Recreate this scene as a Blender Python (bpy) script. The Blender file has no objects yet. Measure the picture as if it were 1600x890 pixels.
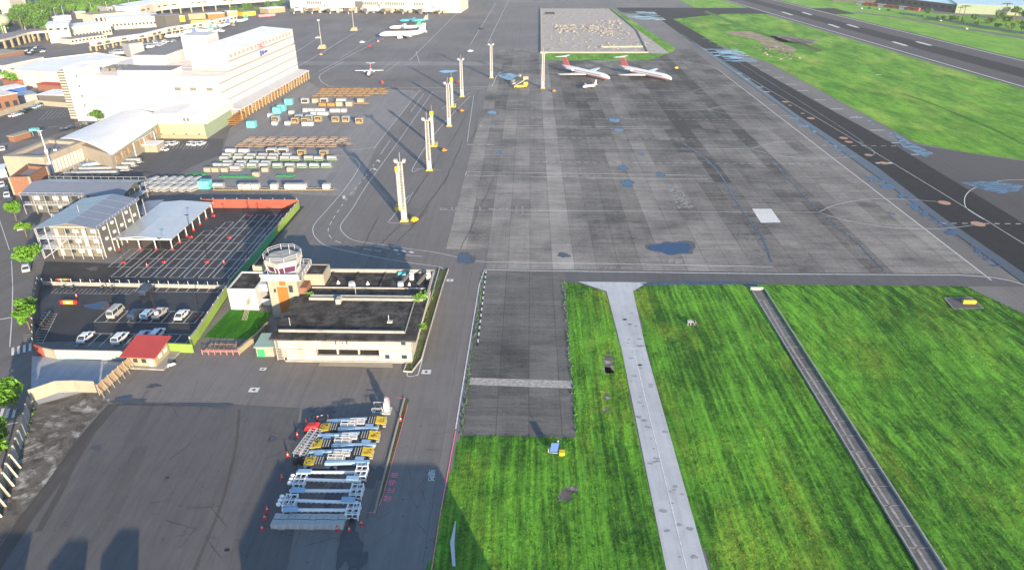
import bpy, math, random
from math import radians as R, sin, cos, pi, floor
from mathutils import Vector, Matrix
import numpy as np
random.seed(7)
SC = bpy.context.scene
COL = SC.collection

# ---------------------------------------------------------------- camera, sky, sun, exposure
FPX, CAM_H, PITCH, YAW = 1067.0, 80.0, R(27.8), R(1.33)
cd = bpy.data.cameras.new('Camera'); cam = bpy.data.objects.new('Camera', cd); COL.objects.link(cam)
cd.sensor_width = 36; cd.lens = 36*FPX/1600; cd.clip_end = 8000; cd.clip_start = .5
cam.location = (0, 0, CAM_H); cam.rotation_euler = (R(90)-PITCH, 0, YAW)
SC.camera = cam
SUN_EL, SHADOW_AZ = 12.0, 26.0            # shadows run 26 deg left of the apron axis
w = bpy.data.worlds.new('World'); SC.world = w; w.use_nodes = True
nt = w.node_tree; nt.nodes.clear()
sky = nt.nodes.new('ShaderNodeTexSky'); sky.sky_type = 'NISHITA'; sky.sun_disc = False
sky.sun_elevation = R(SUN_EL); sky.sun_rotation = R(180-SHADOW_AZ)
sky.ozone_density = 3.0; sky.air_density = 1.0; sky.dust_density = .5
bg = nt.nodes.new('ShaderNodeBackground'); bg.inputs[1].default_value = .12
wo = nt.nodes.new('ShaderNodeOutputWorld'); nt.links.new(sky.outputs[0], bg.inputs[0]); nt.links.new(bg.outputs[0], wo.inputs[0])
sd = bpy.data.lights.new('Sun', 'SUN'); sd.energy = 4.1; sd.angle = R(.5); sd.color = (1, .80, .56)
so = bpy.data.objects.new('Sun', sd); COL.objects.link(so)
az = R(SHADOW_AZ)
so.rotation_euler = Vector((-sin(az)*cos(R(SUN_EL)), cos(az)*cos(R(SUN_EL)), -sin(R(SUN_EL)))).to_track_quat('-Z', 'Y').to_euler()
SC.view_settings.view_transform = 'Standard'; SC.view_settings.look = 'None'
SC.view_settings.exposure = 1.68; SC.view_settings.gamma = 1

# ---------------------------------------------------------------- survey: ground position seen at a photograph pixel
def P(x, y, z=0.0):
    u = (x-800)/FPX; v = (y-445)/FPX
    t = (z-CAM_H)/-(sin(PITCH)+v*cos(PITCH))
    a, b = u*t, (cos(PITCH)-v*sin(PITCH))*t
    return (a*cos(YAW)-b*sin(YAW), a*sin(YAW)+b*cos(YAW))
def PP(*pts): return [P(*p) for p in pts]

# ---------------------------------------------------------------- node helpers
class N:
    def __init__(s, name):
        s.m = bpy.data.materials.new(name); s.m.use_nodes = True; s.t = s.m.node_tree
        s.b = s.t.nodes['Principled BSDF']; s.co = None
    def n(s, typ, **k):
        nd = s.t.nodes.new('ShaderNode'+typ)
        for a, b in k.items(): setattr(nd, a, b)
        return nd
    def l(s, a, b): s.t.links.new(a, b)
    def coord(s):
        if not s.co: s.co = s.n('TexCoord').outputs['Object']
        return s.co
    def mapped(s, scale=(1,1,1), rot=0, loc=(0,0,0)):
        mp = s.n('Mapping'); mp.inputs['Scale'].default_value = scale; mp.inputs['Rotation'].default_value = (0,0,rot); mp.inputs['Location'].default_value = loc
        s.l(s.coord(), mp.inputs[0]); return mp.outputs[0]
    def noise(s, scale, detail=4, rough=.6, vec=None, dist=0):
        nd = s.n('TexNoise'); nd.inputs['Scale'].default_value = scale; nd.inputs['Detail'].default_value = detail
        nd.inputs['Roughness'].default_value = rough; nd.inputs['Distortion'].default_value = dist
        s.l(vec or s.coord(), nd.inputs['Vector']); return nd.outputs[0]
    def ramp(s, fac, lo, hi, a=0.0, b=1.0):
        nd = s.n('MapRange'); nd.inputs[1].default_value = lo; nd.inputs[2].default_value = hi
        nd.inputs[3].default_value = a; nd.inputs[4].default_value = b; s.l(fac, nd.inputs[0]); return nd.outputs[0]
    def mth(s, op, a, b=None, clamp=False):
        nd = s.n('Math', operation=op, use_clamp=clamp)
        for i, q in enumerate((a, b)):
            if q is None: continue
            if isinstance(q, (int, float)): nd.inputs[i].default_value = q
            else: s.l(q, nd.inputs[i])
        return nd.outputs[0]
    def mix(s, fac, a, b, mode='MIX'):
        nd = s.n('Mix', data_type='RGBA', blend_type=mode)
        for i, q in ((0, fac), (6, a), (7, b)):
            if isinstance(q, (int, float)): nd.inputs[i].default_value = q
            elif isinstance(q, tuple): nd.inputs[i].default_value = (*q[:3], 1)
            else: s.l(q, nd.inputs[i])
        return nd.outputs[2]
    def sep(s, vec=None):
        nd = s.n('SeparateXYZ'); s.l(vec or s.coord(), nd.inputs[0]); return nd.outputs
    def comb(s, x, y, z=0):
        nd = s.n('CombineXYZ')
        for i, q in enumerate((x, y, z)):
            if isinstance(q, (int, float)): nd.inputs[i].default_value = q
            else: s.l(q, nd.inputs[i])
        return nd.outputs[0]
    def white(s, vec):
        nd = s.n('TexWhiteNoise', noise_dimensions='3D'); s.l(vec, nd.inputs['Vector']); return nd.outputs['Value']
    def bump(s, h, strength=.3, dist=.1):
        nd = s.n('Bump'); nd.inputs['Strength'].default_value = strength; nd.inputs['Distance'].default_value = dist
        s.l(h, nd.inputs['Height']); s.l(nd.outputs[0], s.b.inputs['Normal'])
    def out(s, col=None, rough=None, spec=.3, metal=0):
        for k, q in (('Base Color', col), ('Roughness', rough)):
            if q is None: continue
            if isinstance(q, tuple): s.b.inputs[k].default_value = (*q[:3], 1)
            elif isinstance(q, (int, float)): s.b.inputs[k].default_value = q
            else: s.l(q, s.b.inputs[k])
        s.b.inputs['Specular IOR Level'].default_value = spec; s.b.inputs['Metallic'].default_value = metal
        return s.m

def plain(name, col, rough=.6, var=.12, scale=1.5, spec=.3, metal=0, dirt=None):
    """paint, metal, plaster: base colour with soft unevenness and some grime"""
    s = N(name)
    f = s.ramp(s.noise(scale, 5), .3, .7)
    dk = tuple(c*(1-var) for c in col); lt = tuple(min(1, c*(1+var*.5)) for c in col)
    c = s.mix(f, dk, lt)
    if dirt:
        g = s.ramp(s.noise(scale*.6, 7, .7, s.mapped((1, 1, .35))), .52, .75)
        c = s.mix(s.mth('MULTIPLY', g, dirt), c, tuple(x*.35 for x in col))
    return s.out(c, s.ramp(f, 0, 1, rough*.85, min(1, rough*1.15)), spec, metal)

# ---------------------------------------------------------------- ground materials
def m_asphalt(name, base, rx=0.0, strip=7.5, tone=.16, crack=True, wet=0.0, warm=(1.03, .97, .92)):
    s = N(name)
    v = s.mapped((1, 1, 1), rx)
    xyz = s.sep(v)
    lane = s.white(s.comb(s.mth('FLOOR', s.mth('DIVIDE', xyz[0], strip)), 3.3))
    big = s.noise(.018, 5, .6); mid = s.noise(.35, 6, .65); st = s.noise(1, 5, .65, s.mapped((.9, .035, 1), rx)); fine = s.noise(5, 3, .7)
    t = s.mth('ADD', s.ramp(big, .3, .7, 1-tone, 1+tone), s.ramp(lane, 0, 1, -tone*.35, tone*.35))
    t = s.mth('ADD', t, s.ramp(mid, .3, .7, -.09, .09)); t = s.mth('ADD', t, s.ramp(st, .3, .7, -.1, .1)); t = s.mth('ADD', t, s.ramp(fine, .3, .7, -.07, .07))
    if crack:
        cv = s.n('TexVoronoi'); cv.feature = 'DISTANCE_TO_EDGE'; cv.inputs['Scale'].default_value = .11; s.l(s.mix(.25, s.coord(), s.noise(.5, 4)), cv.inputs['Vector']) if False else s.l(s.coord(), cv.inputs['Vector'])
        ck = s.mth('MULTIPLY', s.ramp(cv.outputs['Distance'], 0, .006, 1, 0), s.ramp(s.noise(.05, 3), .5, .6)); t = s.mth('SUBTRACT', t, s.mth('MULTIPLY', ck, .3))
        pt = s.white(s.comb(s.mth('FLOOR', s.mth('DIVIDE', xyz[0], strip*.5)), s.mth('FLOOR', s.mth('DIVIDE', xyz[1], 17.0)))); t = s.mth('SUBTRACT', t, s.ramp(pt, .93, .935, 0, .07))
        dx = s.mth('ABSOLUTE', s.mth('SUBTRACT', s.mth('FRACT', s.mth('DIVIDE', s.mth('ADD', xyz[0], s.ramp(s.noise(.15), 0, 1, -.5, .5)), strip)), .5))
        t = s.mth('SUBTRACT', t, s.ramp(dx, 0, .012, .25, 0))
    c = s.mix(1.0, tuple(base*k for k in warm), (1, 1, 1), 'MULTIPLY')
    vm = s.n('VectorMath', operation='SCALE'); s.l(c, vm.inputs[0]); s.l(t, vm.inputs['Scale'])
    r = s.ramp(mid, .3, .7, .75, .95)
    if wet: r = s.ramp(s.noise(.03, 5, .6), .35, .6, max(.3, .9-wet), .9)
    s.bump(fine, .12, .03)
    return s.out(vm.outputs[0], r, .25)

def m_concrete_apron(name, lo, hi, slab=5.9, off=0.0, dark_right=True):
    s = N(name); xyz = s.sep()
    gx = s.mth('DIVIDE', s.mth('SUBTRACT', xyz[0], off), slab); gy = s.mth('DIVIDE', xyz[1], slab)
    lane = s.white(s.comb(s.mth('FLOOR', gx), 1.7)); cell = s.white(s.comb(s.mth('FLOOR', gx), s.mth('FLOOR', s.mth('DIVIDE', gy, 3.0)), 5.1))
    big = s.noise(.012, 4, .6); cloud = s.noise(.07, 6, .65)
    stx = s.noise(1, 6, .7, s.mapped((.05, .5, 1), 0)); sty = s.noise(1, 5, .65, s.mapped((.5, .05, 1))); fine = s.noise(3, 4, .7)
    f = s.ramp(big, .3, .7, .22, .5)
    for q, a in ((lane, .12), (cell, .08)): f = s.mth('ADD', f, s.ramp(q, 0, 1, -a, a))
    hx = s.noise(1, 6, .8, s.mapped((.22, 2.2, 1))); spk = s.noise(1.1, 6, .85)
    for q, a in ((cloud, .17), (stx, .15), (sty, .05), (fine, .12), (hx, .17), (spk, .12)): f = s.mth('ADD', f, s.ramp(q, .28, .72, -a, a))
    if dark_right:
        f = s.mth('ADD', f, s.ramp(xyz[0], 5, 60, .1, -.12))
        f = s.mth('ADD', f, s.ramp(xyz[1], 260, 320, 0, -.12))
        f = s.mth('ADD', f, s.ramp(xyz[1], 158, 190, .09, 0))
    c = s.mix(f, lo, hi)
    for g, d in ((gx, 1.0), (gy, .35)):
        j = s.mth('ABSOLUTE', s.mth('SUBTRACT', s.mth('FRACT', g), .5))
        c = s.mix(s.ramp(j, .478, .494, 0, .45*d), c, tuple(x*.45 for x in lo))
    # curved rubber tracks left by turning wheels
    ring = None
    for cx, cy, rr in ((74, 176, 11), (78, 180, 16), (69, 183, 8), (84, 177, 22), (14, 165, 9), (9, 292, 8), (96, 185, 14), (30, 178, 26), (70, 196, 14), (62, 178, 19)):
        dx = s.mth('SUBTRACT', xyz[0], cx); dy = s.mth('SUBTRACT', xyz[1], cy)
        d = s.mth('SQRT', s.mth('ADD', s.mth('MULTIPLY', dx, dx), s.mth('MULTIPLY', dy, dy)))
        a = s.ramp(s.mth('ABSOLUTE', s.mth('SUBTRACT', d, rr)), .0, .22, 1, 0)
        b = s.ramp(s.mth('ABSOLUTE', s.mth('SUBTRACT', d, rr*.86)), .0, .22, 1, 0)
        a = s.mth('MAXIMUM', a, b); ring = a if ring is None else s.mth('MAXIMUM', ring, a)
    ring = s.mth('MULTIPLY', ring, s.ramp(s.noise(.12, 3), .4, .6, 0, .7))
    c = s.mix(ring, c, (.22, .21, .2))
    s.bump(fine, .1, .03)
    return s.out(c, s.ramp(cloud, .3, .7, .7, .95), .25)

def m_grass(name, rot=0.0, rows=3.2, dark=(.022, .085, .012), lite=(.145, .38, .035), yel=(.36, .42, .05), yamt=.65, rowamt=1.0):
    s = N(name); v = s.mapped((1, 1, 1), rot); xyz = s.sep(v)
    wob = s.noise(.06, 5, .7)
    def stripe(per, k):
        ph = s.mth('MULTIPLY', s.mth('ADD', xyz[0], s.ramp(wob, 0, 1, -k, k)), 2*pi/per); return s.ramp(s.mth('SINE', ph), -1, 1)
    row = s.mth('ADD', s.mth('MULTIPLY', stripe(rows, 2.5), .6), s.mth('MULTIPLY', stripe(rows*.37, 1.6), .4))
    st = s.noise(1, 6, .75, s.mapped((1.6, .06, 1), rot)); cl = s.noise(1.1, 6, .8); big = s.noise(.022, 5, .6); fine = s.noise(4, 4, .85); mid = s.noise(.22, 5, .7)
    f = s.mth('ADD', s.ramp(cl, .35, .65, .15, .6), s.ramp(st, .34, .66, -.32, .36))
    patch = s.noise(1, 5, .7, s.mapped((.11, .03, 1), rot, (3, 7, 0))); f = s.mth('ADD', f, s.ramp(patch, .36, .64, -.3, .34))
    amp = s.mth('MULTIPLY', s.ramp(s.noise(.03, 4), .4, .56, 0.05, .75*rowamt), s.ramp(st, .35, .55, .35, 1))
    f = s.mth('ADD', f, s.mth('MULTIPLY', s.mth('SUBTRACT', row, .5), amp)); f = s.mth('ADD', f, s.ramp(fine, .35, .65, -.22, .22)); f = s.mth('ADD', f, s.ramp(mid, .3, .7, -.2, .2)); f = s.mth('ADD', f, s.ramp(big, .3, .7, -.22, .22), clamp=True)
    c = s.mix(f, dark, lite)
    y = s.mth('MULTIPLY', s.ramp(s.noise(.045, 6, .7, s.mapped((1, .45, 1), rot, (9, 4, 0))), .5, .7, 0, yamt), s.ramp(s.noise(1.0, 5, .8), .35, .6))
    c = s.mix(y, c, yel)
    s.bump(s.mth('ADD', cl, s.mth('MULTIPLY', fine, .6)), .6, .3)
    return s.out(c, .85, .1)

M = {}
M['base'] = m_asphalt('old_asphalt', .15, strip=9.5, tone=.1)
M['cargo'] = m_asphalt('cargo_apron_concrete', .21, strip=6, tone=.1, warm=(1.02,.98,.95))
M['road'] = m_asphalt('apron_road_asphalt', .12, strip=7.2, tone=.09)
M['apron'] = m_concrete_apron('apron_concrete', (.05, .046, .041), (.42, .39, .35), off=-22.6)
M['oldapron'] = m_concrete_apron('weathered_concrete', (.045, .043, .04), (.24, .235, .22), off=-11, dark_right=False)
M['northapron'] = m_asphalt('north_apron', .155, strip=14, tone=.2, warm=(1.04, .97, .93))
M['taxi'] = m_asphalt('new_taxiway_asphalt', .02, strip=12.4, tone=.12, crack=False, wet=.0, warm=(1, .98, 1.02))
M['shoulder'] = m_asphalt('taxiway_shoulder', .15, strip=3.7, tone=.16)
M['runway'] = m_asphalt('runway_asphalt', .08, rx=R(-4.85), strip=6, tone=.1, crack=False, warm=(1.05, .97, .97))
M['lot'] = m_asphalt('car_park_asphalt', .042, strip=5, tone=.2, crack=False, wet=.45, warm=(.97, .98, 1.05))
M['street'] = m_asphalt('street_asphalt', .13, rx=R(34), strip=4, tone=.1)
M['patch'] = m_asphalt('darker_asphalt_patch', .1, rx=R(-12), strip=4.5, tone=.12, warm=(1, .98, .99))
M['path'] = m_asphalt('pale_service_path', .42, strip=30, tone=.16, crack=False, warm=(.96, .99, 1.03))
M['drive'] = m_asphalt('pale_wet_concrete', .34, strip=50, tone=.2, crack=False, wet=.5, warm=(.94, .98, 1.05))
M['grassA'] = m_grass('grass_left', 0, 3.0)
M['grassB'] = m_grass('grass_middle', 0, 3.6, yamt=.7)
M['grassC'] = m_grass('grass_right', R(-16), 3.4, yamt=.5)
M['grassD'] = m_grass('airfield_grass_green', R(-20), 3.2, (.045, .16, .015), (.2, .42, .04), (.42, .48, .1), .95, .7)
M['grassE'] = m_grass('far_grass', R(-5), 5, (.09, .24, .025), (.22, .44, .05), (.4, .45, .14), .6, .3)
M['gardengrass'] = m_grass('garden_lawn', 0, 6, (.02, .11, .006), (.05, .22, .01), (.1, .2, .02), .2, .2)
M['scrub'] = m_grass('weedy_verge', 0, 9, (.05, .06, .03), (.12, .14, .06), (.25, .22, .14), .9, .2)
M['white'] = plain('road_paint_white', (.62, .62, .6), .8, .35, 2.5)
M['faded'] = plain('faded_paint', (.3, .29, .275), .85, .4, 1.2)
M['pink'] = plain('faded_red_paint', (.85,.22,.28), .8, .25, 2)
M['water'] = N('puddle_water').out((.012, .03, .075), .04, .5)
def m_blueish():
    s = N('damp_film'); f = s.ramp(s.noise(.4, 5, .65, s.mapped((.6, 1.6, 1))), .4, .55)
    return s.out(s.mix(f, (.05, .05, .05), (.03, .05, .09)), s.ramp(f, 0, 1, .6, .08), .6)
M['damp'] = m_blueish()
def m_dirt():
    s = N('trodden_earth'); a = s.noise(.3, 8, .75, dist=1.5); b = s.noise(.09, 5, .6, dist=2.5); c = s.noise(2.5, 5, .8)
    k = s.mix(s.ramp(a, .35, .65), (.06, .053, .047), (.17, .155, .135)); k = s.mix(s.mth('MULTIPLY', s.ramp(b, .52, .6), s.ramp(a, .4, .6)), k, (.42, .4, .37)); k = s.mix(s.ramp(c, .55, .75, 0, .5), k, (.09, .1, .05))
    s.bump(c, .5, .15); return s.out(k, .95, .15)
M['dirt'] = m_dirt()
def m_rubble():
    s = N('broken_ground'); a = s.noise(.25, 8, .75); v = s.n('TexVoronoi'); v.inputs['Scale'].default_value = .35; s.l(s.coord(), v.inputs['Vector'])
    c = s.mix(s.ramp(a, .3, .7), (.22, .19, .16), (.55, .5, .45)); c = s.mix(s.ramp(v.outputs['Distance'], 0, .5, .5, 0), c, (.46, .43, .4))
    s.bump(a, .8, .8); return s.out(c, .95, .1)
M['rubble'] = m_rubble()

# ---------------------------------------------------------------- mesh builder
class MB:
    def __init__(s): s.v = []; s.f = []
    def add(s, vs, fs):
        o = len(s.v); s.v += [tuple(q) for q in vs]; s.f += [tuple(i+o for i in q) for q in fs]; return s
    def bx(s, x0, y0, z0, x1, y1, z1):
        return s.add([(x0,y0,z0),(x1,y0,z0),(x1,y1,z0),(x0,y1,z0),(x0,y0,z1),(x1,y0,z1),(x1,y1,z1),(x0,y1,z1)],
                     [(0,3,2,1),(4,5,6,7),(0,1,5,4),(1,2,6,5),(2,3,7,6),(3,0,4,7)])
    def prism(s, poly, z0, z1):
        n = len(poly); a = sum(poly[i][0]*poly[(i+1)%n][1]-poly[(i+1)%n][0]*poly[i][1] for i in range(n))
        if a < 0: poly = poly[::-1]
        vs = [(x,y,z0) for x,y in poly]+[(x,y,z1) for x,y in poly]
        return s.add(vs, [tuple(range(n))[::-1], tuple(range(n,2*n))]+[(i,(i+1)%n,(i+1)%n+n,i+n) for i in range(n)])
    def loft(s, rings, cap=True):
        """rings: lists of equal-length point loops"""
        n = len(rings[0]); vs = [p for r in rings for p in r]; fs = []
        for k in range(len(rings)-1):
            for i in range(n):
                j = (i+1) % n; fs.append((k*n+i, k*n+j, (k+1)*n+j, (k+1)*n+i))
        if cap: fs += [tuple(range(n))[::-1], tuple(range((len(rings)-1)*n, len(rings)*n))]
        return s.add(vs, fs)
    def tube(s, a, b, r0, r1=None, n=6):
        r1 = r0 if r1 is None else r1
        a, b = Vector(a), Vector(b); d = (b-a).normalized()
        u = d.orthogonal().normalized(); w_ = d.cross(u)
        ring = lambda c, r: [c+(u*cos(2*pi*i/n)+w_*sin(2*pi*i/n))*r for i in range(n)]
        return s.loft([ring(a, r0), ring(b, r1)])
    def bar(s, a, b, w_, h):
        """a rectangular beam from a to b"""
        a, b = Vector(a), Vector(b); d = (b-a).normalized()
        u = d.cross(Vector((0,0,1))); u = u.normalized() if u.length > .01 else Vector((1,0,0))
        t = u.cross(d).normalized(); q = [(-1,-1),(1,-1),(1,1),(-1,1)]
        return s.loft([[c+u*(i*w_/2)+t*(j*h/2) for i, j in q] for c in (a, b)])
    def ball(s, c, rx, ry, rz, n=8, m=5):
        rings = []
        for k in range(m+1):
            ph = -pi/2+pi*(k*.98+.01*m)/m
            rings.append([(c[0]+rx*cos(ph)*cos(2*pi*i/n), c[1]+ry*cos(ph)*sin(2*pi*i/n), c[2]+rz*sin(ph)) for i in range(n)])
        return s.loft(rings)
    def build(s, name, mat, parent=None, smooth=False):
        me = bpy.data.meshes.new(name); me.from_pydata(s.v, [], s.f); me.update()
        if smooth: me.polygons.foreach_set('use_smooth', [True]*len(me.polygons))
        o = bpy.data.objects.new(name, me); COL.objects.link(o)
        me.materials.append(M[mat] if isinstance(mat, str) else mat)
        if parent: o.parent = parent
        return o

def T(name, label, cat, loc=(0,0,0), rz=0.0, group=None, scale=None):
    o = bpy.data.objects.new(name, None); COL.objects.link(o)
    o.location = loc if len(loc) == 3 else (*loc, 0); o.rotation_euler = (0,0,rz); o['label'] = label; o['category'] = cat; o.empty_display_size = .3
    if group: o['group'] = group
    if scale: o.scale = (scale,)*3
    return o
def tag(o, label, cat, group=None):
    o['label'] = label; o['category'] = cat
    if group: o['group'] = group
    return o
def dup(root, loc, rz=0.0, label=None, group=None, scale=None):
    r = root.copy(); COL.objects.link(r); r.location = loc if len(loc) == 3 else (*loc, 0); r.rotation_euler = (0,0,rz)
    if label: r['label'] = label
    if group: r['group'] = group
    if scale: r.scale = scale if isinstance(scale, tuple) else (scale,)*3
    for ch in root.children:
        c = ch.copy(); COL.objects.link(c); c.parent = r
        for g in ch.children:
            d = g.copy(); COL.objects.link(d); d.parent = c
    return r
class Kind:
    """first use places the prototype itself, later uses copy it"""
    def __init__(s, make): s.make = make; s.p = None
    def put(s, loc, rz=0.0, label=None, group=None, scale=None):
        if s.p is None:
            s.p = s.make(); s.p.location = loc if len(loc) == 3 else (*loc, 0); s.p.rotation_euler = (0,0,rz)
            if label: s.p['label'] = label
            if group: s.p['group'] = group
            if scale: s.p.scale = scale if isinstance(scale, tuple) else (scale,)*3
            return s.p
        return dup(s.p, loc, rz, label, group, scale or (1,1,1))

def sheet(name, pts, z, mat, kind='structure'):
    """flat ground surface"""
    n = len(pts); a = sum(pts[i][0]*pts[(i+1)%n][1]-pts[(i+1)%n][0]*pts[i][1] for i in range(n))
    if a < 0: pts = pts[::-1]
    me = bpy.data.meshes.new(name); me.from_pydata([(x,y,z) for x,y in pts], [], [tuple(range(n))])
    o = bpy.data.objects.new(name, me); COL.objects.link(o); me.materials.append(M[mat]); o['kind'] = kind; return o
def rect(x0, y0, x1, y1): return [(x0,y0),(x1,y0),(x1,y1),(x0,y1)]
def ribbon(mb, pts, w_, z):
    """a painted line of constant width along pts"""
    L, Rr = [], []
    for i, p in enumerate(pts):
        a = Vector(pts[max(i-1,0)]); b = Vector(pts[min(i+1,len(pts)-1)]); d = (b-a).normalized(); nrm = Vector((-d.y, d.x))*w_/2
        L.append((p[0]+nrm.x, p[1]+nrm.y, z)); Rr.append((p[0]-nrm.x, p[1]-nrm.y, z))
    n = len(pts); mb.add(Rr+L, [(i, i+1, n+i+1, n+i) for i in range(n-1)])
def dashes(mb, a, b, on, off, w_, z):
    a, b = Vector(a), Vector(b); L = (b-a).length; d = (b-a)/L; t = 0
    while t < L:
        ribbon(mb, [tuple(a+d*t), tuple(a+d*min(L, t+on))], w_, z); t += on+off
def smooth_line(pts, n=8):
    out = []
    P_ = [Vector(pts[0])]+[Vector(p) for p in pts]+[Vector(pts[-1])]
    for i in range(1, len(P_)-2):
        for k in range(n):
            t = k/n; a, b, c, d = P_[i-1:i+3]
            out.append(tuple(.5*((2*b)+(c-a)*t+(2*a-5*b+4*c-d)*t*t+(3*b-a-3*c+d)*t**3)))
    out.append(tuple(P_[-1])); return out
def marks(name, mb, mat='white'):
    o = mb.build(name, mat); o['kind'] = 'structure'; return o
def blob(cx, cy, rx, ry, n=26, rough=.25, seed=0):
    rnd = random.Random(seed); ph = [rnd.uniform(0, 6.28) for _ in range(5)]
    out = []
    for i in range(n):
        t = 2*pi*i/n; k = 1+rough*(.5*sin(2*t+ph[0])+.5*sin(3*t+ph[1])+.35*sin(5*t+ph[2])+.3*sin(7*t+ph[3]))
        out.append((cx+rx*k*cos(t), cy+ry*k*sin(t)))
    return out
# ================================================================ GROUND
sheet('ground', rect(-4000, -2000, 4000, 6000), 0, 'base')
sheet('north_apron_surface', rect(-250, 400, 125, 900), .02, 'northapron')
sheet('apron_surface', [(-11, 160.5), (118.2, 160.5), (118.2, 520), (-22.6, 520), (-22.6, 172.5), (-11, 172.5)], .04, 'apron')
sheet('taxiway_shoulder_surface', [(118.2, 153.6), (200, 20), (330, 20), (185, 262), (161, 283), (157.5, 467), (136, 580), (128, 660), (118.2, 660)], .03, 'shoulder')
sheet('taxiway_surface', [(125.2, 20), (150.5, 20), (150.5, 285), (147, 360), (144.2, 430), (141, 600), (138, 700), (200, 745), (330, 745), (330, 800), (95, 800), (95, 760), (125.2, 700)], .05, 'taxi')
sheet('taxiway_link_surface', [(150.5, 285), (200, 250), (330, 215), (330, 20), (150.5, 20)], .045, 'runway')
sheet('apron_edge_road', [(9.5, 153.6), (130, 153.6), (118.2, 160.5), (-11, 160.5), (-11.2, 159.5), (9.5, 159.5)], .045, 'patch')
# grass
GR = []
def grass(name, pts, z, mat): o = sheet(name, pts, z, mat); return o
grass('airfield_grass_field', [(157.8, 467), (161.2, 283), (172, 270), (192, 258.5), (330, 230), (330, 300), (243.5+44, 272), (262, 480), (238, 757), (130, 757), (131, 665), (134, 580)], .035, 'grassD')
grass('far_airfield_grass', [(330, 20), (900, 20), (900, 1500), (255, 1500), (330, 470)], .015, 'grassE')
grass('terminal_grass_strip', [(262, 757), (236, 757), (180, 790), (180, 1500), (255, 1500)], .017, 'grassE')
# runway: 5 degrees off the apron axis
def rw(u, v):      # u across from the near edge line, v along
    return (276.2-.0845*(v-394.6)+u, v)
sheet('runway_surface', [rw(-4, 20), rw(63, 20), rw(63, 1600), rw(-4, 1600)], .055, 'runway')
sheet('rubber_band', [rw(17, 20), rw(27, 20), rw(40, 20), rw(38, 700), rw(36, 1500), rw(21, 1500), rw(19, 700)], .062, 'taxi')
mb = MB()
ribbon(mb, [rw(0, 20), rw(0, 1500)], 1.1, .075); ribbon(mb, [rw(58.5, 20), rw(58.5, 1500)], 1.1, .075)
for pr in (((1222,19),(1238,24)), ((1254,19.5),(1268,24)), ((1295,38),(1311,43.5)), ((1324,38.5),(1341,43.5)), ((1395,65.5),(1417,72)), ((1432,65.5),(1455,71.5))):
    a, b = PP(*pr); ribbon(mb, [a, b], 3.2, .075)
dashes(mb, rw(29, 30), rw(29, 330), 30, 22, .8, .075)
marks('runway_markings', mb)
# broken-up construction ground
sheet('construction_ground', [(12.5, 790), (8.7, 500), (99, 503), (86, 790)], .06, 'rubble')
o = sheet('construction_verge', [(8.7, 472), (80, 474), (104, 512), (108, 530), (90, 790), (80, 790), (96, 515), (82, 500), (8.7, 498)], .058, 'grassD')
sheet('cargo_apron_surface', [P(*q) for q in ((345,243),(300,290),(505,306),(553,306),(592,222),(652,146),(645,141),(500,140),(478,124),(360,200))], .015, 'cargo')
sheet('cross_taxiway_strip', [(-200, 452), (118, 452), (118, 466), (-200, 466)], .03, 'cargo')
# street and car parks
sheet('street_surface', PP((-60,200),(0,232),(28,300),(52,400),(60,450),(62,545),(52,600),(20,680),(-60,820),(-700,820),(-700,200)), .02, 'street')
sheet('lot_surface', PP((322,322),(476,322),(365,452),(308,534),(62,534),(58,450),(70,408),(190,412)), .03, 'lot')
sheet('cargo_yard_surface', PP((150,215),(350,217),(345,242),(300,260),(230,300),(60,300),(60,260)), .02, 'patch')
sheet('left_car_park_surface', PP((-120,180),(112,168),(118,200),(70,215),(-120,240)), .022, 'patch')
sheet('driveway_surface', PP((50,556),(195,566),(160,604),(58,632),(48,620)), .025, 'drive')
sheet('cul_de_sac_surface', [P(*q) for q in ((178,628),(330,629),(400,634),(468,637),(462,700),(470,780),(448,890),(440,940),(-80,960),(0,868),(48,790),(92,735),(140,668))], .024, 'patch')
sheet('dirt_verge', PP((46,610),(60,632),(150,610),(172,624),(132,668),(88,735),(44,790),(0,850),(-60,930),(-120,930),(0,782)), .027, 'dirt')
mb = MB()
for q in (((120,640),8,2.2,1),((80,700),6,3,2),((50,730),5,4,3),((30,770),3,3,4)):
    pass
sheet('garden_lawn_surface', PP((360,483),(425,488),(402,530),(318,527)), .03, 'gardengrass')
sheet('old_pavement', PP((757,422),(883,424),(899,681),(720,681)), .05, 'oldapron')
sheet('old_pavement_end', PP((818,679),(899,680),(899,700),(893,702),(870,698),(822,693)), .046, 'patch')
sheet('service_path', [(20.4, 20), (26, 20), (25.9, 66), (25.7, 123), (26.4, 149), (30.6, 153.8), (13.2, 153.8), (19.9, 148.8), (20.5, 123), (20.1, 66)], .05, 'path')
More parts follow.
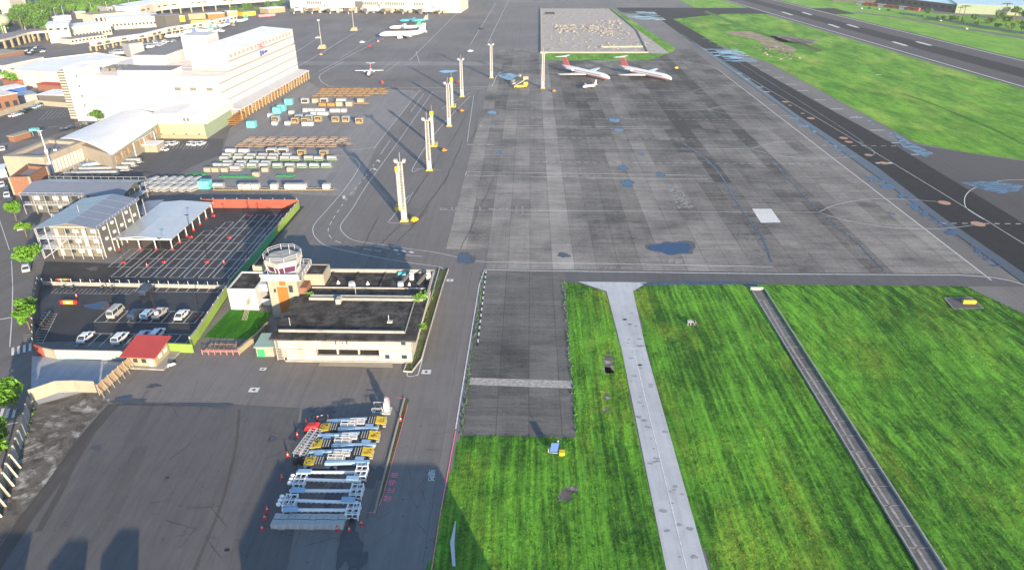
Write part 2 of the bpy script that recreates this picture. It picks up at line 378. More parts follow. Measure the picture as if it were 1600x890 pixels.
# fields near the camera: uneven turf with standing blades
def field(name, poly, mat, z, seed, hmin=.0, rot=0.0, rows=3.4, amp=.1, holes=()):
    rnd = np.random.RandomState(seed)
    xs = [p[0] for p in poly]; ys = [p[1] for p in poly]; st = .55
    nx = int((max(xs)-min(xs))/st)+1; ny = int((max(ys)-min(ys))/st)+1
    X, Y = np.meshgrid(min(xs)+np.arange(nx+1)*st, min(ys)+np.arange(ny+1)*st)
    def inside(px, py):
        r = np.zeros(px.shape, bool); n = len(poly)
        for i in range(n):
            x0, y0 = poly[i]; x1, y1 = poly[(i+1) % n]
            if y0 == y1: continue
            c = ((y0 > py) != (y1 > py)) & (px < (x1-x0)*(py-y0)/(y1-y0)+x0); r ^= c
        return r
    def lump(px, py, s_):
        k = rnd.uniform(.5, 1.5, 10)/s_; a = rnd.uniform(0, 6.28, 10); p = rnd.uniform(0, 6.28, 10)
        return sum(np.sin(k[i]*(px*np.cos(a[i])+py*np.sin(a[i]))+p[i]) for i in range(10))/10
    c, s_ = math.cos(rot), math.sin(rot)
    U = X*c-Y*s_
    h = amp*(.5+.5*np.sin((U+1.5*lump(X, Y, 9))*2*pi/rows))*np.clip(lump(X, Y, 18)*2+.6, .1, 1)+.07*lump(X, Y, 1.2)+.07*rnd.rand(*X.shape)
    ins = inside(X, Y)
    for hx, hy, hr in holes: h = np.where((X-hx)**2+(Y-hy)**2 < hr*hr, 0, h)
    # fall to the edge
    e = ins.copy()
    for dx, dy in ((1,0),(-1,0),(0,1),(0,-1)): e &= inside(X+dx*st, Y+dy*st)
    h = np.where(e, np.clip(h, 0, 1)+.02, 0)
    Z = z+h*1.0
    vs = np.stack([X, Y, Z], -1).reshape(-1, 3)
    cx = (X[:-1,:-1]+X[1:,1:])/2; cy = (Y[:-1,:-1]+Y[1:,1:])/2; keep = inside(cx, cy)
    idx = np.arange((ny+1)*(nx+1)).reshape(ny+1, nx+1)
    q = np.stack([idx[:-1,:-1], idx[:-1,1:], idx[1:,1:], idx[1:,:-1]], -1)[keep]
    # blades: small upright triangles
    nb = int(min(70000, keep.sum()*st*st*14))
    bx_ = rnd.uniform(min(xs), max(xs), nb*3); by = rnd.uniform(min(ys), max(ys), nb*3); ok = inside(bx_, by)
    for hx, hy, hr in holes: ok &= ((bx_-hx)**2+(by-hy)**2 > hr*hr)
    bx_, by = bx_[ok][:nb], by[ok][:nb]; nb = len(bx_)
    ii = np.clip(((by-min(ys))/st).astype(int), 0, ny); jj = np.clip(((bx_-min(xs))/st).astype(int), 0, nx); bz = Z[ii, jj]-.05
    a = rnd.uniform(0, 6.28, nb); wd = rnd.uniform(.05, .13, nb); ht = rnd.uniform(.08, .26, nb)*(.6+h[ii, jj]*2.5)
    lx = rnd.uniform(-.1, .1, nb); ly = rnd.uniform(-.15, .15, nb)
    A = np.stack([bx_-wd*np.cos(a), by-wd*np.sin(a), bz], -1); B = np.stack([bx_+wd*np.cos(a), by+wd*np.sin(a), bz], -1); Cc = np.stack([bx_+lx, by+ly, bz+ht], -1)
    tv = np.stack([A, B, Cc], 1).reshape(-1, 3); base = len(vs)
    me = bpy.data.meshes.new(name)
    allv = np.concatenate([vs, tv]); nq = len(q)
    me.vertices.add(len(allv)); me.vertices.foreach_set('co', allv.ravel())
    loops = np.concatenate([q.ravel(), base+np.arange(nb*3)]); me.loops.add(len(loops)); me.loops.foreach_set('vertex_index', loops)
    me.polygons.add(nq+nb); me.polygons.foreach_set('loop_start', np.concatenate([np.arange(nq)*4, nq*4+np.arange(nb)*3]))
    me.update(calc_edges=True)
    o = bpy.data.objects.new(name, me); COL.objects.link(o); me.materials.append(M[mat]); o['kind'] = 'stuff'; return o
HA = [P(953,550)+(.9,), P(953,559)+(1.2,), P(951,568)+(1.3,), P(951,578)+(1.4,), P(949,620)+(.9,), P(947,640)+(.8,), P(884,776)+(1.2,), P(890,765)+(1.1,)]
field('grass', [(9.7, 153.4), (13, 153.4), (19.7, 148.6), (20.4, 123), (20.1, 66), (20, 58), (-13.5, 58), (-13, 75), (-11.4, 94.6), (8.8, 94.6)], 'grassA', .02, 1, holes=HA)
field('grass', [(26.6, 148.9), (30.8, 153.4), (55.2, 153.4), (55.4, 149), (55.9, 67), (55.9, 58), (26, 58), (26.1, 66), (25.8, 123)], 'grassB', .02, 2, holes=[(37.4, 134, 1.4)])
field('grass', [(58.6, 149.7), (56.9, 153.4), (110, 153.4), (117, 137.5), (150, 120), (150, 60), (59, 60)], 'grassC', .02, 3, rot=R(16), holes=[(105, 144, 3)])
sheet('ditch_floor', [(55.9, 20), (59, 20), (58.5, 149.5), (56, 149.5)], .03, 'oldapron')
# ================================================================ MARKINGS
Z1 = .075
mb = MB()
for pts, w_ in (
    (((520,243),(550,246),(560,254),(561,262),(540,294),(510,329),(492,350),(489,362),(494,372),(510,384),(550,394),(600,404),(650,412),(682,416),(692,420),(695,427),(690,444),(672,512),(655,579),(650,586),(642,588),(636,586),(639,575)), .2),
    (((800,109.5),(783,113),(775,121),(770,132),(755,136),(650,137.5),(530,136.5),(510,132.5),(501,126),(500,118),(515,108),(537,97)), .3),
    (((676,144),(622,222),(575,287),(550,327),(535,347),(532,357),(540,368),(555,376),(585,381),(625,387),(670,393),(697,398),(715,402),(737,407),(757,409),(800,410),(1000,413),(1207,417)), .2),
    (((560,234),(585,229.5),(592,222),(652,146),(651,144),(610,141),(560,139)), .2),
    (((757,138),(700,143),(676,144.5)), .2), (((400,238),(480,237),(560,234)), .16),
    (((655,265),(645,263),(683,205),(735,150)), .22), (((645,263.5),(690,266)), .2),
    (((607,348),(640,350)), .2), (((607,347),(640,305)), .2), (((636,318),(645,300)), .12)):
    ribbon(mb, smooth_line([P(*p) for p in pts], 6), w_, Z1)
ribbon(mb, PP((757,421.5),(800,422.6),(1200,428),(1500,430)), .3, Z1)
ribbon(mb, smooth_line(PP((1500,430),(1545,433),(1575,438),(1600,445),(1660,466)), 4), .3, Z1)
ribbon(mb, PP((757,422),(749,444),(712,670)), .24, Z1)
cl = [P(*p) for p in smooth_line([(662,147),(605,226),(577,268),(545,307),(525,335),(514,355),(514,367),(526,377),(556,386),(600,394),(660,401)], 10)]
acc = 0
for i in range(len(cl)-1):
    if int(acc/2.6) % 2 == 0: ribbon(mb, [cl[i], cl[i+1]], .22, Z1)
    acc += (Vector(cl[i+1])-Vector(cl[i])).length
for a, b in (((585,384),(610,389)), ((585,391),(605,395)), ((625,397),(646,400))): ribbon(mb, PP(a, b), .25, Z1)
for a, b in (((537,306),(538,311)), ((590,250),(593,253)), ((583,263),(588,266)), ((616,390),(622,392)), ((628,391),(633,394)), ((640,393),(646,395))): ribbon(mb, PP(a, b), .9, Z1)
for a, b in (((497,60),(420,108)), ((600,60),(498,112)), ((735,0),(640,95)), ((795,0),(760,72)), ((775,5),(735,70)), ((565,45),(440,120)), ((650,80),(655,98))): ribbon(mb, PP(a, b), .3, Z1)
for a, b in (((500,86),(535,62)), ((530,92),(600,50)), ((610,100),(590,112)), ((625,97),(603,112)), ((740,150),(730,222)), ((690,170),(735,145))): ribbon(mb, PP(a, b), .2, Z1)
marks('road_markings', mb)
mb = MB()
def fork(x, y, up, dn, x0):
    ribbon(mb, PP((x0, y-3*(x-x0)/500), (x, y)), .18, Z1)
    for c in (up, dn): ribbon(mb, smooth_line(PP((x,y), *c), 6), .18, Z1)
fork(1279,332, ((1300,322),(1325,316),(1360,311.5),(1412,311.5),(1467,315.5)), ((1320,344),(1370,353),(1412,357),(1475,357),(1520,352)), 690)
fork(1172,233, ((1200,225),(1232,221),(1270,221)), ((1200,240),(1240,246),(1297,247.5),(1340,244)), 800)
fork(1107,172, ((1128,167),(1175,164),(1215,164)), ((1140,178),(1197,181),(1240,181)), 800)
fork(1082,142, ((1100,138),(1130,135),(1160,135)), ((1115,145),(1150,146),(1190,146)), 925)
fork(990,104.5, ((1000,104),(1035,104.5),(1075,107)), ((960,110),(1000,113),(1040,112)), 985)
ribbon(mb, [(118.3, 157), (118.3, 430)], .35, Z1)
ribbon(mb, smooth_line([(118.3, 430), (117, 450), (108, 464), (90, 470), (20, 472)], 5), .3, Z1)
for a, b in (((729,268.5),(1103,274.5)), ((727,274.5),(1107,280.5)), ((752,196),(1047,199)), ((751,199),(1047,202))): ribbon(mb, PP(a, b), .2, Z1)
ribbon(mb, PP((729,268.5),(727,274.5)), .2, Z1); ribbon(mb, PP((752,196),(750,199)), .2, Z1)
for a, b in (((830,160.5),(1115,161.5)), ((830,185),(1150,187.5)), ((835,215),(1172,218.5)), ((836,253),(1290,257))): dashes(mb, P(*a), P(*b), 1.7, 1.4, .22, Z1)
marks('apron_lead_in_lines', mb)
mb = MB()
mb.add([(*P(*p), Z1) for p in ((1189,348.5),(1220,347.5),(1205,326.5),(1175,326.5))], [(0,1,2,3)])
marks('stand_marking_panel', mb)
mb = MB(); rnd = random.Random(3)      # worn painted panels
for (x0,y0,x1,y1), n in (((37.2+5.4,194.5,47.8+.5,233),0),):
    pass
a, b, c, d = [Vector(P(*p)) for p in ((1060,326),(1085,326),(1062,288),(1037,288))]
for i in range(8):
    for j in range(26):
        if rnd.random() < .56:
            u, v = i/8, j/26; q = a+(b-a)*u+(d-a)*v; w_ = (b-a).length/8*.9; h_ = (d-a).length/26*.8
            mb.add([(q.x,q.y,Z1),(q.x+w_,q.y,Z1),(q.x+w_,q.y+h_,Z1),(q.x,q.y+h_,Z1)], [(0,1,2,3)])
for x0, y0, x1, y1 in ((683,325,700,329),(705,324,717,329),(722,325,734,329),(738,323,752,330),(760,325,775,328),(780,325,800,328),(1042,405,1052,411),(1055,405,1066,412),(806,322,809,334),(815,322,818,334),(730,225,790,227)):
    for k in range(4):
        xx = x0+(x1-x0)*k/4
        if rnd.random() < .8: mb.add([(*P(*p), Z1) for p in ((xx,y1),(xx+(x1-x0)/4*.8,y1),(xx+(x1-x0)/4*.8,y0+rnd.uniform(0,2)),(xx,y0))], [(0,1,2,3)])
for k in range(34):
    x = 893+k*2.9
    if k % 9 < 6: mb.add([(*P(*p), Z1) for p in ((x,419.6),(x+rnd.uniform(1.2,2.4),419.7),(x+1.8,417.4),(x,417.2))], [(0,1,2,3)])
for k in range(28):
    x = 868+k*3.0
    if k % 7 < 5: mb.add([(*P(*p), Z1) for p in ((x,199.2),(x+2,199.3),(x+2,198),(x,198))], [(0,1,2,3)])
for k in range(24):
    x = 874+k*3.0
    if k % 6 < 4: mb.add([(*P(*p), Z1) for p in ((x,275.6),(x+2.2,275.7),(x+2.2,274.2),(x,274.1))], [(0,1,2,3)])
marks('worn_stand_lettering', mb, 'faded')
# taxiway
mb = MB()
ribbon(mb, smooth_line([(141.5,150),(140,215),(137.3,282),(135,330),(132,380),(130,430),(128,520),(126,600)], 4), .2, Z1)
ribbon(mb, smooth_line(PP((1640,281),(1600,281),(1562,283),(1525,293),(1510,304),(1507,316),(1512,327),(1537,343)), 6), .25, Z1)
ribbon(mb, smooth_line(PP((1150,95),(1325,206),(1342,222),(1357,229),(1366,238),(1362,243),(1352,242)), 4), .12, Z1)
dashes(mb, P(1470,349), P(1690,350.5), 1.6, 1.6, .35, Z1); dashes(mb, P(1284,227.5), P(1400,228.5), 2, 2, .35, Z1)
for k in range(17):
    y = 262+k*19.5+(3 if k%3==0 else 0); x0 = 150.5 if y < 330 else 148.5-(y-330)*.045
    if y > 285 or True: ribbon(mb, [(x0+.4, y), (x0+6.5, y)], .7, Z1)
marks('taxiway_markings', mb)
mb = MB()
M['ochre'] = plain('brown_hole_paint', (.42, .24, .17), .8, .2, 1)
for x, y, r in ((1475.5,317,1.9),(1528,350,2.0),(1326,222,1.6),(1357,242.5,1.5),(1381,255,1.7),(1227,159.5,1.8),(1234,165,1.0),(1254,177.5,1.0),(1267,185,1.8),(1318,216,1.8)):
    cx, cy = P(x, y); n = 20; mb.add([(cx+r*cos(2*pi*i/n), cy+r*sin(2*pi*i/n), Z1+.01) for i in range(n)], [tuple(range(n))])
marks('taxiway_spot_markings', mb, 'ochre')
mb = MB()
for x, y in ((1375,255),(1387,255),(1373,117),(1156,115),(1168,124),(1188,136.5),(1198,144)):
    cx, cy = P(x, y); mb.bx(cx-1.6, cy-.6, Z1, cx+1.6, cy+.6, Z1+.008)
marks('taxiway_panel_markings', mb)
# square target marks on the perimeter road
mb = MB(); mb2 = MB()
for x, y, r in ((703,438,.85),(666,581,.95),(397,609,.95),(411,576.5,.65)):
    cx, cy = P(x, y); mb.add([(cx-r,cy-r*.8,Z1),(cx+r,cy-r*.8,Z1),(cx+r,cy+r*.8,Z1),(cx-r,cy+r*.8,Z1)], [(0,1,2,3)])
    n = 12; mb2.add([(cx+r*.36*cos(2*pi*i/n), cy+r*.36*sin(2*pi*i/n), Z1+.01) for i in range(n)], [tuple(range(n))])
marks('manhole_surround_marking', mb); marks('manhole_marking', mb2, 'patch')
# red lines and lettering
mb = MB()
ribbon(mb, PP((712,673),(692,780),(668,930)), .16, Z1)
ribbon(mb, smooth_line(PP((620,621),(630,622.5),(637,629),(632,650),(614,716),(598,774),(592,790),(585,799),(575,801)), 5), .15, Z1)
marks('red_kerb_line', mb, 'pink')
def lettering(name, body, x, y, size, rz, mat, gap=1.0, z=Z1, sx=1.0, parent=None, up=False, rx=0.0, kind='structure', depth=0.0):
    c = bpy.data.curves.new(name, 'FONT'); c.body = body; c.size = size; c.space_character = gap; c.align_x = 'CENTER'; c.align_y = 'CENTER'; c.extrude = depth
    o = bpy.data.objects.new(name, c); COL.objects.link(o)
    dg = bpy.context.evaluated_depsgraph_get(); me = bpy.data.meshes.new_from_object(o.evaluated_get(dg))
    bpy.data.objects.remove(o); o = bpy.data.objects.new(name, me); COL.objects.link(o)
    me.materials.clear(); me.materials.append(M[mat]); o.location = (x, y, z); o.rotation_euler = (rx, 0, rz); o.scale = (sx, 1, 1)
    if kind: o['kind'] = kind
    if parent: o.parent = parent
    return o
x, y = P(612.5, 760); o = lettering('road_lettering', '禁止停車', x, y, 1.45, R(88), 'pink', 1.35)
x, y = P(674, 744); o = lettering('road_lettering', '慢', x, y, 1.5, R(2), 'white', 1, sx=.8); o.scale = (.85, 1.9, 1)
# black and white kerb dashes beside the old pavement
mb = MB(); mb2 = MB()
for k in range(26):
    t = k/26; a = Vector(P(759.5,424)); b = Vector(P(746,541)); p = a+(b-a)*t; q = a+(b-a)*(t+1/26)
    (mb if k%2==0 else mb2).bar((p.x,p.y,.1), (q.x,q.y,.1), .28, .12)
M['black'] = plain('black_paint', (.02,.02,.02), .6)
marks('kerb_stones_white', mb); marks('kerb_stones_black', mb2, 'black')
M['band'] = plain('bleached_concrete', (.36,.34,.31), .9, .45, 1.6)
sheet('bleached_pavement_band', [P(*p) for p in ((735,590),(800,592),(893,595),(898,607),(840,605),(733,601))], .065, 'band')
# path centre line
mb = MB(); ribbon(mb, [(23, 20), (23, 123)], .16, Z1); ribbon(mb, [(20.7, 123.1), (25.5, 123.2)], .25, Z1); marks('service_path_markings', mb)
# upper car park: stall grid
mb = MB()
for k in range(-1, 9):
    x0 = -106.6+3.77*k; y0 = 153.7 if k >= 0 else 159.2; y1 = 170.5 if k < 2 else (196.8 if k > 4 else 171+ (k-1)*6.5)
    if k == 8: x1e = 1.5
    for dx in (0, 2.45): ribbon(mb, [(x0+dx, y0), (x0+dx, y1)], .17, Z1)
    ribbon(mb, [(x0, y0), (x0+2.45, y0)], .11, Z1); ribbon(mb, [(x0, y1), (x0+2.45, y1)], .11, Z1)
    yy = 159.2
    while yy < y1-2: ribbon(mb, [(x0 if k%2 else x0-1.3, yy), (x0+2.45, yy)], .14, Z1); yy += 5.35
# lower car park
def stalls(x0, y0, n, w_=2.56, d=5.2, top=True, bot=True):
    for k in range(n+1): ribbon(mb, [(x0+k*w_, y0), (x0+k*w_, y0+d)], .16, Z1)
    if bot: ribbon(mb, [(x0, y0), (x0+n*w_, y0)], .11, Z1)
    if top: ribbon(mb, [(x0, y0+d), (x0+n*w_, y0+d)], .11, Z1)
stalls(-96.5, 146.0, 9, top=False); stalls(-98.2, 131.3, 9); stalls(-96.4, 121.3, 9, bot=False)
for r0, y0 in ((-116.3, 148.6), (-116.5, 144.6)):
    for k in range(19): ribbon(mb, [(r0+k*1.08, y0), (r0+k*1.08, y0+2.4)], .09, Z1)
    ribbon(mb, [(r0, y0), (r0+19.5, y0)], .09, Z1)
for k in range(12): ribbon(mb, [(-106.6+k*-.42, 122.4+k*1.12), (-104.2+k*-.42, 122.4+k*1.12)], .09, Z1)
ribbon(mb, [(-104.2,122), (-109,135)], .09, Z1); ribbon(mb, [(-106.7,122), (-111.4,135)], .09, Z1)
marks('car_park_markings', mb)
# street
mb = MB()
for a, b in (((-2,340),(15,391)), ((18,407),(20,446)), ((-12,305),(-5,325))): ribbon(mb, PP(a, b), .18, Z1)
ribbon(mb, smooth_line(PP((20,444),(19,490),(15.5,542))), .2, Z1); ribbon(mb, PP((-30,505),(0,499),(30,494)), .45, Z1)
for x in (20,29,38,47): ribbon(mb, PP((x,555-(x-20)*.25),(x+.4,543-(x-20)*.25)), .5, Z1)
for x in (1,10,20): ribbon(mb, PP((x,653),(x+4,638)), .5, Z1)
ribbon(mb, PP((0,665),(28,660)), .25, Z1)
for k in range(5): ribbon(mb, PP((37,523+k*3),(56,524+k*3)), .09, Z1)
ribbon(mb, PP((150,195),(75,199)), .2, Z1)
marks('street_markings', mb)
# yard stalls in front of the pale green shed
mb = MB()
for k in range(14): ribbon(mb, [P(247+k*5.6,233), P(253+k*5.6,224.5)], .12, Z1)
for k in range(12): ribbon(mb, [P(60+k*6.6,186-k*.9+3), P(76+k*6.6,173-k*.6)], .1, Z1)
marks('yard_markings', mb)
M['damprim'] = plain('damp_concrete_rim', (.1,.095,.09), .6, .35, .6)
# standing water and damp films
for i, (x, y, w_, h_, sd_, mt) in enumerate(((1049,388,31,9.2,1,'water'),(980,287,9,4.5,2,'water'),(973,263,6,3.5,3,'water'),(1032,274,5,3.5,4,'water'),(1001,241,4,1.6,5,'water'),
    (961,188.5,9,2.2,6,'water'),(957,187,5,1.6,7,'water'),(967,204,7,2.6,8,'water'),(727,404.5,12,7,9,'damp'),(880,399,9,3,10,'damp'),(769,176,7,2.6,11,'water'),(780,239,4,2.2,12,'water'),
    (148,478,12,5,13,'water'),(193,623,10,4,14,'damp'),(700,112,14,2,15,'water'),(1392,334,4,2,16,'damp'),(795,120,14,5,17,'damp'))):
    c = Vector(P(x, y)); rx = abs(P(x+w_, y)[0]-c.x); ry = abs(P(x, y-h_)[1]-c.y)
    sheet('puddle', blob(c.x, c.y, rx, ry, 30, .22, sd_), .082+i*.0005, mt, 'stuff')
    o = sheet('damp_edge', blob(c.x+.1*rx, c.y+.1*ry, rx*1.15, ry*1.2, 40, .26, sd_), .079, 'damprim')
def ragged(x0, x1, y0, y1, n, seed, lat=1.0):
    """damp film of steps and fingers along the shoulder joints"""
    rnd = random.Random(seed); m_ = MB()
    for k in range(n):
        y = rnd.uniform(y0, y1); x = rnd.uniform(x0, x1-.5); l_ = rnd.uniform(1, 4.5)*lat; h_ = rnd.uniform(.5, 2.6)
        m_.add([(min(x,x1),y,.09+k*.0002),(min(x+l_,x1),y+rnd.uniform(-.3,.3),.09+k*.0002),(min(x+l_+rnd.uniform(-1,.5),x1),y+h_,.09+k*.0002),(min(x-rnd.uniform(-1,.6),x1),y+h_,.09+k*.0002)], [(0,1,2,3)])
    o = m_.build('puddle', 'water'); o['kind'] = 'stuff'
ragged(120.5, 126.5, 225, 240, 16, 1); ragged(122, 126, 262, 300, 12, 2); ragged(122.5, 126, 185, 222, 20, 3); ragged(123, 126, 160, 182, 10, 4); ragged(120, 126, 300, 330, 8, 5)
ragged(126, 152, 470, 520, 40, 6, 4); ragged(96, 130, 690, 760, 40, 7, 5); ragged(152, 158, 285, 330, 10, 8)
for q, sd_ in ((PP((1395,205),(1420,222),(1460,240),(1445,246),(1410,230)), 1), (PP((1500,285),(1550,283),(1600,290),(1590,300),(1560,303),(1520,292)), 2), (PP((1060,440),(1180,441),(1200,444),(1100,446),(1010,446),(1000,443)), 3)):
    sheet('puddle', q, .087, 'damp', 'stuff')
M['damp2'] = plain('damp_asphalt_stain', (.06,.062,.068), .4, .25, .8, .4)
for i, (x, y, w_, h_, sd_) in enumerate(((205,627,22,4,21),(300,632,45,2.2,22),(345,634,16,4,23),(505,645,22,9,24),(470,665,8,4,25),(426,686,6,4,26),(495,740,20,16,27),(520,775,12,20,28),(545,850,18,34,29),(560,870,14,20,30),(585,744,14,16,31),(240,603,9,3,32),(150,700,8,3,33),(157,478,18,6,34),(145,420,9,3,35))):
    c = Vector(P(x, y)); rx = abs(P(x+w_, y)[0]-c.x); ry = abs(P(x, y-h_)[1]-c.y)
    o = sheet('damp_stain', blob(c.x, c.y, rx, ry, 34, .34, sd_), .066+i*.0007, 'damp2')
# the long dark shade of new tar along the taxiway edge and dark seam across the apron
sheet('tar_band', [(125.6,150),(129.5,150),(128.5,200),(130.5,250),(128,330),(129,420),(127.5,520),(125.6,560)], .062, 'damp2')
mb = MB(); ribbon(mb, smooth_line(PP((1065,222),(1115,260),(1160,330),(1190,370),(1205,410)), 5), .5, Z1); ribbon(mb, PP((1205,250),(1278,330),(1340,380),(1382,425)), .4, Z1); marks('tar_seam', mb, 'damp')
mb = MB(); rnd = random.Random(5)
for x0, y0, x1, y1 in ((775,270,720,390),(640,335,575,405),(668,330,600,400),(700,275,655,340),(722,222,693,290),(690,240,630,330),(770,150,735,222),(750,140,700,230),(590,340,560,400),(520,430,700,432),(180,632,330,634)):
    a, b = Vector(P(x0,y0)), Vector(P(x1,y1)); pts = [tuple(a+(b-a)*i/14+Vector((rnd.uniform(-.25,.25), rnd.uniform(-.2,.2)))) for i in range(15)]; ribbon(mb, pts, .12, .068)
marks('asphalt_cracks', mb, 'black')
# bare patches in the turf
for i, (x, y, w_, h_, sd_) in enumerate(((952,565,11,26,41),(950,582,9,9,42),(888,771,16,18,43),(949,630,10,20,44),(1362,513,13,5,45),(1438,496,8,4,46),(1236,62,26,7,47),(724,855,16,22,48))):
    c = Vector(P(x, y)); rx = abs(P(x+w_, y)[0]-c.x); ry = abs(P(x, y-h_)[1]-c.y)
    sheet('bare_earth', blob(c.x, c.y, rx, ry, 26, .3, sd_), .07 if i in (6,) else .06, 'dirt')

M['seam'] = m_asphalt('dark_seam_asphalt', .072, rx=R(-12), strip=4, tone=.15)
mb = MB(); ribbon(mb, smooth_line(PP((178,632),(128,690),(82,756),(40,812),(0,872),(-40,930)), 5), 2.2, .05); ribbon(mb, smooth_line(PP((374,640),(368,700),(345,790),(308,880),(290,940)), 4), .5, .05); ribbon(mb, smooth_line(PP((150,668),(118,720),(92,772),(60,830)), 4), 1.0, .052); marks('tar_strips', mb, 'seam')
mb = MB(); rnd = random.Random(31)
for x, y, r in ((426,686,.6),(471,665,.7),(496,642,.9),(492,652,.5),(262,746,.25),(355,859,.35)):
    c = P(x, y); n = 14; mb.add([(c[0]+r*1.2*cos(2*pi*i/n), c[1]+r*.8*sin(2*pi*i/n), .068) for i in range(n)], [tuple(range(n))])
for k in range(260):
    x, y = P(rnd.uniform(20,690), rnd.uniform(585,885)); r = rnd.uniform(.05,.16); mb.add([(x-r,y,.07),(x,y-r*.6,.07),(x+r,y,.07),(x,y+r*.7,.07)], [(0,1,2,3)])
marks('asphalt_spots', mb, 'black')
mb = MB()
for k in range(46):
    x = rnd.uniform(20.8,25.4); y = rnd.uniform(64,140); r = rnd.uniform(.15,.5); n = 9; mb.add([(x+r*1.5*cos(2*pi*i/n)*rnd.uniform(.6,1.2), y+r*sin(2*pi*i/n)*rnd.uniform(.5,1.1), .056) for i in range(n)], [tuple(range(n))])
M['stain'] = plain('grey_path_stain', (.27,.27,.28), .9, .3, 2); marks('path_stains', mb, 'stain')
mb = MB()
for k in range(60):      # wheel marks and sealed joints across the yard and perimeter road
    x, y = P(rnd.uniform(60,680), rnd.uniform(590,880)); a = rnd.uniform(0,3.1); L = rnd.uniform(1,5); ribbon(mb, [(x+L*q*cos(a)+rnd.uniform(-.1,.1), y+L*q*sin(a)+rnd.uniform(-.1,.1)) for q in (0,.3,.6,1)], rnd.uniform(.04,.09), .0665)
marks('hairline_cracks', mb, 'seam')
# ================================================================ BUILDINGS
M['wall_white'] = plain('white_render', (.5,.5,.5), .7, .06, .3, dirt=.12)
M['wall_stain'] = plain('stained_white_render', (.4,.375,.33), .8, .12, .5, dirt=.55)
M['trim_grey'] = plain('grey_band', (.3,.305,.32), .7)
M['cream'] = plain('cream_render', (.3,.27,.215), .8, .1, .4, dirt=.3)
M['cream2'] = plain('pale_yellow_render', (.3,.26,.17), .8, .1, .4, dirt=.3)
M['palegreen'] = plain('pale_green_cladding', (.25,.31,.21), .7, .06, .3)
M['roof_white'] = plain('white_metal_roof', (.78,.75,.7), .5, .1, .15, dirt=.15)
M['roof_grey'] = plain('grey_flat_roof', (.22,.21,.21), .85, .2, .3, dirt=.3)
M['roof_pink'] = plain('warm_flat_roof', (.72,.64,.58), .85, .15, .2, dirt=.25)
M['glass'] = N('window_glass').out((.03,.045,.055), .12, .6)
M['louvre'] = plain('louvre_grey', (.14,.14,.13), .6)
M['orange'] = plain('orange_racking', (.3,.15,.05), .7, .3, .5)
M['brick'] = plain('red_brick', (.22,.11,.07), .85, .25, 2)
M['steel'] = plain('galvanised_steel', (.55,.56,.57), .45, .1, 3, metal=.3)
M['tan'] = plain('khaki_panel', (.15,.14,.11), .7, .1, .5)
M['dgrey'] = plain('dark_grey_panel', (.1,.1,.095), .7, .1, .4)
M['redwall'] = plain('coral_red_wall', (.32,.075,.05), .8, .15, .3, dirt=.15)
M['greenwall'] = plain('lime_green_wall', (.19,.29,.055), .8, .12, .3, dirt=.2)
M['redroof'] = plain('red_sheet_roof', (.36,.05,.045), .7, .12, .5)
M['concrete'] = plain('grey_concrete', (.3,.29,.27), .9, .2, .6, dirt=.4)
M['orangewood'] = plain('faded_orange_panel', (.34,.12,.025), .8, .15, .6)
M['wood'] = plain('brown_timber', (.32,.22,.13), .85, .25, 1)
M['yellow'] = plain('yellow_paint', (.6,.42,.03), .55, .12, 1)
M['red'] = plain('red_plastic', (.6,.03,.03), .5, .1, 1)
M['blue'] = plain('blue_paint', (.05,.12,.4), .5)
M['teal'] = plain('teal_paint', (.12,.45,.45), .5, .1, 1)
M['green'] = plain('green_paint', (.04,.3,.12), .5, .1, 1)
def m_metalroof(name, col, axis=0, per=.45, sheen=.35):
    s = N(name); x = s.sep()[axis]; r = s.mth('ABSOLUTE', s.mth('SUBTRACT', s.mth('FRACT', s.mth('DIVIDE', x, per)), .5))
    c = s.mix(s.ramp(r, .38, .5, 0, .35), col, tuple(q*.6 for q in col)); f = s.ramp(s.noise(.4, 5), .3, .7)
    c = s.mix(s.mth('MULTIPLY', f, .35), c, tuple(q*.62 for q in col)); s.bump(r, .3, .08); return s.out(c, sheen, .5, .1)
M['ribbed_grey'] = m_metalroof('ribbed_grey_roof', (.19,.205,.235)); M['ribbed_pale'] = m_metalroof('ribbed_pale_roof', (.47,.49,.49), 0, .8)
M['ribbed_blue'] = m_metalroof('ribbed_light_blue_roof', (.42,.56,.62), 0, 1.5)
def m_blackroof():
    s = N('algae_black_roof'); a = s.noise(.35, 8, .72); b = s.noise(.06, 5, .6); c = s.noise(3, 5, .8)
    k = s.mix(s.ramp(a, .42, .7), (.02,.019,.018), (.13,.12,.11)); k = s.mix(s.ramp(c, .62, .8, 0, .6), k, (.3,.28,.25)); k = s.mix(s.ramp(b, .5, .7, 0, .5), k, (.06,.055,.05))
    s.bump(c, .3, .1); return s.out(k, .92, .2)
M['blackroof'] = m_blackroof()
def m_mural():
    s = N('painted_mural_wall'); xyz = s.sep(); v = s.n('TexVoronoi'); v.inputs['Scale'].default_value = .45; s.l(s.coord(), v.inputs['Vector'])
    c = s.mix(s.ramp(xyz[2], .2, 1.3, .85, .0), (.4,.38,.33), (.2,.32,.36)); h = s.n('Mix', data_type='RGBA'); h.inputs[0].default_value = .06; s.l(c, h.inputs[6]); s.l(v.outputs['Color'], h.inputs[7])
    return s.out(h.outputs[2], .8)
M['mural'] = m_mural()

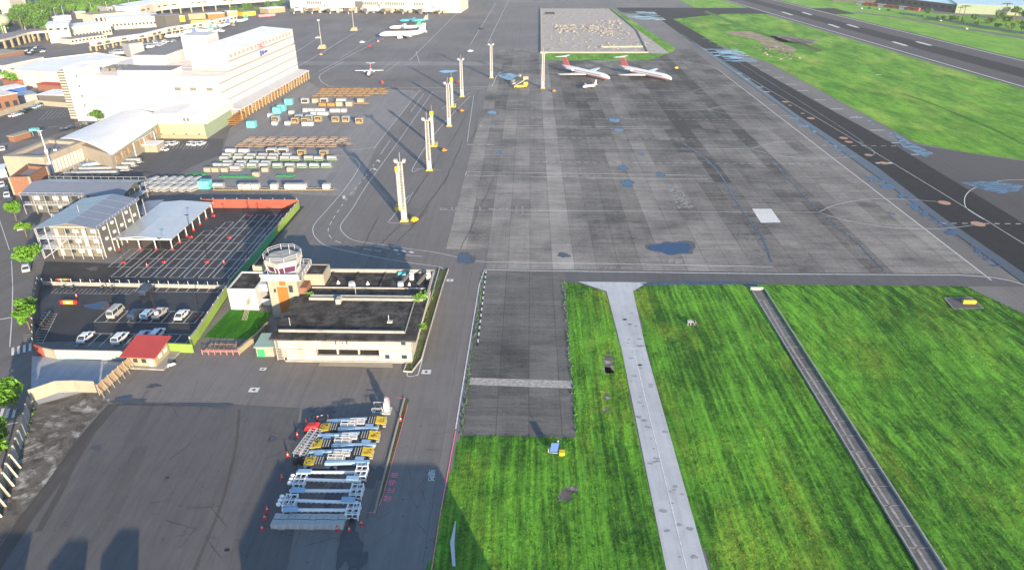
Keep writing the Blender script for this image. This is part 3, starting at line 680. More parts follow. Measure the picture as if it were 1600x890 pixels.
def slab_roof_block(t, name, x0, y0, z0, x1, y1, z1, wall, roof, par=.6):
    """walls as a body, parapet ring and a roof surface set below it"""
    w_ = MB().bx(x0,y0,z0,x1,y1,z1-par-.02); w_.build(name, wall, t)
    p = MB(); k = .35
    p.bx(x0,y0,z1-par,x1,y0+k,z1); p.bx(x0,y1-k,z1-par,x1,y1,z1); p.bx(x0,y0+k,z1-par,x0+k,y1-k,z1); p.bx(x1-k,y0+k,z1-par,x1,y1-k,z1); p.build('parapet', wall, t)
    MB().bx(x0+k,y0+k,z1-par-.02,x1-k,y1-k,z1-par+.06).build('roof', roof, t)
def win(t, lst, axis, c, mat='glass', name='window', th=.08):
    """windows in a wall plane; axis 'y': plane y=c (front); axis 'x': plane x=c. lst of (a0,z0,a1,z1)"""
    for a0, z0, a1, z1 in lst:
        m_ = MB()
        if axis == 'y': m_.bx(a0, c-th, z0, a1, c+.02, z1)
        else: m_.bx(c-.02, a0, z0, c+th, a1, z1)
        m_.build(name, mat, t)

M['paleLouvre'] = plain('pale_louvre', (.36,.36,.35), .6)
# ---- white cargo terminal
t = T('cargo_building', 'huge white five storey cargo building with tall block and orange loading bays', 'warehouse', (-204, 310, 0))
MB().prism([(0,0),(65,0),(70.2,97),(0,97)], 0, 19.38).build('wall', 'wall_white', t)
m_ = MB(); m_.bx(0,0,19.4,65,.4,20); m_.bx(0,.4,19.4,.4,97,20); m_.build('parapet', 'wall_white', t)
MB().prism([(.4,.4),(64.6,.4),(69.6,96.6),(.4,96.6)], 19.39, 19.5).build('roof', 'roof_pink', t)
MB().loft([[(x,y,z) for x,y,z in ((65+(y-14)*.06-(17 if k in (0,3) else 0), y, (20 if k<2 else 27.6+(1.4 if k==3 else 0))) for k in range(4))] for y in (14, 97)]).build('upper_block', 'wall_white', t)
m_ = MB(); m_.add([(48,14,29.1),(65,14,27.7),(70,97,27.7),(53,97,29.1)], [(0,1,2,3)]); m_.build('upper_roof', 'roof_white', t)
for z in (4, 8.2, 12.4, 16.4): 
    m_ = MB(); m_.bx(-.05,-.12,z,65.12,0,z+.5); m_.loft([[(65.01,0,z),(65.16,0,z),(65.16,0,z+.5),(65.01,0,z+.5)],[(70.2,97,z),(70.36,97,z),(70.36,97,z+.5),(70.2,97,z+.5)]]); m_.build('floor_band', 'trim_grey', t)
m_ = MB(); m_.bx(48,13.9,23.6,65.2,14,24.2); m_.loft([[(65.1,14,23.6),(65.25,14,23.6),(65.25,14,24.2),(65.1,14,24.2)],[(70.05,97,23.6),(70.2,97,23.6),(70.2,97,24.2),(70.05,97,24.2)]]); m_.build('upper_band', 'trim_grey', t)
m_ = MB(); m_.bx(0,-.12,19.3,65.12,0,19.6); m_.build('floor_band', 'trim_grey', t)
win(t, [(44.5,13.6,47.5,15.2),(51.5,13.6,54.5,15.2),(59,13.6,62,15.2),(46,5.7,49,7),(53,5.7,56,7)], 'y', 0, 'louvre', 'louvre')
win(t, [(1.5,16.9,4,18.4),(4.6,16.9,7,18.4),(8,5.5,11,7.1)], 'x', 65, 'louvre', 'louvre')
for k in range(17):
    if k in (7, 8): continue
    y = 16.5+k*4.6; MB().bx(0,0,0,.1,2.7,1.5).build('louvre', 'paleLouvre', t).location = (65.15+(y-14)*.06+.05, y, 25.2)
lettering('sign_lettering', 'TACT', 65.15+38*.06+.3, 52, 3.4, R(93.6+0), 'red', 1, 25.2+.2, parent=t, rx=R(90), kind=None).rotation_euler = (R(90), 0, R(86.6))
m_ = MB(); m_.bx(0,0,0,.1,.7,2.6); m_.bx(0,1.4,0,.1,2.1,2.6); m_.bx(0,3,0.3,.1,5,2.2); m_.bx(0,6,.6,.1,11,1.7); o = m_.build('sign_marks', 'blue', t); o.location = (67.6, 49, 20.6)
# stair tower
slab_roof_block(t, 'stair_tower', -3, -1.2, 0, 5.5, 12, 24, 'wall_white', 'roof_white')
MB().bx(-9,3,0,-3,9,21.5).build('stair_frame', 'wall_stain', t)
for k in range(17): MB().bx(-9.02,2.85,1+k*1.22,-3.3,3.02,1.6+k*1.22).build('stair_window', 'dgrey', t)
for k in range(5): MB().bx(1.6,-1.28,2.2+k*4.3,2.6,-1.2,3.4+k*4.3).build('window', 'louvre', t)
# roof structures
m_ = MB(); m_.bx(20,0.8,19.6,44,12,22.3); m_.build('penthouse', 'wall_white', t); MB().bx(19.8,.6,22.3,44.2,12.2,22.5).build('penthouse_roof', 'roof_grey', t)
MB().bx(12,30,19.6,28,75,24).build('plant_block', 'wall_white', t); MB().bx(12,30,24,28,75,24.2).build('plant_roof', 'roof_grey', t)
MB().bx(30,46,19.6,43,60,31).build('lift_tower', 'wall_white', t); MB().bx(29.95,45.95,25.2,43.05,46,25.8).build('lift_band', 'trim_grey', t)
MB().bx(43.2,62,19.6,47.9,76,25).build('lift_annex', 'roof_grey', t)
for k in range(3): MB().bx(30,14+k*9,19.5,48,14.3+k*9,19.75).build('roof_kerb', 'trim_grey', t)
for i in range(4):
    for j in range(2): MB().bx(6.5+i*3.4,13+j*5,19.6,9+i*3.4,16.5+j*5,21.2).build('cooling_unit', 'louvre', t)
# loading dock along the apron side
MB().loft([[(65.13,2,5.2),(72,2,4.6),(72,2,5),(65.13,2,5.8)],[(70.1,97,5.2),(76.5,97,4.6),(76.5,97,5),(70.1,97,5.8)]]).build('dock_canopy', 'wall_white', t)
MB().bx(65.14,2,0,65.3,14,4.9).build('dock_wall', 'orange', t)
for k in range(24):
    y = 3+k*4.05; MB().bx(71.3+(y-2)*.047,y,0,71.8+(y-2)*.047,y+.5,4.62).build('dock_post', 'cream2', t)
    
for k in range(23):
    y = 5.3+k*4.05; m_ = MB(); x = 69.5+(y-2)*.047
    for q in range(2+k%3): m_.bx(x,y-.9,.1+q*1.15,x+1.7,y+.9,1.0+q*1.15)
    m_.build('racking', 'orange' if k % 4 else 'wood', t)
for k in range(5):
    m_ = MB(); x = 73.5; y = -6+k*3.1; m_.bx(x-5,y,0,x-4.8+3.5,y+2.2,.2); m_.bx(x-5,y,.9,x-1.5,y+2.2,1.05); m_.bx(x-5,y,0,x-4.8,y+.2,2.6); m_.bx(x-1.7,y,0,x-1.5,y+.2,2.6); m_.bx(x-5,y+2,0,x-4.8,y+2.2,2.6); m_.bx(x-5,y,2,x-1.5,y+2.2,2.15); m_.build('racking', 'orange', t)

# ---- pale green shed
t = T('green_shed', 'pale green walled shed with white upper storey in front of cargo building', 'shed', (-157.5, 281, 0))
MB().bx(0,0,0,22,28.8,6.2).build('wall', 'palegreen', t); MB().bx(0,-.25,0,22.3,0,1.6).build('base_wall', 'cream2', t)
MB().bx(-.4,.3,6.2,23.5,28.8,9.8).build('upper_wall', 'wall_white', t)
MB().loft([[(-.8,y,9.8),(24,y,9.8),(11.6,y,10.7)] for y in (-.2,28.8)]).build('roof', 'roof_white', t)
win(t, [(13.5,7.2,14.6,8.7),(15,7.2,16.1,8.7),(6,4.6,7,5.2)], 'y', .3-.02, 'louvre')
win(t, [(2.5+k*5.4,1.7,3.3+k*5.4,2.1) for k in range(4)], 'y', 0)

# ---- arched warehouse
def vault(name, label, cat, q, h, rise, wall, roof, hw=0.0):
    """q: four eave corners near-left, near-right, far-right, far-left (world)"""
    ox, oy = q[0]; t = T(name, label, cat, (ox, oy, 0)); L = [(x-ox, y-oy) for x, y in q]
    MB().prism(L, 0, h-.02).build('wall', wall, t)
    rings = []
    for a, b in ((L[0],L[1]), (L[3],L[2])):
        a, b = Vector(a), Vector(b); up = []
        for i in range(13):
            f = -.03+1.06*i/12; p = a+(b-a)*f; up.append((p.x,p.y,h+rise*(1-(2*(i/12)-1)**2)))
        dn = [(x,y,z-.25) for x,y,z in up[::-1]]; rings.append(up+dn)
    MB().loft(rings).build('roof', roof, t, False); 
    return t
t = vault('arched_warehouse', 'long warehouse with white arched roof beside pale green shed', 'warehouse', [P(95,217,7), P(172,241,7), P(256,184,7), P(192,174,7)], 7, 2.0, 'cream', 'roof_white')
for k in range(9):
    a, b = Vector(P(172,241,7)), Vector(P(256,184,7)); q = a+(b-a)*(k+.5)/9.5-Vector(t.location[:2]); MB().bx(q.x,q.y,3,q.x+.3,q.y+2.6,5.5).build('window', 'wood', t)
t = T('yard_canopy', 'light blue flat canopy on white posts beside arched warehouse', 'canopy', P(180,223,5.6))
q = [Vector(P(*p, 5.6))-Vector(t.location[:2]) for p in ((180,222),(206,224.5),(241,204.5),(222,202))]
MB().prism([tuple(p) for p in q], 5.45, 5.7).build('roof', 'ribbed_blue', t)
for p, r in ((q[0],q[3]),(q[1],q[2])):
    for k in range(3):
        c = p+(r-p)*(.04+k*.46); MB().tube((c.x,c.y,0),(c.x,c.y,5.45),.22).build('post', 'wall_white', t)
t = T('store_cabin', 'small cream block under the end of light blue canopy', 'building', P(212,238)); MB().bx(0,0,0,9,6,3).build('wall', 'cream', t); MB().bx(-.2,-.2,3,9.2,6.2,3.2).build('roof', 'roof_white', t); win(t, [(2,.1,4,2.2)], 'y', 0, 'louvre', 'door')

# ---- low parapet building and brick block by the street
def poly_building(name, label, cat, px, z, wall, roof, par=1.0, parh=.25, inset=.9):
    w_ = [P(*p, z) for p in px]; c = Vector((sum(x for x,_ in w_)/len(w_), sum(y for _,y in w_)/len(w_)))
    t = T(name, label, cat, (c.x, c.y, 0)); L = [(x-c.x, y-c.y) for x, y in w_]
    a = sum(L[i][0]*L[(i+1)%len(L)][1]-L[(i+1)%len(L)][0]*L[i][1] for i in range(len(L)))
    if a < 0: L = L[::-1]
    MB().prism(L, 0, z-par-.02).build('wall', wall, t)
    n = len(L); ins = []
    for i in range(n):
        p = Vector(L[i]); e1 = (p-Vector(L[i-1])).normalized(); e2 = (Vector(L[(i+1)%n])-p).normalized()
        n1 = Vector((-e1.y,e1.x)); n2 = Vector((-e2.y,e2.x)); bis = (n1+n2); bis /= max(.3, bis.length**2/2); ins.append(p+bis*inset)
    m_ = MB(); lo, hi = z-par, z
    vs = [(x,y,lo) for x,y in L]+[(x,y,hi) for x,y in L]+[(p.x,p.y,lo) for p in ins]+[(p.x,p.y,hi) for p in ins]; fs = []
    for i in range(n):
        j = (i+1)%n; fs += [(i,j,n+j,n+i), (n+i,n+j,3*n+j,3*n+i), (2*n+j,2*n+i,3*n+i,3*n+j), (j,i,2*n+i,2*n+j)]
    m_.add(vs, fs).build('parapet', wall, t)
    MB().prism([tuple(p) for p in ins], z-par, z-par+.07).build('roof', roof, t)
    return t, L
t, L = poly_building('office_block', 'low cream office block with broad parapet and white panelled side', 'building', [(4,244),(67,246),(132,220),(74,216)], 8, 'cream', 'roof_grey', 1.2, .3, 2.2)
a, b = Vector(L[1]) if False else Vector(P(67,246,8))-Vector(t.location[:2]), Vector(P(132,220,8))-Vector(t.location[:2])
d = (b-a); 
for k in range(12):
    p = a+d*(k+.3)/12.5; q_ = a+d*(k+1.0)/12.5; MB().loft([[(p.x,p.y,1.5),(p.x+.15,p.y-.05,1.5),(p.x+.15,p.y-.05,5.8),(p.x,p.y,5.8)],[(q_.x,q_.y,1.5),(q_.x+.15,q_.y-.05,1.5),(q_.x+.15,q_.y-.05,5.8),(q_.x,q_.y,5.8)]]).build('window', 'wall_white', t)
MB().tube((3,-4,6.9),(3,-4,8.6),.6).build('roof_vent', 'wall_white', t); MB().tube((6,-3.5,6.9),(6,-3.5,8.6),.6).build('roof_vent', 'wall_white', t)
t, L = poly_building('brick_block', 'small red brick block with cream parapet on the street corner', 'building', [(14,277),(45,276),(72,260),(41,257)], 6.5, 'brick', 'roof_grey', 1.1, .3, .9)
for p in L[:4]: MB().bx(p[0]-.3,p[1]-.3,0,p[0]+.3,p[1]+.3,6.55).build('corner_pillar', 'cream', t)
t = T('link_roof', 'flat cream roof between office block and arched warehouse', 'building', P(130,235,6)); q = [Vector(P(*p,6))-Vector(t.location[:2]) for p in ((130,228),(158,231),(172,222),(140,219))]
MB().prism([tuple(p) for p in q], 4.4, 6).build('roof', 'wall_white', t); MB().prism([tuple(p*.85) for p in q], 0, 4.4).build('wall', 'cream', t)
t = T('yard_wall', 'dark retaining wall with white rail behind the cart yard', 'wall', P(80,298)); a = Vector(P(80,298))-Vector(t.location[:2]); b = Vector(P(172,240))-Vector(t.location[:2])
MB().bar((a.x,a.y,1.1),(b.x,b.y,1.1),.35,2.2).build('wall', 'concrete', t)
for k in range(14): p = a+(b-a)*k/13; MB().tube((p.x,p.y,2.2),(p.x,p.y,3.2),.06).build('rail_post', 'steel', t)
MB().bar((a.x,a.y,3.2),(b.x,b.y,3.2),.1,.1).build('rail', 'steel', t)

# ---- steel-framed prefab office by the car park
def frame_gallery(t, x0, x1, y, zs, top, step=2.6, depth=1.5, back=None):
    back = y+depth
    for z in zs:
        MB().bx(x0,y,z-.12,x1,back,z).build('gallery_floor', 'steel', t)
        m_ = MB()
        for r in (.55, 1.05): m_.bar((x0,y,z+r),(x1,y,z+r),.06,.06)
        n = int((x1-x0)/.9)
        for k in range(n+1): m_.bar((x0+(x1-x0)*k/n,y,z),(x0+(x1-x0)*k/n,y,z+1.05),.05,.05)
        m_.build('railing', 'steel', t)
    n = int((x1-x0)/step)
    for k in range(n+1):
        x = x0+(x1-x0)*k/n; MB().bar((x,y,0),(x,y,top),.11,.11).build('frame_post', 'steel', t)
t = T('prefab_office', 'three storey prefab office with grey ribbed gable roof and beige front galleries', 'office', (-127.5, 164.5, 0))
MB().bx(0,1.2,0,13.2,21,8.8).build('wall', 'tan', t); MB().bx(13.2,.5,0,13.35,20.5,8.8).build('side_wall', 'dgrey', t)
MB().loft([[(-3.2,y,8.9),(6.5,y,10.5),(14,y,8.95),(14,y,8.75),(6.5,y,10.3),(-3.2,y,8.7)] for y in (-.6,21.6)]).build('roof', 'ribbed_grey', t)
for z in (0.1, 3.1, 6.0): MB().bx(0,1.05,z+2.55,13.2,1.2,z+2.9).build('floor_beam', 'wall_white', t)
MB().loft([[(0,y,8.8),(13.2,y,8.8),(6.5,y,10.25)] for y in (.9,1.2)]).build('gable', 'tan', t)
frame_gallery(t, -3, 13.2, -.5, (3.0, 5.9), 8.8)
m_ = MB(); m_.bar((-3,0,0),(-3,20,0.02),.1,.1); 
for k in range(7):
    MB().bar((-3,k*3.2,0),(-3,k*3.2,8.8),.14,.14).build('frame_post', 'steel', t)
for z in (3.0,5.9):
    MB().bx(-3,1.2,z-.12,0,20,z).build('gallery_floor', 'steel', t); m_ = MB(); m_.bar((-3,0,z+1.05),(-3,20,z+1.05),.06,.06); m_.bar((-3,0,z+.5),(-3,20,z+.5),.06,.06); m_.build('railing', 'steel', t)
for z in (.2, 3.1, 6.0):
    for k, x in enumerate((1.0, 3.6, 6.0, 8.4, 10.9)):
        if (k+int(z)) % 3 == 0: MB().bx(x,1.1,z,x+.9,1.22-.05,z+2.1).build('door', 'wall_white', t)
        else: f = MB().bx(x,1.08,z+.9,x+1.5,1.18,z+2).build('window', 'glass' if k % 2 else 'wall_white', t)
for k, (y, z) in enumerate(((2.5,1.2),(2.5,4.3),(2.5,7.3),(6.5,4.6),(6.5,7.3),(10.5,1.6),(10.5,4.9),(14,7.3),(17.5,5.1),(14.5,4.6),(18,1.9))): MB().bx(13.36,y,z,13.75,y+.95,z+.8).build('air_conditioner', 'wall_white', t)
for y in (0.5,4.9,8.8,12.7,16.6,20.4): MB().bx(13.36,y,0,13.5,y+.16,8.8).build('side_post', 'wall_white', t)
for y in (21.3,): 
    for x in (10.5, 14): MB().bar((x,y+1.6,0),(x,y+1.6,8.5),.11,.11).build('frame_post', 'steel', t)
m_ = MB()
for x in (13.95,):
    m_.bar((x,-.4,9.6),(x,21.4,9.6),.06,.06)
    for k in range(15): m_.bar((x,-.4+k*1.55,8.95),(x,-.4+k*1.55,9.6),.06,.06)
m_.build('roof_rail', 'steel', t)
m_ = MB()
for k in range(1,5): m_.bx(-3,k*4.3,0,14,k*4.3+.1,.1)
for k in range(1,5):
    y = k*4.3; m_ = MB(); m_.add([(-3.1,y,8.97),(6.5,y,10.56),(13.9,y,9.02),(-3.1,y+.16,8.97),(6.5,y+.16,10.56),(13.9,y+.16,9.02)], [(0,1,4,3),(1,2,5,4)]); m_.build('roof_joint', 'steel', t)
MB().bar((-2.8,-.5,.2),(1.5,-.5,3),.5,.15).build('staircase', 'steel', t); MB().bar((1.5,-.9,3.1),(5.2,-.9,5.9),.5,.15).build('staircase', 'steel', t)
MB().bar((4.5,8,10.2),(4.5,8,12.2),.08,.08).build('roof_mast', 'steel', t)
t = T('prefab_office', 'two storey prefab office with long grey ribbed roof behind the three storey one', 'office', (-155, 196, 0))
MB().bx(0,1.2,0,28,13.5,6.3).build('wall', 'dgrey', t)
MB().loft([[(x,-.6,6.4),(x,6.9,8.1),(x,14.4,6.4),(x,14.4,6.2),(x,6.9,7.9),(x,-.6,6.2)] for x in (-1.5,31)]).build('roof', m_metalroof('ribbed_grey_roof_across', (.18,.195,.225), 1, .45), t)
MB().loft([[(x,1.2,6.3),(x,13.4,6.3),(x,6.9,7.85)] for x in (27.6,28)]).build('gable', 'tan', t)
frame_gallery(t, -1.2, 28, -.5, (3.1,), 6.3, 3.6)
for k in range(5): MB().bar((30.8,k*3.2,0),(30.8,k*3.2,6.3),.11,.11).build('frame_post', 'steel', t)
MB().bx(28,0,3,30.8,13.5,3.12).build('gallery_floor', 'steel', t)
for k in range(9): MB().bx(1.5+k*3,1.1,4.0,3.3+k*3,1.19,5.4).build('window', ('wall_white','glass','wall_white')[k%3], t)
for k in range(8): MB().bx(2+k*3.2,1.1,1.0,3.2+k*3.2,1.19,2.2).build('window', ('wall_white','glass')[k%2], t)
m_ = MB(); m_.bar((-1.4,14.3,7.3),(30.8,14.3,7.3),.07,.07)
for k in range(14): m_.bar((-1.4+k*2.47,14.3,6.4),(-1.4+k*2.47,14.3,7.3),.07,.07)
m_.build('roof_rail', 'steel', t); m_ = MB(); m_.bar((-1.4,-.5,7.1),(19,-.5,7.1),.07,.07)
for k in range(8): m_.bar((-1.4+k*2.8,-.5,6.4),(-1.4+k*2.8,-.5,7.1),.07,.07)
m_.build('roof_rail', 'steel', t)
t = T('entrance_sign_board', 'long white sign board with blue lettering strip below the rear prefab office', 'sign', (-141.5, 186, 0)); MB().bx(0,0,2.6,13,.4,4).build('board', 'wall_white', t)
MB().bar((.3,.2,0),(.3,.2,2.6),.2,.2).build('post', 'steel', t); MB().bar((12.5,.2,0),(12.5,.2,2.6),.2,.2).build('post', 'steel', t)
m_ = MB(); [m_.bx(1+k*.9,-.03,3,1.6+k*.9,-.005,3.6) for k in range(9) if k != 4]; m_.build('sign_marks', 'blue', t)
# car park canopy
t = T('car_park_canopy', 'pale metal canopy roof on white posts at the upper car park', 'canopy', (-114, 170, 0))
MB().loft([[(0,y,3.5),(6.5,y,4.1),(16.3,y,3.5),(16.3,y,3.3),(6.5,y,3.9),(0,y,3.3)] for y in (0,28)]).build('roof', 'ribbed_pale', t)
MB().bx(-.1,-.12,3.15,16.4,0,3.62).build('fascia', 'wall_white', t)
for k in range(7):
    for x in ((.5, 15.6) if k else (.6, 6.5, 11, 15.6)):
        p = MB().tube((x,.5+k*4.5,0),(x,.5+k*4.5,3.3),.16).build('post', 'wall_white', t)
        if x > 15 or k == 0: MB().bx(x-.26,.24+k*4.5,0,x+.26,.76+k*4.5,.5).build('post_guard', 'red', p)
t = T('lean_to_roof', 'low dark ribbed roof between prefab office and pale canopy', 'canopy', (-120.5, 189, 0)); MB().loft([[(0,0,2.7),(5.8,0,3.1),(5.8,0,2.95),(0,0,2.55)],[(0,12,2.7),(5.8,12,3.1),(5.8,12,2.95),(0,12,2.55)]]).build('roof', 'ribbed_grey', t)
for x, y in ((.3,.3),(5.5,.3),(.3,11.6),(5.5,11.6)): MB().tube((x,y,0),(x,y,2.6),.1).build('post', 'steel', t)

# ---- walls of the car park
def wall_run(name, label, pts, h, th, mat, cap=None, posts=0, cat='wall', postmat='steel', posth=.5, panels=None):
    o = pts[0]; t = T(name, label, cat, o)
    for i in range(len(pts)-1):
        a = Vector(pts[i])-Vector(o); b = Vector(pts[i+1])-Vector(o)
        MB().bar((a.x,a.y,h/2),(b.x,b.y,h/2),th,h).build('panel', (panels or [mat])[i % len(panels or [mat])], t)
        if cap: MB().bar((a.x,a.y,h+.06),(b.x,b.y,h+.06),th+.12,.12).build('coping', cap, t)
        if posts:
            n = max(1, int((b-a).length/posts))
            for k in range(n+1): p = a+(b-a)*k/n; MB().bar((p.x,p.y,h),(p.x,p.y,h+posth),.1,.1).build('post', postmat, t)
    return t
wall_run('red_wall', 'coral red boundary wall along the top of the upper car park', [(-103.5,202.3),(-73,202.6)], 2.9, .3, 'redwall', None, 3.4, postmat='wall_white')
wall_run('green_wall', 'lime green boundary wall on the right side of the car park', [(-72.6,202.6),(-72.9,180),(-73.2,148),(-72.9,146),(-71.4,125),(-71.4,121.5)], 2.3, .3, 'greenwall', 'concrete', 3.4, postmat='wall_white', panels=['greenwall','green','greenwall','greenwall','greenwall'])
wall_run('green_wall', 'short bright lime wall right of the red roofed guardhouse', [P(251,548),P(302,550.5),(-71.4,121.5)], 2.1, .3, 'greenwall')
wall_run('mural_wall', 'white wall with faded blue mural below the lower car park', [P(57,551),P(72,556.5),P(90,560),P(122,560.5),P(160,561.5),P(196,562)], 2.2, .3, 'mural', None, 0, panels=['redwall','cream','mural','mural','mural'])
wall_run('fence', 'white post and concrete barrier between the upper and lower car parks', [P(68,445),P(357,451)], 1.0, .25, 'concrete', None, 2.4, 'fence', 'wall_white', .9)
wall_run('fence', 'dark slatted fence along the street side of the lower car park', [P(62,446),P(54,490),P(55,542)], 1.9, .12, 'dgrey', None, 3, 'fence')
wall_run('construction_fence', 'beige sheet fence panels in the lower left yard', [P(50,627),P(92,612.5),P(120,611.5),P(152,613)], 2.7, .12, 'cream', None, 0, 'fence')
t = T('timber_fence', 'brown braced timber gate fence leading to the guardhouse', 'fence', P(156,617)); a = Vector((0,0)); b = Vector(P(204,574))-Vector(P(156,617))
MB().bar((0,0,1.2),(b.x,b.y,1.2),.08,2.1).build('boarding', 'wood', t)
for k in range(7):
    p = b*k/6; MB().bar((p.x,p.y,0),(p.x,p.y,2.6),.14,.14).build('post', 'cream', t); MB().bar((p.x,p.y,2.4),(p.x+1.3,p.y-.7,0),.1,.1).build('brace', 'cream', t)
for z in (.5,2.3): MB().bar((0,0,z),(b.x,b.y,z),.12,.1).build('rail', 'cream', t)
t = T('panel_fence', 'grey concrete panel fence with white buttresses along the lower left edge', 'fence', P(50,640)); pts = [Vector(p)-Vector(P(50,640)) for p in PP((50,636),(40,680),(28,716),(12,758),(-8,806),(-30,850))]
for i in range(5):
    a, b = pts[i], pts[i+1]
    for k in range(3):
        p, q = a+(b-a)*k/3, a+(b-a)*(k+1)/3*.995; MB().bar((p.x,p.y,1.3),(q.x,q.y,1.3),.16,2.6).build('panel', 'concrete' if (k+i)%3 else 'louvre', t)
        MB().bar((q.x,q.y,0),(q.x,q.y,2.9),.22,.22).build('post', 'wall_stain', t)
        if i > 1: MB().add([(q.x,q.y,2.7),(q.x+1.2,q.y-.3,0),(q.x+.1,q.y-.2,0),(q.x+.15,q.y+.15,2.7),(q.x+1.3,q.y-.1,0),(q.x,q.y+.2,0)], [(0,1,2),(3,5,4),(0,3,4,1),(0,2,5,3)]).build('buttress', 'wall_stain', t)

# ---- guardhouse
t = T('guardhouse', 'small cream guardhouse with bright red sheet roof at the gate', 'guardhouse', P(204,572), R(-3))
MB().bx(0,0,.25,5.6,5.2,2.7).build('wall', 'cream2', t); MB().bx(-.8,-.9,0,7.6,6,.25).build('plinth', 'concrete', t)
MB().loft([[(-1.1,-.9,2.9),(6.4,-.9,2.9),(6.4,-.9,2.75),(-1.1,-.9,2.75)],[(-1.1,6,3.9),(6.4,6,3.9),(6.4,6,3.75),(-1.1,6,3.75)]]).build('roof', 'redroof', t)
win(t, [(1,1.1,1.9,2),(2.8,1.1,3.7,2)], 'y', 0); MB().bx(4.2,-.05,.25,5,0,2.2).build('door', 'wall_white', t)
win(t, [(1.4,1.2,2.6,2.1),(3.4,1.2,4.6,2.1)], 'x', 5.6, 'wall_white')

M['recess_shade'] = plain('painted_recess_shade', (.012,.011,.01), .95)  # near-black colour paints in the shade of the window recess
# ---- old passenger building with black roof
t = T('old_terminal', 'old flat roofed terminal with black stained roof and stained white front', 'building', (-51.5, 117.3, 0))
W_, D_ = 30, 30
MB().bx(.8,.8,0,28.2,29.2,5.4).build('wall', 'wall_stain', t)
MB().bx(.8,-.3,2.9,28.2,.8,5.4).build('upper_wall', 'wall_stain', t); MB().bx(2.2,-.5,0,8.5,.8,2.9).build('lower_wall', 'wall_stain', t)
MB().bx(8.5,-.5,0,21.5,0.05,1.5).build('balcony_wall', 'wall_stain', t); MB().bx(21.5,-.5,0,28.2,.8,2.9).build('lower_wall', 'wall_stain', t); MB().bx(1.9,-.75,-.02,28.2,-.5,.35).build('plinth', 'concrete', t)
MB().bx(8.5,.72,1.3,21.5,.79,2.9).build('recess', 'recess_shade', t)  # back plate painted black for shade, since sun reaches it
for x in (12.6, 17): MB().bx(x,.1,0,x+.3,.78,2.9).build('pillar', 'wall_stain', t)
MB().bx(-.6,-1.1,5.4,29.4,16.5,5.75).build('roof', 'blackroof', t)
MB().bx(0.6,1.6,5.75,26.6,1.9,6.3).build('roof_kerb', 'concrete', t)
MB().bx(26.6,1.6,5.75,26.8,15,5.95).build('roof_kerb', 'concrete', t)
for y in (15.2, 16.4): MB().bx(3.0,y,5.75,28.5,y+.4,6.35).build('roof_kerb', 'concrete', t)
MB().bx(-.6,16.5,5.3,29.4,29.6,5.65).build('rear_roof', 'blackroof', t)
MB().bx(1,29.3,5.65,29.4,29.7,6.5).build('rear_parapet', 'concrete', t); MB().bx(29,16.8,5.65,29.4,29.3,6.4).build('side_parapet', 'concrete', t)
for x in (5,11,17.5,23.5): MB().bx(x,21.5,5.65,x+.25,29,5.95).build('roof_rib', 'blackroof', t)
MB().bx(2,21,5.65,28.5,21.25,6.0).build('roof_rib', 'concrete', t)
for i, (x, y, s_) in enumerate(((7.5,23.5,.5),(11,22.3,.9),(14.5,23.2,.5),(24.3,23,.5),(22.3,22.6,.8))):
    (MB().tube((x,y,5.65),(x,y,6.2+s_*.5),s_,s_*(.15 if s_<.6 else .8),8)).build('roof_vent', 'wall_white', t)
for x, y in ((24,25.5),(28,25.5)):
    MB().bx(x,y,5.65,x+.9,y+.9,7.6).build('water_tank', 'wall_white', t); MB().bar((x,y,7.3),(x-1.8,y-2.4,5.8),.9,.12).build('roof_hatch', 'louvre', t)
MB().bx(20.8,28,5.65,22.6,28.8,6.3).build('teal_box', 'teal', t)
MB().tube((22.6,6.2,5.75),(22.6,6.2,7.4),.08).build('roof_pipe', 'steel', t); MB().bx(22.3,5.6,5.75,23.4,6.4,6.1).build('roof_plinth', 'wall_stain', t)
MB().tube((2.2,4.2,5.75),(2.2,4.2,7.7),.06).build('roof_pipe', 'steel', t); MB().bx(9.5,13.4,5.75,10.5,15.1,6.9).build('chimney', 'wall_stain', t); MB().tube((13,17.6,5.65),(13,17.6,8.2),.06).build('roof_pipe', 'steel', t)
win(t, [(22.7,1.0,23.6,1.9),(26.1,1.0,27.2,1.9)], 'y', -.5); win(t, [(26.2,4.2,27.1,5.1)], 'y', -.3)
win(t, [(12.6,4.2,12.9,5.2),(14,4.3,14.3,4.7),(14.9,4.2,15.2,4.9)], 'y', -.3, 'dgrey', 'wall_hole')
MB().bx(28.2,1,2.2,28.3,28,4).build('side_band', 'cream', t)
m_ = MB()
for k in range(14): m_.bx(.2,-.2,.2+k*.38,1.5,.0,.3+k*.38)
m_.bx(.1,-.25,0,.22,.05,5.4); m_.bx(1.5,-.25,0,1.62,.05,5.4); m_.build('ladder', 'wall_stain', t)
wall_run('planter_kerb', 'weedy kerbed planter strip along the right side of the old terminal', [(-22.8,160.3),(-22.9,146),(-24.6,113.6),(-22.9,113.4),(-21.6,118),(-20.9,150),(-20.4,160)], .3, .2, 'wall_stain')
sheet('planter_soil', [(-22.7,160),(-22.8,146),(-24.4,113.8),(-23.1,113.7),(-21.8,118),(-21.1,150),(-20.6,160)], .12, 'scrub')
sheet('forecourt_slab', PP((497,572),(505,557),(612,560),(614,575)), .1, 'cream')
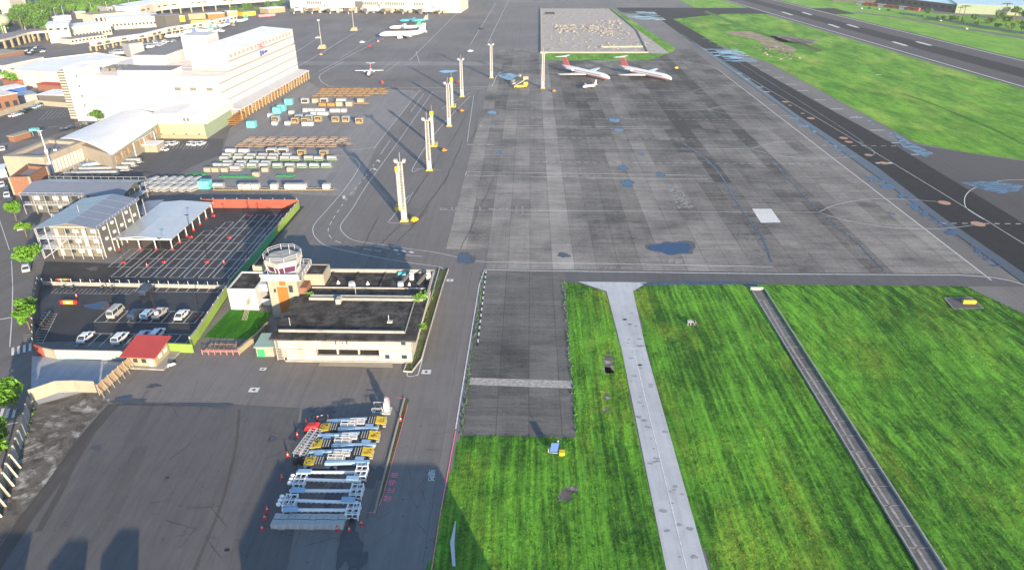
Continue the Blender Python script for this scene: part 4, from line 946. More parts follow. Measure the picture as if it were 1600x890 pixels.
# ---- old control tower with its wings
t = T('control_tower', 'derelict beige control tower with orange panel and railed white cab', 'control tower', (-58, 134.5, 0))
MB().bx(0,0,0,6.6,6.6,10).build('shaft', 'cream', t); MB().bx(1.9,-.08,1.2,4.3,0,7.9).build('orange_panel', 'orangewood', t); MB().bx(2.6,-.07,8.3,4.0,0,9.5).build('orange_panel', 'orangewood', t)
win(t, [(4.6,6.6,5.5,8.3),(4.8,3.0,5.5,4.2),(1.1,6.6,1.6,7.4)], 'y', 0); 
MB().bx(6.6,1,0,9.6,6,5.5).build('stair_annex', 'cream', t); MB().bx(6.6,1,5.5,8.2,4.4,7.2).build('stair_landing', 'brick', t)
MB().bar((6.8,.6,3.6),(9.8,.6,6),.9,.12).build('stair_flight', 'concrete', t)
MB().bx(-1.1,-1,9.9,8.0,7.4,10.2).build('gallery', 'wall_stain', t)
m_ = MB(); m_.bx(-1.1,-1,10.2,7.4,-.8,11.5); m_.bx(-1.1,-1,10.2,-.9,7.4,10.9); m_.build('gallery_parapet', 'wall_white', t)
def ngon(cx, cy, r, n, z, ph=0): return [(cx+r*cos(2*pi*(i+.5)/n+ph), cy+r*sin(2*pi*(i+.5)/n+ph), z) for i in range(n)]
MB().loft([ngon(3.2,3.2,3.5,6,10.2), ngon(3.2,3.2,3.5,6,11.2)]).build('cab_base', 'wall_white', t)
MB().loft([ngon(3.2,3.2,3.3,6,11.2), ngon(3.2,3.2,3.8,6,12.7)]).build('cab_glass', N('violet_tinted_glass').out((.09,.03,.08), .15, .6), t)
for x, y, z in ngon(3.2,3.2,3.45,6,0): MB().bar((x,y,11.2),(x+(x-3.2)*.13,y+(y-3.2)*.13,12.8),.16,.16).build('cab_mullion', 'wall_white', t)
for f in (-.33, .33): MB().bar((3.2+f*3,.3,11.2),(3.2+f*3.2,-.12,12.8),.14,.14).build('cab_mullion', 'wall_white', t)
MB().loft([ngon(3.2,3.2,3.95,6,12.7), ngon(3.2,3.2,4.3,6,13.0), ngon(3.2,3.2,4.15,6,13.9), ngon(3.2,3.2,3.8,6,14.0)]).build('cab_roof', 'wall_stain', t)
m_ = MB(); rg = ngon(3.2,3.2,4.1,8,14.0)
for i in range(8):
    a, b = rg[i], rg[(i+1)%8]; m_.bar(a, (a[0],a[1],15.3), .08, .08)
    for z in (.7, 1.2): m_.bar((a[0],a[1],14.1+z), (b[0],b[1],14.1+z), .07, .07)
m_.build('roof_rail', 'wall_white', t)
m_ = MB()
for a, b in (((8,-1),(8,7.4)), ((5.6,-1),(8,-1)), ((-1,7.3),(8,7.3))):
    for z in (10.8, 11.4): m_.bar((*a,z),(*b,z),.07,.07)
    for k in range(6): p = Vector(a)+(Vector(b)-Vector(a))*k/5; m_.bar((p.x,p.y,10.2),(p.x,p.y,11.4),.07,.07)
m_.build('gallery_rail', 'wall_white', t); MB().tube((4.6,4,14.1),(4.6,4,16.6),.06).build('antenna', 'steel', t); MB().tube((.9,-.9,11.5),(.5,-.6,14),.05).build('antenna', 'steel', t)
t = T('tower_wing', 'white low wing with black flat roof left of control tower', 'building', (-69.2, 137.8, 0))
slab_roof_block(t, 'wall', 0, 0, 0, 6.6, 9, 5.5, 'wall_white', 'blackroof', .35); MB().bx(6.6,2.5,3.6,11.2,9,5.4).build('link_block', 'wall_white', t); MB().bx(6.6,2.3,0,11.2,2.5,1.6).build('link_rail', 'steel', t)
t = T('roof_block', 'cream upper block with dark roof standing behind left of control tower', 'building', (-66.6, 147.5, 0)); slab_roof_block(t, 'wall', 0, 0, 0, 7.2, 8.5, 6.8, 'cream', 'blackroof', .2)
t = T('roof_block', 'cream upper block with dark roof standing behind right of control tower', 'building', (-51.8, 139.5, 0)); slab_roof_block(t, 'wall', 0, 0, 5.7, 5, 5.5, 8.6, 'cream', 'blackroof', .2)
t = T('garage_shed', 'small pale shed with flat green roof and green door by the old terminal', 'shed', P(402,557), R(2)); MB().bx(0,0,0,3.6,5,2.4).build('wall', 'cream', t)
MB().bx(-.3,-.3,2.4,3.9,5.3,2.55).build('roof', plain('sea_green_roof', (.28,.4,.34), .7), t); MB().bx(.2,-.06,0,1.7,0,1.8).build('door', 'green', t)
wall_run('garden_wall', 'low orange coping wall edging the lawn by the shed', [P(374,552),P(402,529),P(420,510)], 1.3, .5, 'cream2')
t = T('fallen_trellis', 'collapsed reddish trellis frame lying beside the garden', 'trellis', P(318,552)); m_ = MB(); rnd = random.Random(8)
for k in range(9): m_.bar((k*.95,rnd.uniform(-.2,.2),.3),(k*.9+rnd.uniform(-.5,.5),3.2,.5+rnd.uniform(0,.6)),.09,.09)
for k in range(4): m_.bar((0,k*1.0,.4),(8,k*1.0+rnd.uniform(-.3,.3),.5),.09,.09)
m_.build('frame', 'wood', t); m_ = MB(); [m_.bar((k*1.3,-.4,0),(k*1.3,-.4,1.2),.1,.1) for k in range(7)]; m_.bar((0,-.4,1),(8,-.4,1),.08,.08); m_.build('railing', 'pink', t)
t = T('leaning_poles', 'bundle of pale poles leaning over the garden lawn', 'poles', P(378,500)); m_ = MB(); [m_.bar((k*.35,0,0),(1.2+k*.25,3.4,4.2),.08,.08) for k in range(4)]; m_.build('pole', 'cream', t)

# ---- office block behind the camera that throws the long shade over the yard
t = T('office_building', 'plain cream office block beyond the near edge of the yard', 'building', (-17, 19, 0))
slab_roof_block(t, 'wall', 0, 0, 0, 27, 17.5, 12, 'cream', 'roof_grey')
for k in range(8): MB().bx(1.5+k*3.2,17.5,5.5,3.3+k*3.2,17.58,7.2).build('window', 'glass', t)
MB().bx(-29,3,0,-26,8,10.2).build('stair_tower', 'cream', t); MB().bx(-12,2,0,0,9,6).build('wing', 'cream', t); MB().bx(-20.5,1,0,-17.5,6,11.2).build('stair_tower', 'cream', t); MB().bx(-40,4,0,-35.5,10,10).build('stair_tower', 'cream', t)
# ================================================================ MASTS, VEHICLES, GROUND EQUIPMENT
M['mast'] = plain('mast_paint', (.33,.33,.32), .6, .12, 1.2, dirt=.25)
M['tyre'] = plain('rubber', (.02,.02,.02), .85)
M['silver'] = plain('silver_canvas', (.3,.32,.335), .5, .18, .8, dirt=.3)
M['whitebox'] = plain('white_container', (.42,.42,.41), .5, .12, .8, dirt=.2)
M['brownframe'] = plain('rusty_brown_frame', (.26,.19,.15), .8, .3, 1)
M['orangeframe'] = plain('orange_brown_frame', (.3,.17,.05), .75, .3, 1)
M['greenframe'] = plain('pale_green_frame', (.22,.4,.2), .7, .2, 1)
M['paleblue'] = plain('pale_blue_paint', (.24,.38,.52), .45, .08, 1)
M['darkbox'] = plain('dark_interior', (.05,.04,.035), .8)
ORD = ['first','second','third','fourth','fifth','sixth','seventh','eighth','ninth','tenth','eleventh','twelfth','thirteenth','fourteenth']
def tall_mast(h=18.4, head=True):
    t = T('light_mast', '', 'light mast')
    MB().bx(-1.25,-.9,0,1.25,.9,.3).build('base', 'yellow', t); MB().bx(-1.0,-.7,.3,1.0,.7,.7).build('footing', 'concrete', t)
    for s_ in (-1, 1): MB().loft([[(s_*.62-.26,-.24,.7),(s_*.62+.26,-.24,.7),(s_*.62+.26,.24,.7),(s_*.62-.26,.24,.7)],[(s_*.5-.17,-.17,h),(s_*.5+.17,-.17,h),(s_*.5+.17,.17,h),(s_*.5-.17,.17,h)]]).build('column', 'mast', t)
    m_ = MB(); m_.bar((-.12,0,.9),(-.12,0,h-.2),.07,.07); m_.bar((.12,0,.9),(.12,0,h-.2),.07,.07); [m_.bar((-.4,0,1+k*.9),(.4,0,1+k*.9),.1,.12) for k in range(int((h-1)/.9))]; m_.build('ladder', 'mast', t)
    MB().bx(-.5,-.55,.7,.5,-.2,3.6).build('control_box', 'whitebox', t)
    if head:
        MB().bx(-1.5,-.45,h,1.5,.45,h+.2).build('platform', 'mast', t)
        for s_ in (-1, 1): MB().loft([[(s_*1.1-.5,-.5,h+.2),(s_*1.1+.5,-.5,h+.2),(s_*1.1+.5,.35,h+.3),(s_*1.1-.5,.35,h+.3)],[(s_*1.3-.5,-.7,h+.8),(s_*1.3+.5,-.7,h+.8),(s_*1.3+.5,.2,h+1.0),(s_*1.3-.5,.2,h+1.0)]]).build('floodlight', 'whitebox', t)
        MB().tube((0,0,h+.2),(0,0,h+3),.05).build('aerial', 'steel', t)
    return t
def short_mast(h=12.5):
    t = T('camera_mast', '', 'camera mast'); MB().bx(-1.7,-1.2,0,1.7,1.2,.3).build('base', 'yellow', t)
    MB().bx(-.55,-.35,.3,.55,.35,h).build('column', 'mast', t); MB().bx(-.7,-.55,h,.7,.55,h+1.6).build('camera_head', 'yellow', t); MB().tube((0,0,h+1.6),(0,0,h+4),.05).build('aerial', 'steel', t)
    m_ = MB()
    for x in (-1.6,1.6):
        for y in (-1.1,1.1): m_.bar((x,y,.3),(x,y,1.3),.12,.12)
    for y in (-1.1,1.1): m_.bar((-1.6,y,1.2),(1.6,y,1.2),.1,.1)
    m_.build('guard_rail', 'yellow', t); return t
K_t, K_s = Kind(tall_mast), Kind(short_mast)
for (x, y), l in zip(((632,345),(671,266),(702,197),(722,151),(768,122),(848,138)), ('nearest tall twin column light mast beside the road bend','second tall twin column light mast from the road bend','third tall twin column light mast from the road bend','fourth tall twin column light mast from the road bend','tall light mast standing alone near the white lead-in curve','tall light mast standing by the yellow boarding stairs')):
    K_t.put(P(x, y), R(4), l, 'floodlight masts in a line along the apron')
for (x, y), l in zip(((626,327),(677,228),(707,167)), ('short yellow headed camera mast tucked behind the nearest light mast','short yellow headed camera mast in front of the third light mast','short yellow headed camera mast in front of the fourth light mast')):
    K_s.put(P(x, y), 0, l, 'short camera masts with yellow railings')
def slim_mast():
    t = T('floodlight_pole', '', 'floodlight pole'); MB().tube((0,0,0),(0,0,19),.32,.2,6).build('pole', 'mast', t); MB().bx(-.9,-.4,19,.9,.4,19.8).build('lamp_head', 'whitebox', t)
    MB().loft([[(-3.2,-2,0),(3.2,-2,0),(3.2,2,0),(-3.2,2,0)],[(-1.4,-.8,2.4),(2.6,-.8,2.9),(2.6,.8,2.9),(-1.4,.8,2.4)]]).build('base_cover', 'cream2', t); return t
K = Kind(slim_mast)
K.put(P(503,76), 0, 'slim floodlight pole with cream base left of the far apron', 'slim floodlight poles on the far apron'); K.put(P(553,48), 0, 'slim floodlight pole with cream base just left of parked white airliners', 'slim floodlight poles on the far apron')
t = T('tall_street_lamp', 'very tall pale lamp pole leaning over the office block by the street', 'lamp pole', P(86,278)); MB().tube((0,0,0),(0,0,17),.32,.18,6).build('pole', 'wall_white', t); MB().bar((-.9,0,17),(.9,0,17),.5,.3).build('lamp_head', 'whitebox', t)

# cars -------------------------------------------------------------
def car_maker(name, col, kind='saloon', cat='car'):
    def mk():
        t = T(name, '', cat); L = {'saloon':4.6,'hatch':4.3,'suv':4.7,'van':4.9,'pickup':4.8,'bus':9.0}[kind]; W = 1.82 if kind != 'bus' else 2.4
        H = {'saloon':1.42,'hatch':1.5,'suv':1.72,'van':1.95,'pickup':1.7,'bus':3.0}[kind]; bh = H*.6
        def ring(x, hw, z0, z1, sh=.12): return [(x,-hw,z0),(x,hw,z0),(x,hw,z1-sh),(x,hw-sh,z1),(x,-hw+sh,z1),(x,-hw,z1-sh)]
        h = W/2
        st = [(-L/2,h*.8,.4,bh*.82),(-L/2+.15,h*.94,.25,bh*.97),(-L/2+.9,h,.2,bh),(0,h,.2,bh),(L/2-1.1,h,.2,bh*.95),(L/2-.25,h*.93,.25,bh*.8),(L/2,h*.75,.4,bh*.66)]
        if kind in ('van','bus'): st[-2] = (L/2-.25,h*.95,.25,bh*.95); st[-3] = (L/2-1.1,h,.2,bh)
        body = MB().loft([ring(*s) for s in st]).build('body', col, t)
        a, b = {'saloon':(-1.75,1.2),'hatch':(-2.0,1.15),'suv':(-2.15,1.15),'van':(-2.35,1.9),'pickup':(-.35,1.3),'bus':(-4.3,4.3)}[kind]; sl = .55 if kind not in ('van','bus') else .15; rs = .75 if kind == 'saloon' else .3
        ra, rb = a+rs, b-sl
        g = MB().loft([[(a,-h*.92,bh-.02),(b,-h*.92,bh-.02),(b,h*.92,bh-.02),(a,h*.92,bh-.02)],[(ra,-h*.76,H-.06),(rb,-h*.76,H-.06),(rb,h*.76,H-.06),(ra,h*.76,H-.06)]]); g.build('windows', 'glass', t)
        MB().loft([[(ra-.06,-h*.8,H-.08),(rb+.06,-h*.8,H-.08),(rb+.06,h*.8,H-.08),(ra-.06,h*.8,H-.08)],[(ra+.1,-h*.7,H),(rb-.1,-h*.7,H),(rb-.1,h*.7,H),(ra+.1,h*.7,H)]]).build('roof', col, t)
        for s_ in (-1,1):
            m_ = MB(); [m_.bar((x,s_*h*.9,bh-.05),(x2,s_*h*.78,H-.06),.09,.06) for x, x2 in ((a,ra),(b,rb),((a+b)/2,(ra+rb)/2))]; m_.build('pillar', col, t)
            MB().bx(L/2-.12,s_*h*.62-.16,bh*.55,L/2+.0,s_*h*.62+.16,bh*.72).build('headlight', 'whitebox', t)
            for x in (-L/2+.85, L/2-.85): MB().tube((x,s_*(h-.2),.33),(x,s_*(h+.01),.33),.33,.33,10).build('wheel', 'tyre', t)
        if kind == 'pickup': MB().bx(-2.25,-.75,bh-.1,-.45,.75,bh+.0).build('cargo_bed', 'darkbox', t); MB().tube((-1.3,0,bh),(-1.3,0,bh+.75),.55,.5,10).build('load', 'whitebox', t)
        if name == 'roof_rack_van': MB().bx(-1.9,-.6,H+.05,1.2,.6,H+.3).build('roof_rack', 'silver', t)
        return t
    return Kind(mk)
M['carwhite'] = N('white_car_paint').out((.62,.63,.64), .25, .5); M['cardark'] = N('dark_blue_car_paint').out((.02,.03,.06), .2, .5); M['carblue'] = N('pale_blue_car_paint').out((.3,.4,.5), .25, .5); M['carsilver'] = N('beige_silver_car_paint').out((.45,.42,.38), .3, .5, .2); M['carblack'] = N('black_car_paint').out((.012,.012,.015), .2, .5)
CW = car_maker('parked_car', 'carwhite'); CWS = car_maker('parked_car', 'carwhite', 'suv'); CD = car_maker('parked_car', 'cardark', 'suv'); CB = car_maker('parked_car', 'carblue', 'hatch'); VAN = car_maker('roof_rack_van', 'carsilver', 'van', 'van'); PU = car_maker('pickup_truck', 'carsilver', 'pickup', 'pickup truck'); CK = car_maker('parked_car', 'carblack', 'hatch'); BUS = car_maker('small_bus', 'carwhite', 'bus', 'bus')
U = R(88); G1 = 'cars parked in the lower car park'
for kk, x, y, l, rz in ((VAN,182,491,'beige van with roof rack at the left end of the middle parking row',U),(CD,213,494,'dark blue car second from the left in the middle parking row',U),(CB,232,493,'pale blue car between dark blue car and beige pickup',U),(PU,251,492,'beige pickup carrying a round white load in the middle parking row',U),(CW,285,494,'white saloon alone near the right end of the middle parking row',U),
    (CD,230,457,'dark blue car alone in the top row by the white barrier',U),(CW,135,529,'white saloon parked leftmost in the bottom row behind the mural wall',U),(CWS,189,531,'white car with dark bonnet in the bottom row left of red roof',U),(CB,225,527,'pale car mostly hidden behind the red roofed guardhouse',U),(CWS,247,525,'white car parked just right of the red roofed guardhouse',U)):
    kk.put(P(x, y), rz, l, G1)
CD.put(P(388,459), U, 'blue car tucked against the green wall at the right of the top row', G1)
G2 = 'cars parked along the street'
for kk, x, y, l in ((CW,4,290,'white car at the left picture edge beside the street'),(CD,11,298,'dark car second in the line along the street'),(CW,12,306,'white car in the line along the street near the prefab'),(CK,17,315,'black car at the near end of the street line'),(CW,42,421,'white car under the street trees beside the lot fence'),(CW,33,357,'white car half hidden by the second street tree'),(CW,5,234,'white van-like car at far left beside the office block')):
    kk.put(P(x, y), R(122), l, G2)
G3 = 'cars in front of the pale green shed'
for i, (kk, x, y) in enumerate(((CD,246,227),(CW,255,227),(CW,264,226.5),(CW,273,226),(CW,299,226),(CW,307,226.5),(CW,316,226),(CW,256,235),(CW,216,232))):
    kk.put(P(x, y), R(80) if i < 7 else R(150), ('dark car leftmost before the pale green shed','white car second from left before the pale green shed','white car third from left before the pale green shed','white car fourth from left before the pale green shed','white car fifth from left before the pale green shed','white car second from right before the pale green shed','white car rightmost before the pale green shed','white car standing askew in the lane before the pale green shed','white car under the light blue yard canopy')[i], G3)
G4 = 'cars in the far left car park'
for i, (kk, x, y) in enumerate(((CW,22,182),(CB,29,180),(CK,38,177),(CK,45,173),(CB,53,170),(CB,60,167),(CK,66,165))):
    kk.put(P(x, y), R(60), f'{("white","pale blue","black","black","pale blue","pale blue","black")[i]} car {ORD[i]} from the left by the far left yard wall', G4)
for i, (x, y, l) in enumerate(((566,67,'small white van driving on the far apron taxi lane'),(497,60,'small white car beside the slim floodlight pole'),(735,81,'small white car on the apron road beyond the tall masts'),(752,46,'dark vehicle far up the apron road'))):
    (CW if i < 3 else CK).put(P(x, y), R(40), l, 'service vehicles on the far apron')
BUS.put(P(8,273), R(122), 'white bus at the left edge beside the office block', None)

# motorbikes -------------------------------------------------------
def bike():
    t = T('motorbike', '', 'motorbike'); MB().loft([[(-.9,-.16,.5),(-.9,.16,.5),(-.9,.14,.85),(-.9,-.14,.85)],[(-.1,-.2,.35),(-.1,.2,.35),(-.1,.18,.8),(-.1,-.18,.8)],[(.5,-.12,.5),(.5,.12,.5),(.5,.1,1.0),(.5,-.1,1.0)]]).build('body', 'cardark', t)
    for x in (-.65,.65): MB().tube((x,-.07,.28),(x,.07,.28),.28,.28,8).build('wheel', 'tyre', t)
    MB().bar((.45,-.35,1.05),(.45,.35,1.05),.06,.06).build('handlebar', 'steel', t); return t
K = Kind(bike)
for i in range(6): K.put((-115+i*3.0, 149.6), R(80), f'dark motorbike {ORD[i]} from the left in the upper striped bays', 'motorbikes in the striped bays')
for i in range(4): K.put((-114.5+i*2.4+(5 if i > 1 else 0), 145.8), R(80), f'dark motorbike {ORD[i]} from the left in the lower striped bays', 'motorbikes in the striped bays')
for i in range(5): K.put((-110.3+i*.33, 134-i*1.25), R(5), f'dark motorbike {ORD[i]} from the top in the slanted bays by the slatted fence', 'motorbikes in the slanted bays')

# lamp posts in the car parks ---------------------------------------
def lot_lamp():
    t = T('car_park_lamp', '', 'lamp post'); MB().tube((0,0,0),(0,0,7),.1,.07,6).build('pole', 'black', t); MB().bx(-.5,-.2,6.95,.5,.2,7.1).build('lamp_head', 'black', t)
    MB().tube((0,0,0),(0,0,.55),.3,.16,8).build('guard', 'red', t); MB().bx(-.75,-.22,0,-.35,.22,.35).build('barrier_foot', 'red', t); return t
K = Kind(lot_lamp)
for x, y, l in ((195,411,'black lamp post with red guard nearest the prefab office'),(258,410,'black lamp post second from the left in the near stall rows'),(325,410,'black lamp post third from the left in the near stall rows'),(300,371,'black lamp post right of the pale canopy'),(360,372,'black lamp post in the middle of the upper car park'),(335,338,'black lamp post top left near the red wall'),(391,338,'black lamp post top right near the red wall'),(419,371,'black lamp post beside the green wall'),(388,405,'black lamp post close to the control tower wing'),
    (176,478,'black lamp post above the beige van'),(242,483,'black lamp post above the pale blue car'),(311,496,'black lamp post with red guard at right end of the middle row')): K.put(P(x, y), 0, l, 'lamp posts in the car parks')
def cone(): 
    t = T('traffic_cone', '', 'traffic cone'); MB().bx(-.24,-.24,0,.24,.24,.06).build('base', 'red', t); MB().tube((0,0,.06),(0,0,.95),.2,.05,8).build('body', 'red', t); MB().tube((0,0,.4),(0,0,.65),.15,.1,8).build('band', 'whitebox', t); return t
K = Kind(cone)
for x, y, l in ((410,827,'lowest red cone left of the grey crates'),(414,810,'red cone second from the bottom left of the grey crates'),(418,798,'red cone third from the bottom left of the grey crates'),(441,748,'red cone left of the uppermost round lamps'),(450,713,'red cone left of the black truss racks'),(465,682,'red cone left of the upper end of the truss racks'),(479,662,'red cone at the left end of the striped chain'),(496,657,'red cone at the middle of the striped chain'),(513,655,'tall red cone at the left tip of the topmost blue boom'),(527,828,'red cone below the right half of the grey crates'),(546,829,'red cone below the right end of the grey crates'),(565,819,'red cone right of the grey crates'),(626,657,'red cone standing in the planted kerb strip'),(350,411,'red cone lying by the middle stalls'),(230,416,'red cone in the near stall rows right of the prefab office'),(220,320+70,'red cone near the canopy posts'),(120,464,'red cone by the yellow barriers')):
    K.put(P(x, y), 0, l, 'traffic cones', (1.15,1.15,1.15))
for i, (x, y, l) in enumerate(((108,474,'low yellow barrier with red ends in the lower car park'),(100,440,'low yellow barrier near the upper left gate'))):
    t = T('road_barrier', l, 'barrier', P(x, y)); MB().bx(-1.2,-.3,0,1.2,.3,.8).build('body', 'yellow', t); MB().bx(-1.9,-.3,0,-1.22,.3,.8).build('end_block', 'red', t); MB().bx(1.22,-.3,0,1.9,.3,.8).build('end_block', 'red', t); MB().bx(-.5,-.35,.3,.5,-.3,.8).build('panel', 'whitebox', t)

# baggage carts, dollies, containers ---------------------------------
def wheels(t, L, W):
    for x in (-L/2+.5, L/2-.5):
        for y in (-W/2+.15, W/2-.15): MB().tube((x,y-.08,.2),(x,y+.08,.2),.2,.2,6).build('wheel', 'tyre', t)
def cart(top, frame, L=3.4, W=1.7, H=1.9, curtain=None):
    def mk():
        t = T('baggage_cart', '', 'baggage cart'); MB().bx(-L/2,-W/2,.3,L/2,W/2,.5).build('deck', frame, t); wheels(t, L, W)
        MB().loft([[(x,-W/2,H-.35),(x,-W/2*.7,H-.05),(x,0,H),(x,W/2*.7,H-.05),(x,W/2,H-.35),(x,W/2,H-.45),(x,-W/2,H-.45)] for x in (-L/2,L/2)]).build('canopy', top, t)
        for x in (-L/2,L/2-.12): MB().bx(x,-W/2,.5,x+.12,W/2,H-.44).build('end_panel', curtain or top, t)
        MB().bx(-L/2+.12,-W/2+.02,.95,L/2-.12,W/2-.02,H-.44).build('side_curtain', top, t)
        MB().bar((L/2,0,.35),(L/2+.9,0,.3),.08,.08).build('tow_bar', frame, t); return t
    return Kind(mk)
def flat(frame, bed, L=3.5, W=2.5):
    def mk():
        t = T('cargo_dolly', '', 'cargo dolly'); m_ = MB()
        m_.bx(-L/2,-W/2,.35,L/2,-W/2+.2,.62); m_.bx(-L/2,W/2-.2,.35,L/2,W/2,.62); m_.bx(-L/2,-W/2+.2,.35,-L/2+.2,W/2-.2,.62); m_.bx(L/2-.2,-W/2+.2,.35,L/2,W/2-.2,.62); m_.build('frame', frame, t)
        m_ = MB(); [m_.bx(-L/2+.2+k*(L-.4)/5,-W/2+.2,.4,-L/2+.2+(k+.55)*(L-.4)/5,W/2-.2,.5) for k in range(5)]; m_.build('roller_bed', bed, t)
        wheels(t, L, W); MB().bar((L/2,0,.4),(L/2+1,0,.3),.1,.1).build('tow_bar', frame, t); return t
    return Kind(mk)
def box(frame, skin, L=3.2, W=2.3, H=2.5, openfront=True, fill='orangeframe'):
    def mk():
        t = T('cargo_container', '', 'cargo container'); b0 = .3
        MB().bx(-L/2,-W/2+.06,b0,L/2,W/2,H).build('shell', skin, t)
        if openfront:
            m_ = MB(); y = -W/2
            m_.bx(-L/2,y-.06,b0,-L/2+.28,y+.05,H); m_.bx(L/2-.28,y-.06,b0,L/2,y+.05,H); m_.bx(-L/2+.28,y-.06,b0,L/2-.28,y+.05,b0+.25); m_.bx(-L/2+.28,y-.06,H-.35,L/2-.28,y+.05,H); m_.build('door_frame', frame, t)
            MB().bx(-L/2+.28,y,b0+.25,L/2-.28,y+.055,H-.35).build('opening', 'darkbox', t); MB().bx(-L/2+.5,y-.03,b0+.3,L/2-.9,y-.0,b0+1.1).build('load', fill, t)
        MB().bx(-L/2,-W/2,.1,L/2,W/2,b0-.01).build('pallet', frame, t); return t
    return Kind(mk)
rj = random.Random(11)
J = lambda a: rj.uniform(-a, a)
def row(K_, xs, y, noun, where, group, rz=0, jit=.25, sc=None, dy=0.0):
    for i, x in enumerate(xs):
        p = P(x, y+dy*i); K_.put((p[0]+J(jit), p[1]+J(jit)), rz+J(.05), f'{noun} {ORD[i]} from left {where}', group, sc)
OF = flat('orangeframe', 'brownframe', 3.3, 2.2); TF = flat('brownframe', 'cream', 3.6, 2.6); GF = flat('green', 'darkbox', 3.2, 2.0); TF2 = flat('cream', 'brownframe', 3.6, 2.4)
for j, (y, x0, n) in enumerate(((140.5,506,10),(144,503,11),(147.5,500,11),(151,494,9))):
    row(OF, [x0+k*9.9+J(1.2) for k in range(n)], y, 'empty orange cargo dolly', f'in orange park line {ORD[j]} from top', 'orange cargo dollies', rj.choice((0, pi)), .3)
for j, (y, x0, n, K_) in enumerate(((217.5,392,10,TF),(221.5,388,10,TF2),(226,380,11,TF),(230,372,10,TF))):
    row(K_, [x0+k*16.2+J(1.5) for k in range(n)], y, 'empty brown cargo dolly', f'in brown park line {ORD[j]} from top', 'brown cargo dollies', R(3), .3)
WB = box('whitebox', 'whitebox', 3.6, 2.4, 2.3, True, 'darkbox'); OB = box('orangeframe', 'orangeframe', 3.6, 2.0, 1.7, False); YB = box('cream2', 'cream2', 3.2, 2.4, 2.5); TB = box('teal', 'teal', 4.2, 3.2, 3.0, False); SB = box('silver', 'whitebox', 2.4, 2.0, 1.7, False); BB = box('cream2', 'paleblue', 3.2, 2.4, 2.5); CB2 = box('cream', 'cream', 3.2, 2.2, 2.3, False)
row(WB, (478,), 161, 'white open cargo container', 'in the top container line', 'white cargo containers'); row(CB2, (493,), 161, 'cream cargo container', 'in the top container line', 'cream cargo containers')
WB.put(P(507,160.5), 0, 'white open container between cream and orange ones in the top line', 'white cargo containers')
for i, x in enumerate((530,537)): SB.put(P(x,159.5), 0, f'small silver box {ORD[i]} of two behind the white pair', 'small silver cargo boxes')
row(OB, (504,518), 166, 'low orange cargo box', 'in the top container line', 'orange cargo boxes'); row(CB2, (531,546), 166, 'pale cargo container', 'in the pair right of orange boxes', 'cream cargo containers'); row(OF, (553,562,571), 163, 'orange dolly', 'right of the pale container pair', 'orange cargo dollies'); CB2.put((P(564,161)[0], P(564,161)[1]), 0, 'cream container standing on the orange dollies at right', 'cream cargo containers')
row(SB, (478,487,496,505), 175, 'small pinkish white cargo box', 'in the left four of the box line', 'small white cargo boxes'); row(SB, (519.5,529,538.5), 175.5, 'small pinkish white cargo box', 'in the right three of the box line', 'small white cargo boxes'); row(SB, (491,501,510), 180.5, 'small silver cargo box', 'just below the box line', 'small white cargo boxes')
SB.put(P(456,178.5), 0, 'small white cargo box alone right of teal boxes', 'small white cargo boxes'); row(SB, (430,450), 195.5, 'small white cargo box', 'left of the yellow framed containers', 'small white cargo boxes'); row(SB, (477,486.5), 196.5, 'small white open cargo box', 'before the yellow framed containers', 'small white cargo boxes'); SB.put(P(423,183), 0, 'small white box beside the pair of teal boxes', 'small white cargo boxes')
row(YB, (462,477), 192.5, 'yellow framed open cargo container', 'in the left pair of the yellow line', 'yellow framed cargo containers'); YB.put(P(498,189.5), 0, 'yellow framed container in the middle of the line', 'yellow framed cargo containers'); YB.put(P(525,190), 0, 'yellow framed container left of the pale blue one', 'yellow framed cargo containers'); YB.put(P(562,192.5), 0, 'yellow framed container standing alone at the right end', 'yellow framed cargo containers')
row(BB, (431,), 190, 'pale blue container with open front', 'left end of the yellow line', 'pale blue cargo containers'); BB.put(P(541,190), 0, 'pale blue container with yellow frame near the right end', 'pale blue cargo containers'); BB.put(P(484,188), 0, 'pale blue container behind the left yellow pair', 'pale blue cargo containers'); BB.put(P(468,187.5), 0, 'pale blue container behind the leftmost yellow one', 'pale blue cargo containers')
for x, y, l in ((452,163.5,'teal cargo box standing alone nearest the loading bays'),(434,177,'front teal cargo box of the touching pair'),(441,173,'rear teal cargo box of the touching pair'),(394,199,'teal cargo box at the corner of the loading bays'),(322,294,'teal cargo box at the right end of the silver cart rows')): TB.put(P(x, y), 0, l, 'teal cargo boxes', (.9,.9,.95))
CS = cart('silver', 'greenframe'); CWT = cart('whitebox', 'greenframe', 3.8, 2.0, 2.3); CSD = cart('silver', 'steel', 3.6, 1.8, 2.0)
row(CWT, (362,381), 241.5, 'large white roofed cart', 'at top left of the silver cart park', 'white roofed baggage carts'); row(WB, (426,444), 240.5, 'white open cargo container', 'at the top of the silver cart park', 'white cargo containers'); row(YB, (472,), 241.5, 'cream framed open container', 'above the silver carts', 'yellow framed cargo containers', sc=(.95,.95,.85)); YB.put(P(507,242.5), 0, 'cream framed open container above the right end of silver carts', 'yellow framed cargo containers', (.95,.95,.85))
row(CS, (352,372,391,409,428,446,463,482,500,519), 251, 'silver roofed baggage cart', 'in the upper full line', 'silver roofed baggage carts', jit=.3); row(CS, (356,375,394,412,430,448), 246.5, 'silver roofed baggage cart', 'in the short line above the upper full line', 'silver roofed baggage carts', jit=.3)
row(CS, (341,357,375,394,413,434,454,473,492,511), 262.5, 'silver roofed baggage cart', 'in the lower full line', 'silver roofed baggage carts', jit=.3); row(CS, (358,379,398,416), 257.8, 'silver roofed baggage cart', 'in the short line above the lower full line', 'silver roofed baggage carts', jit=.3)
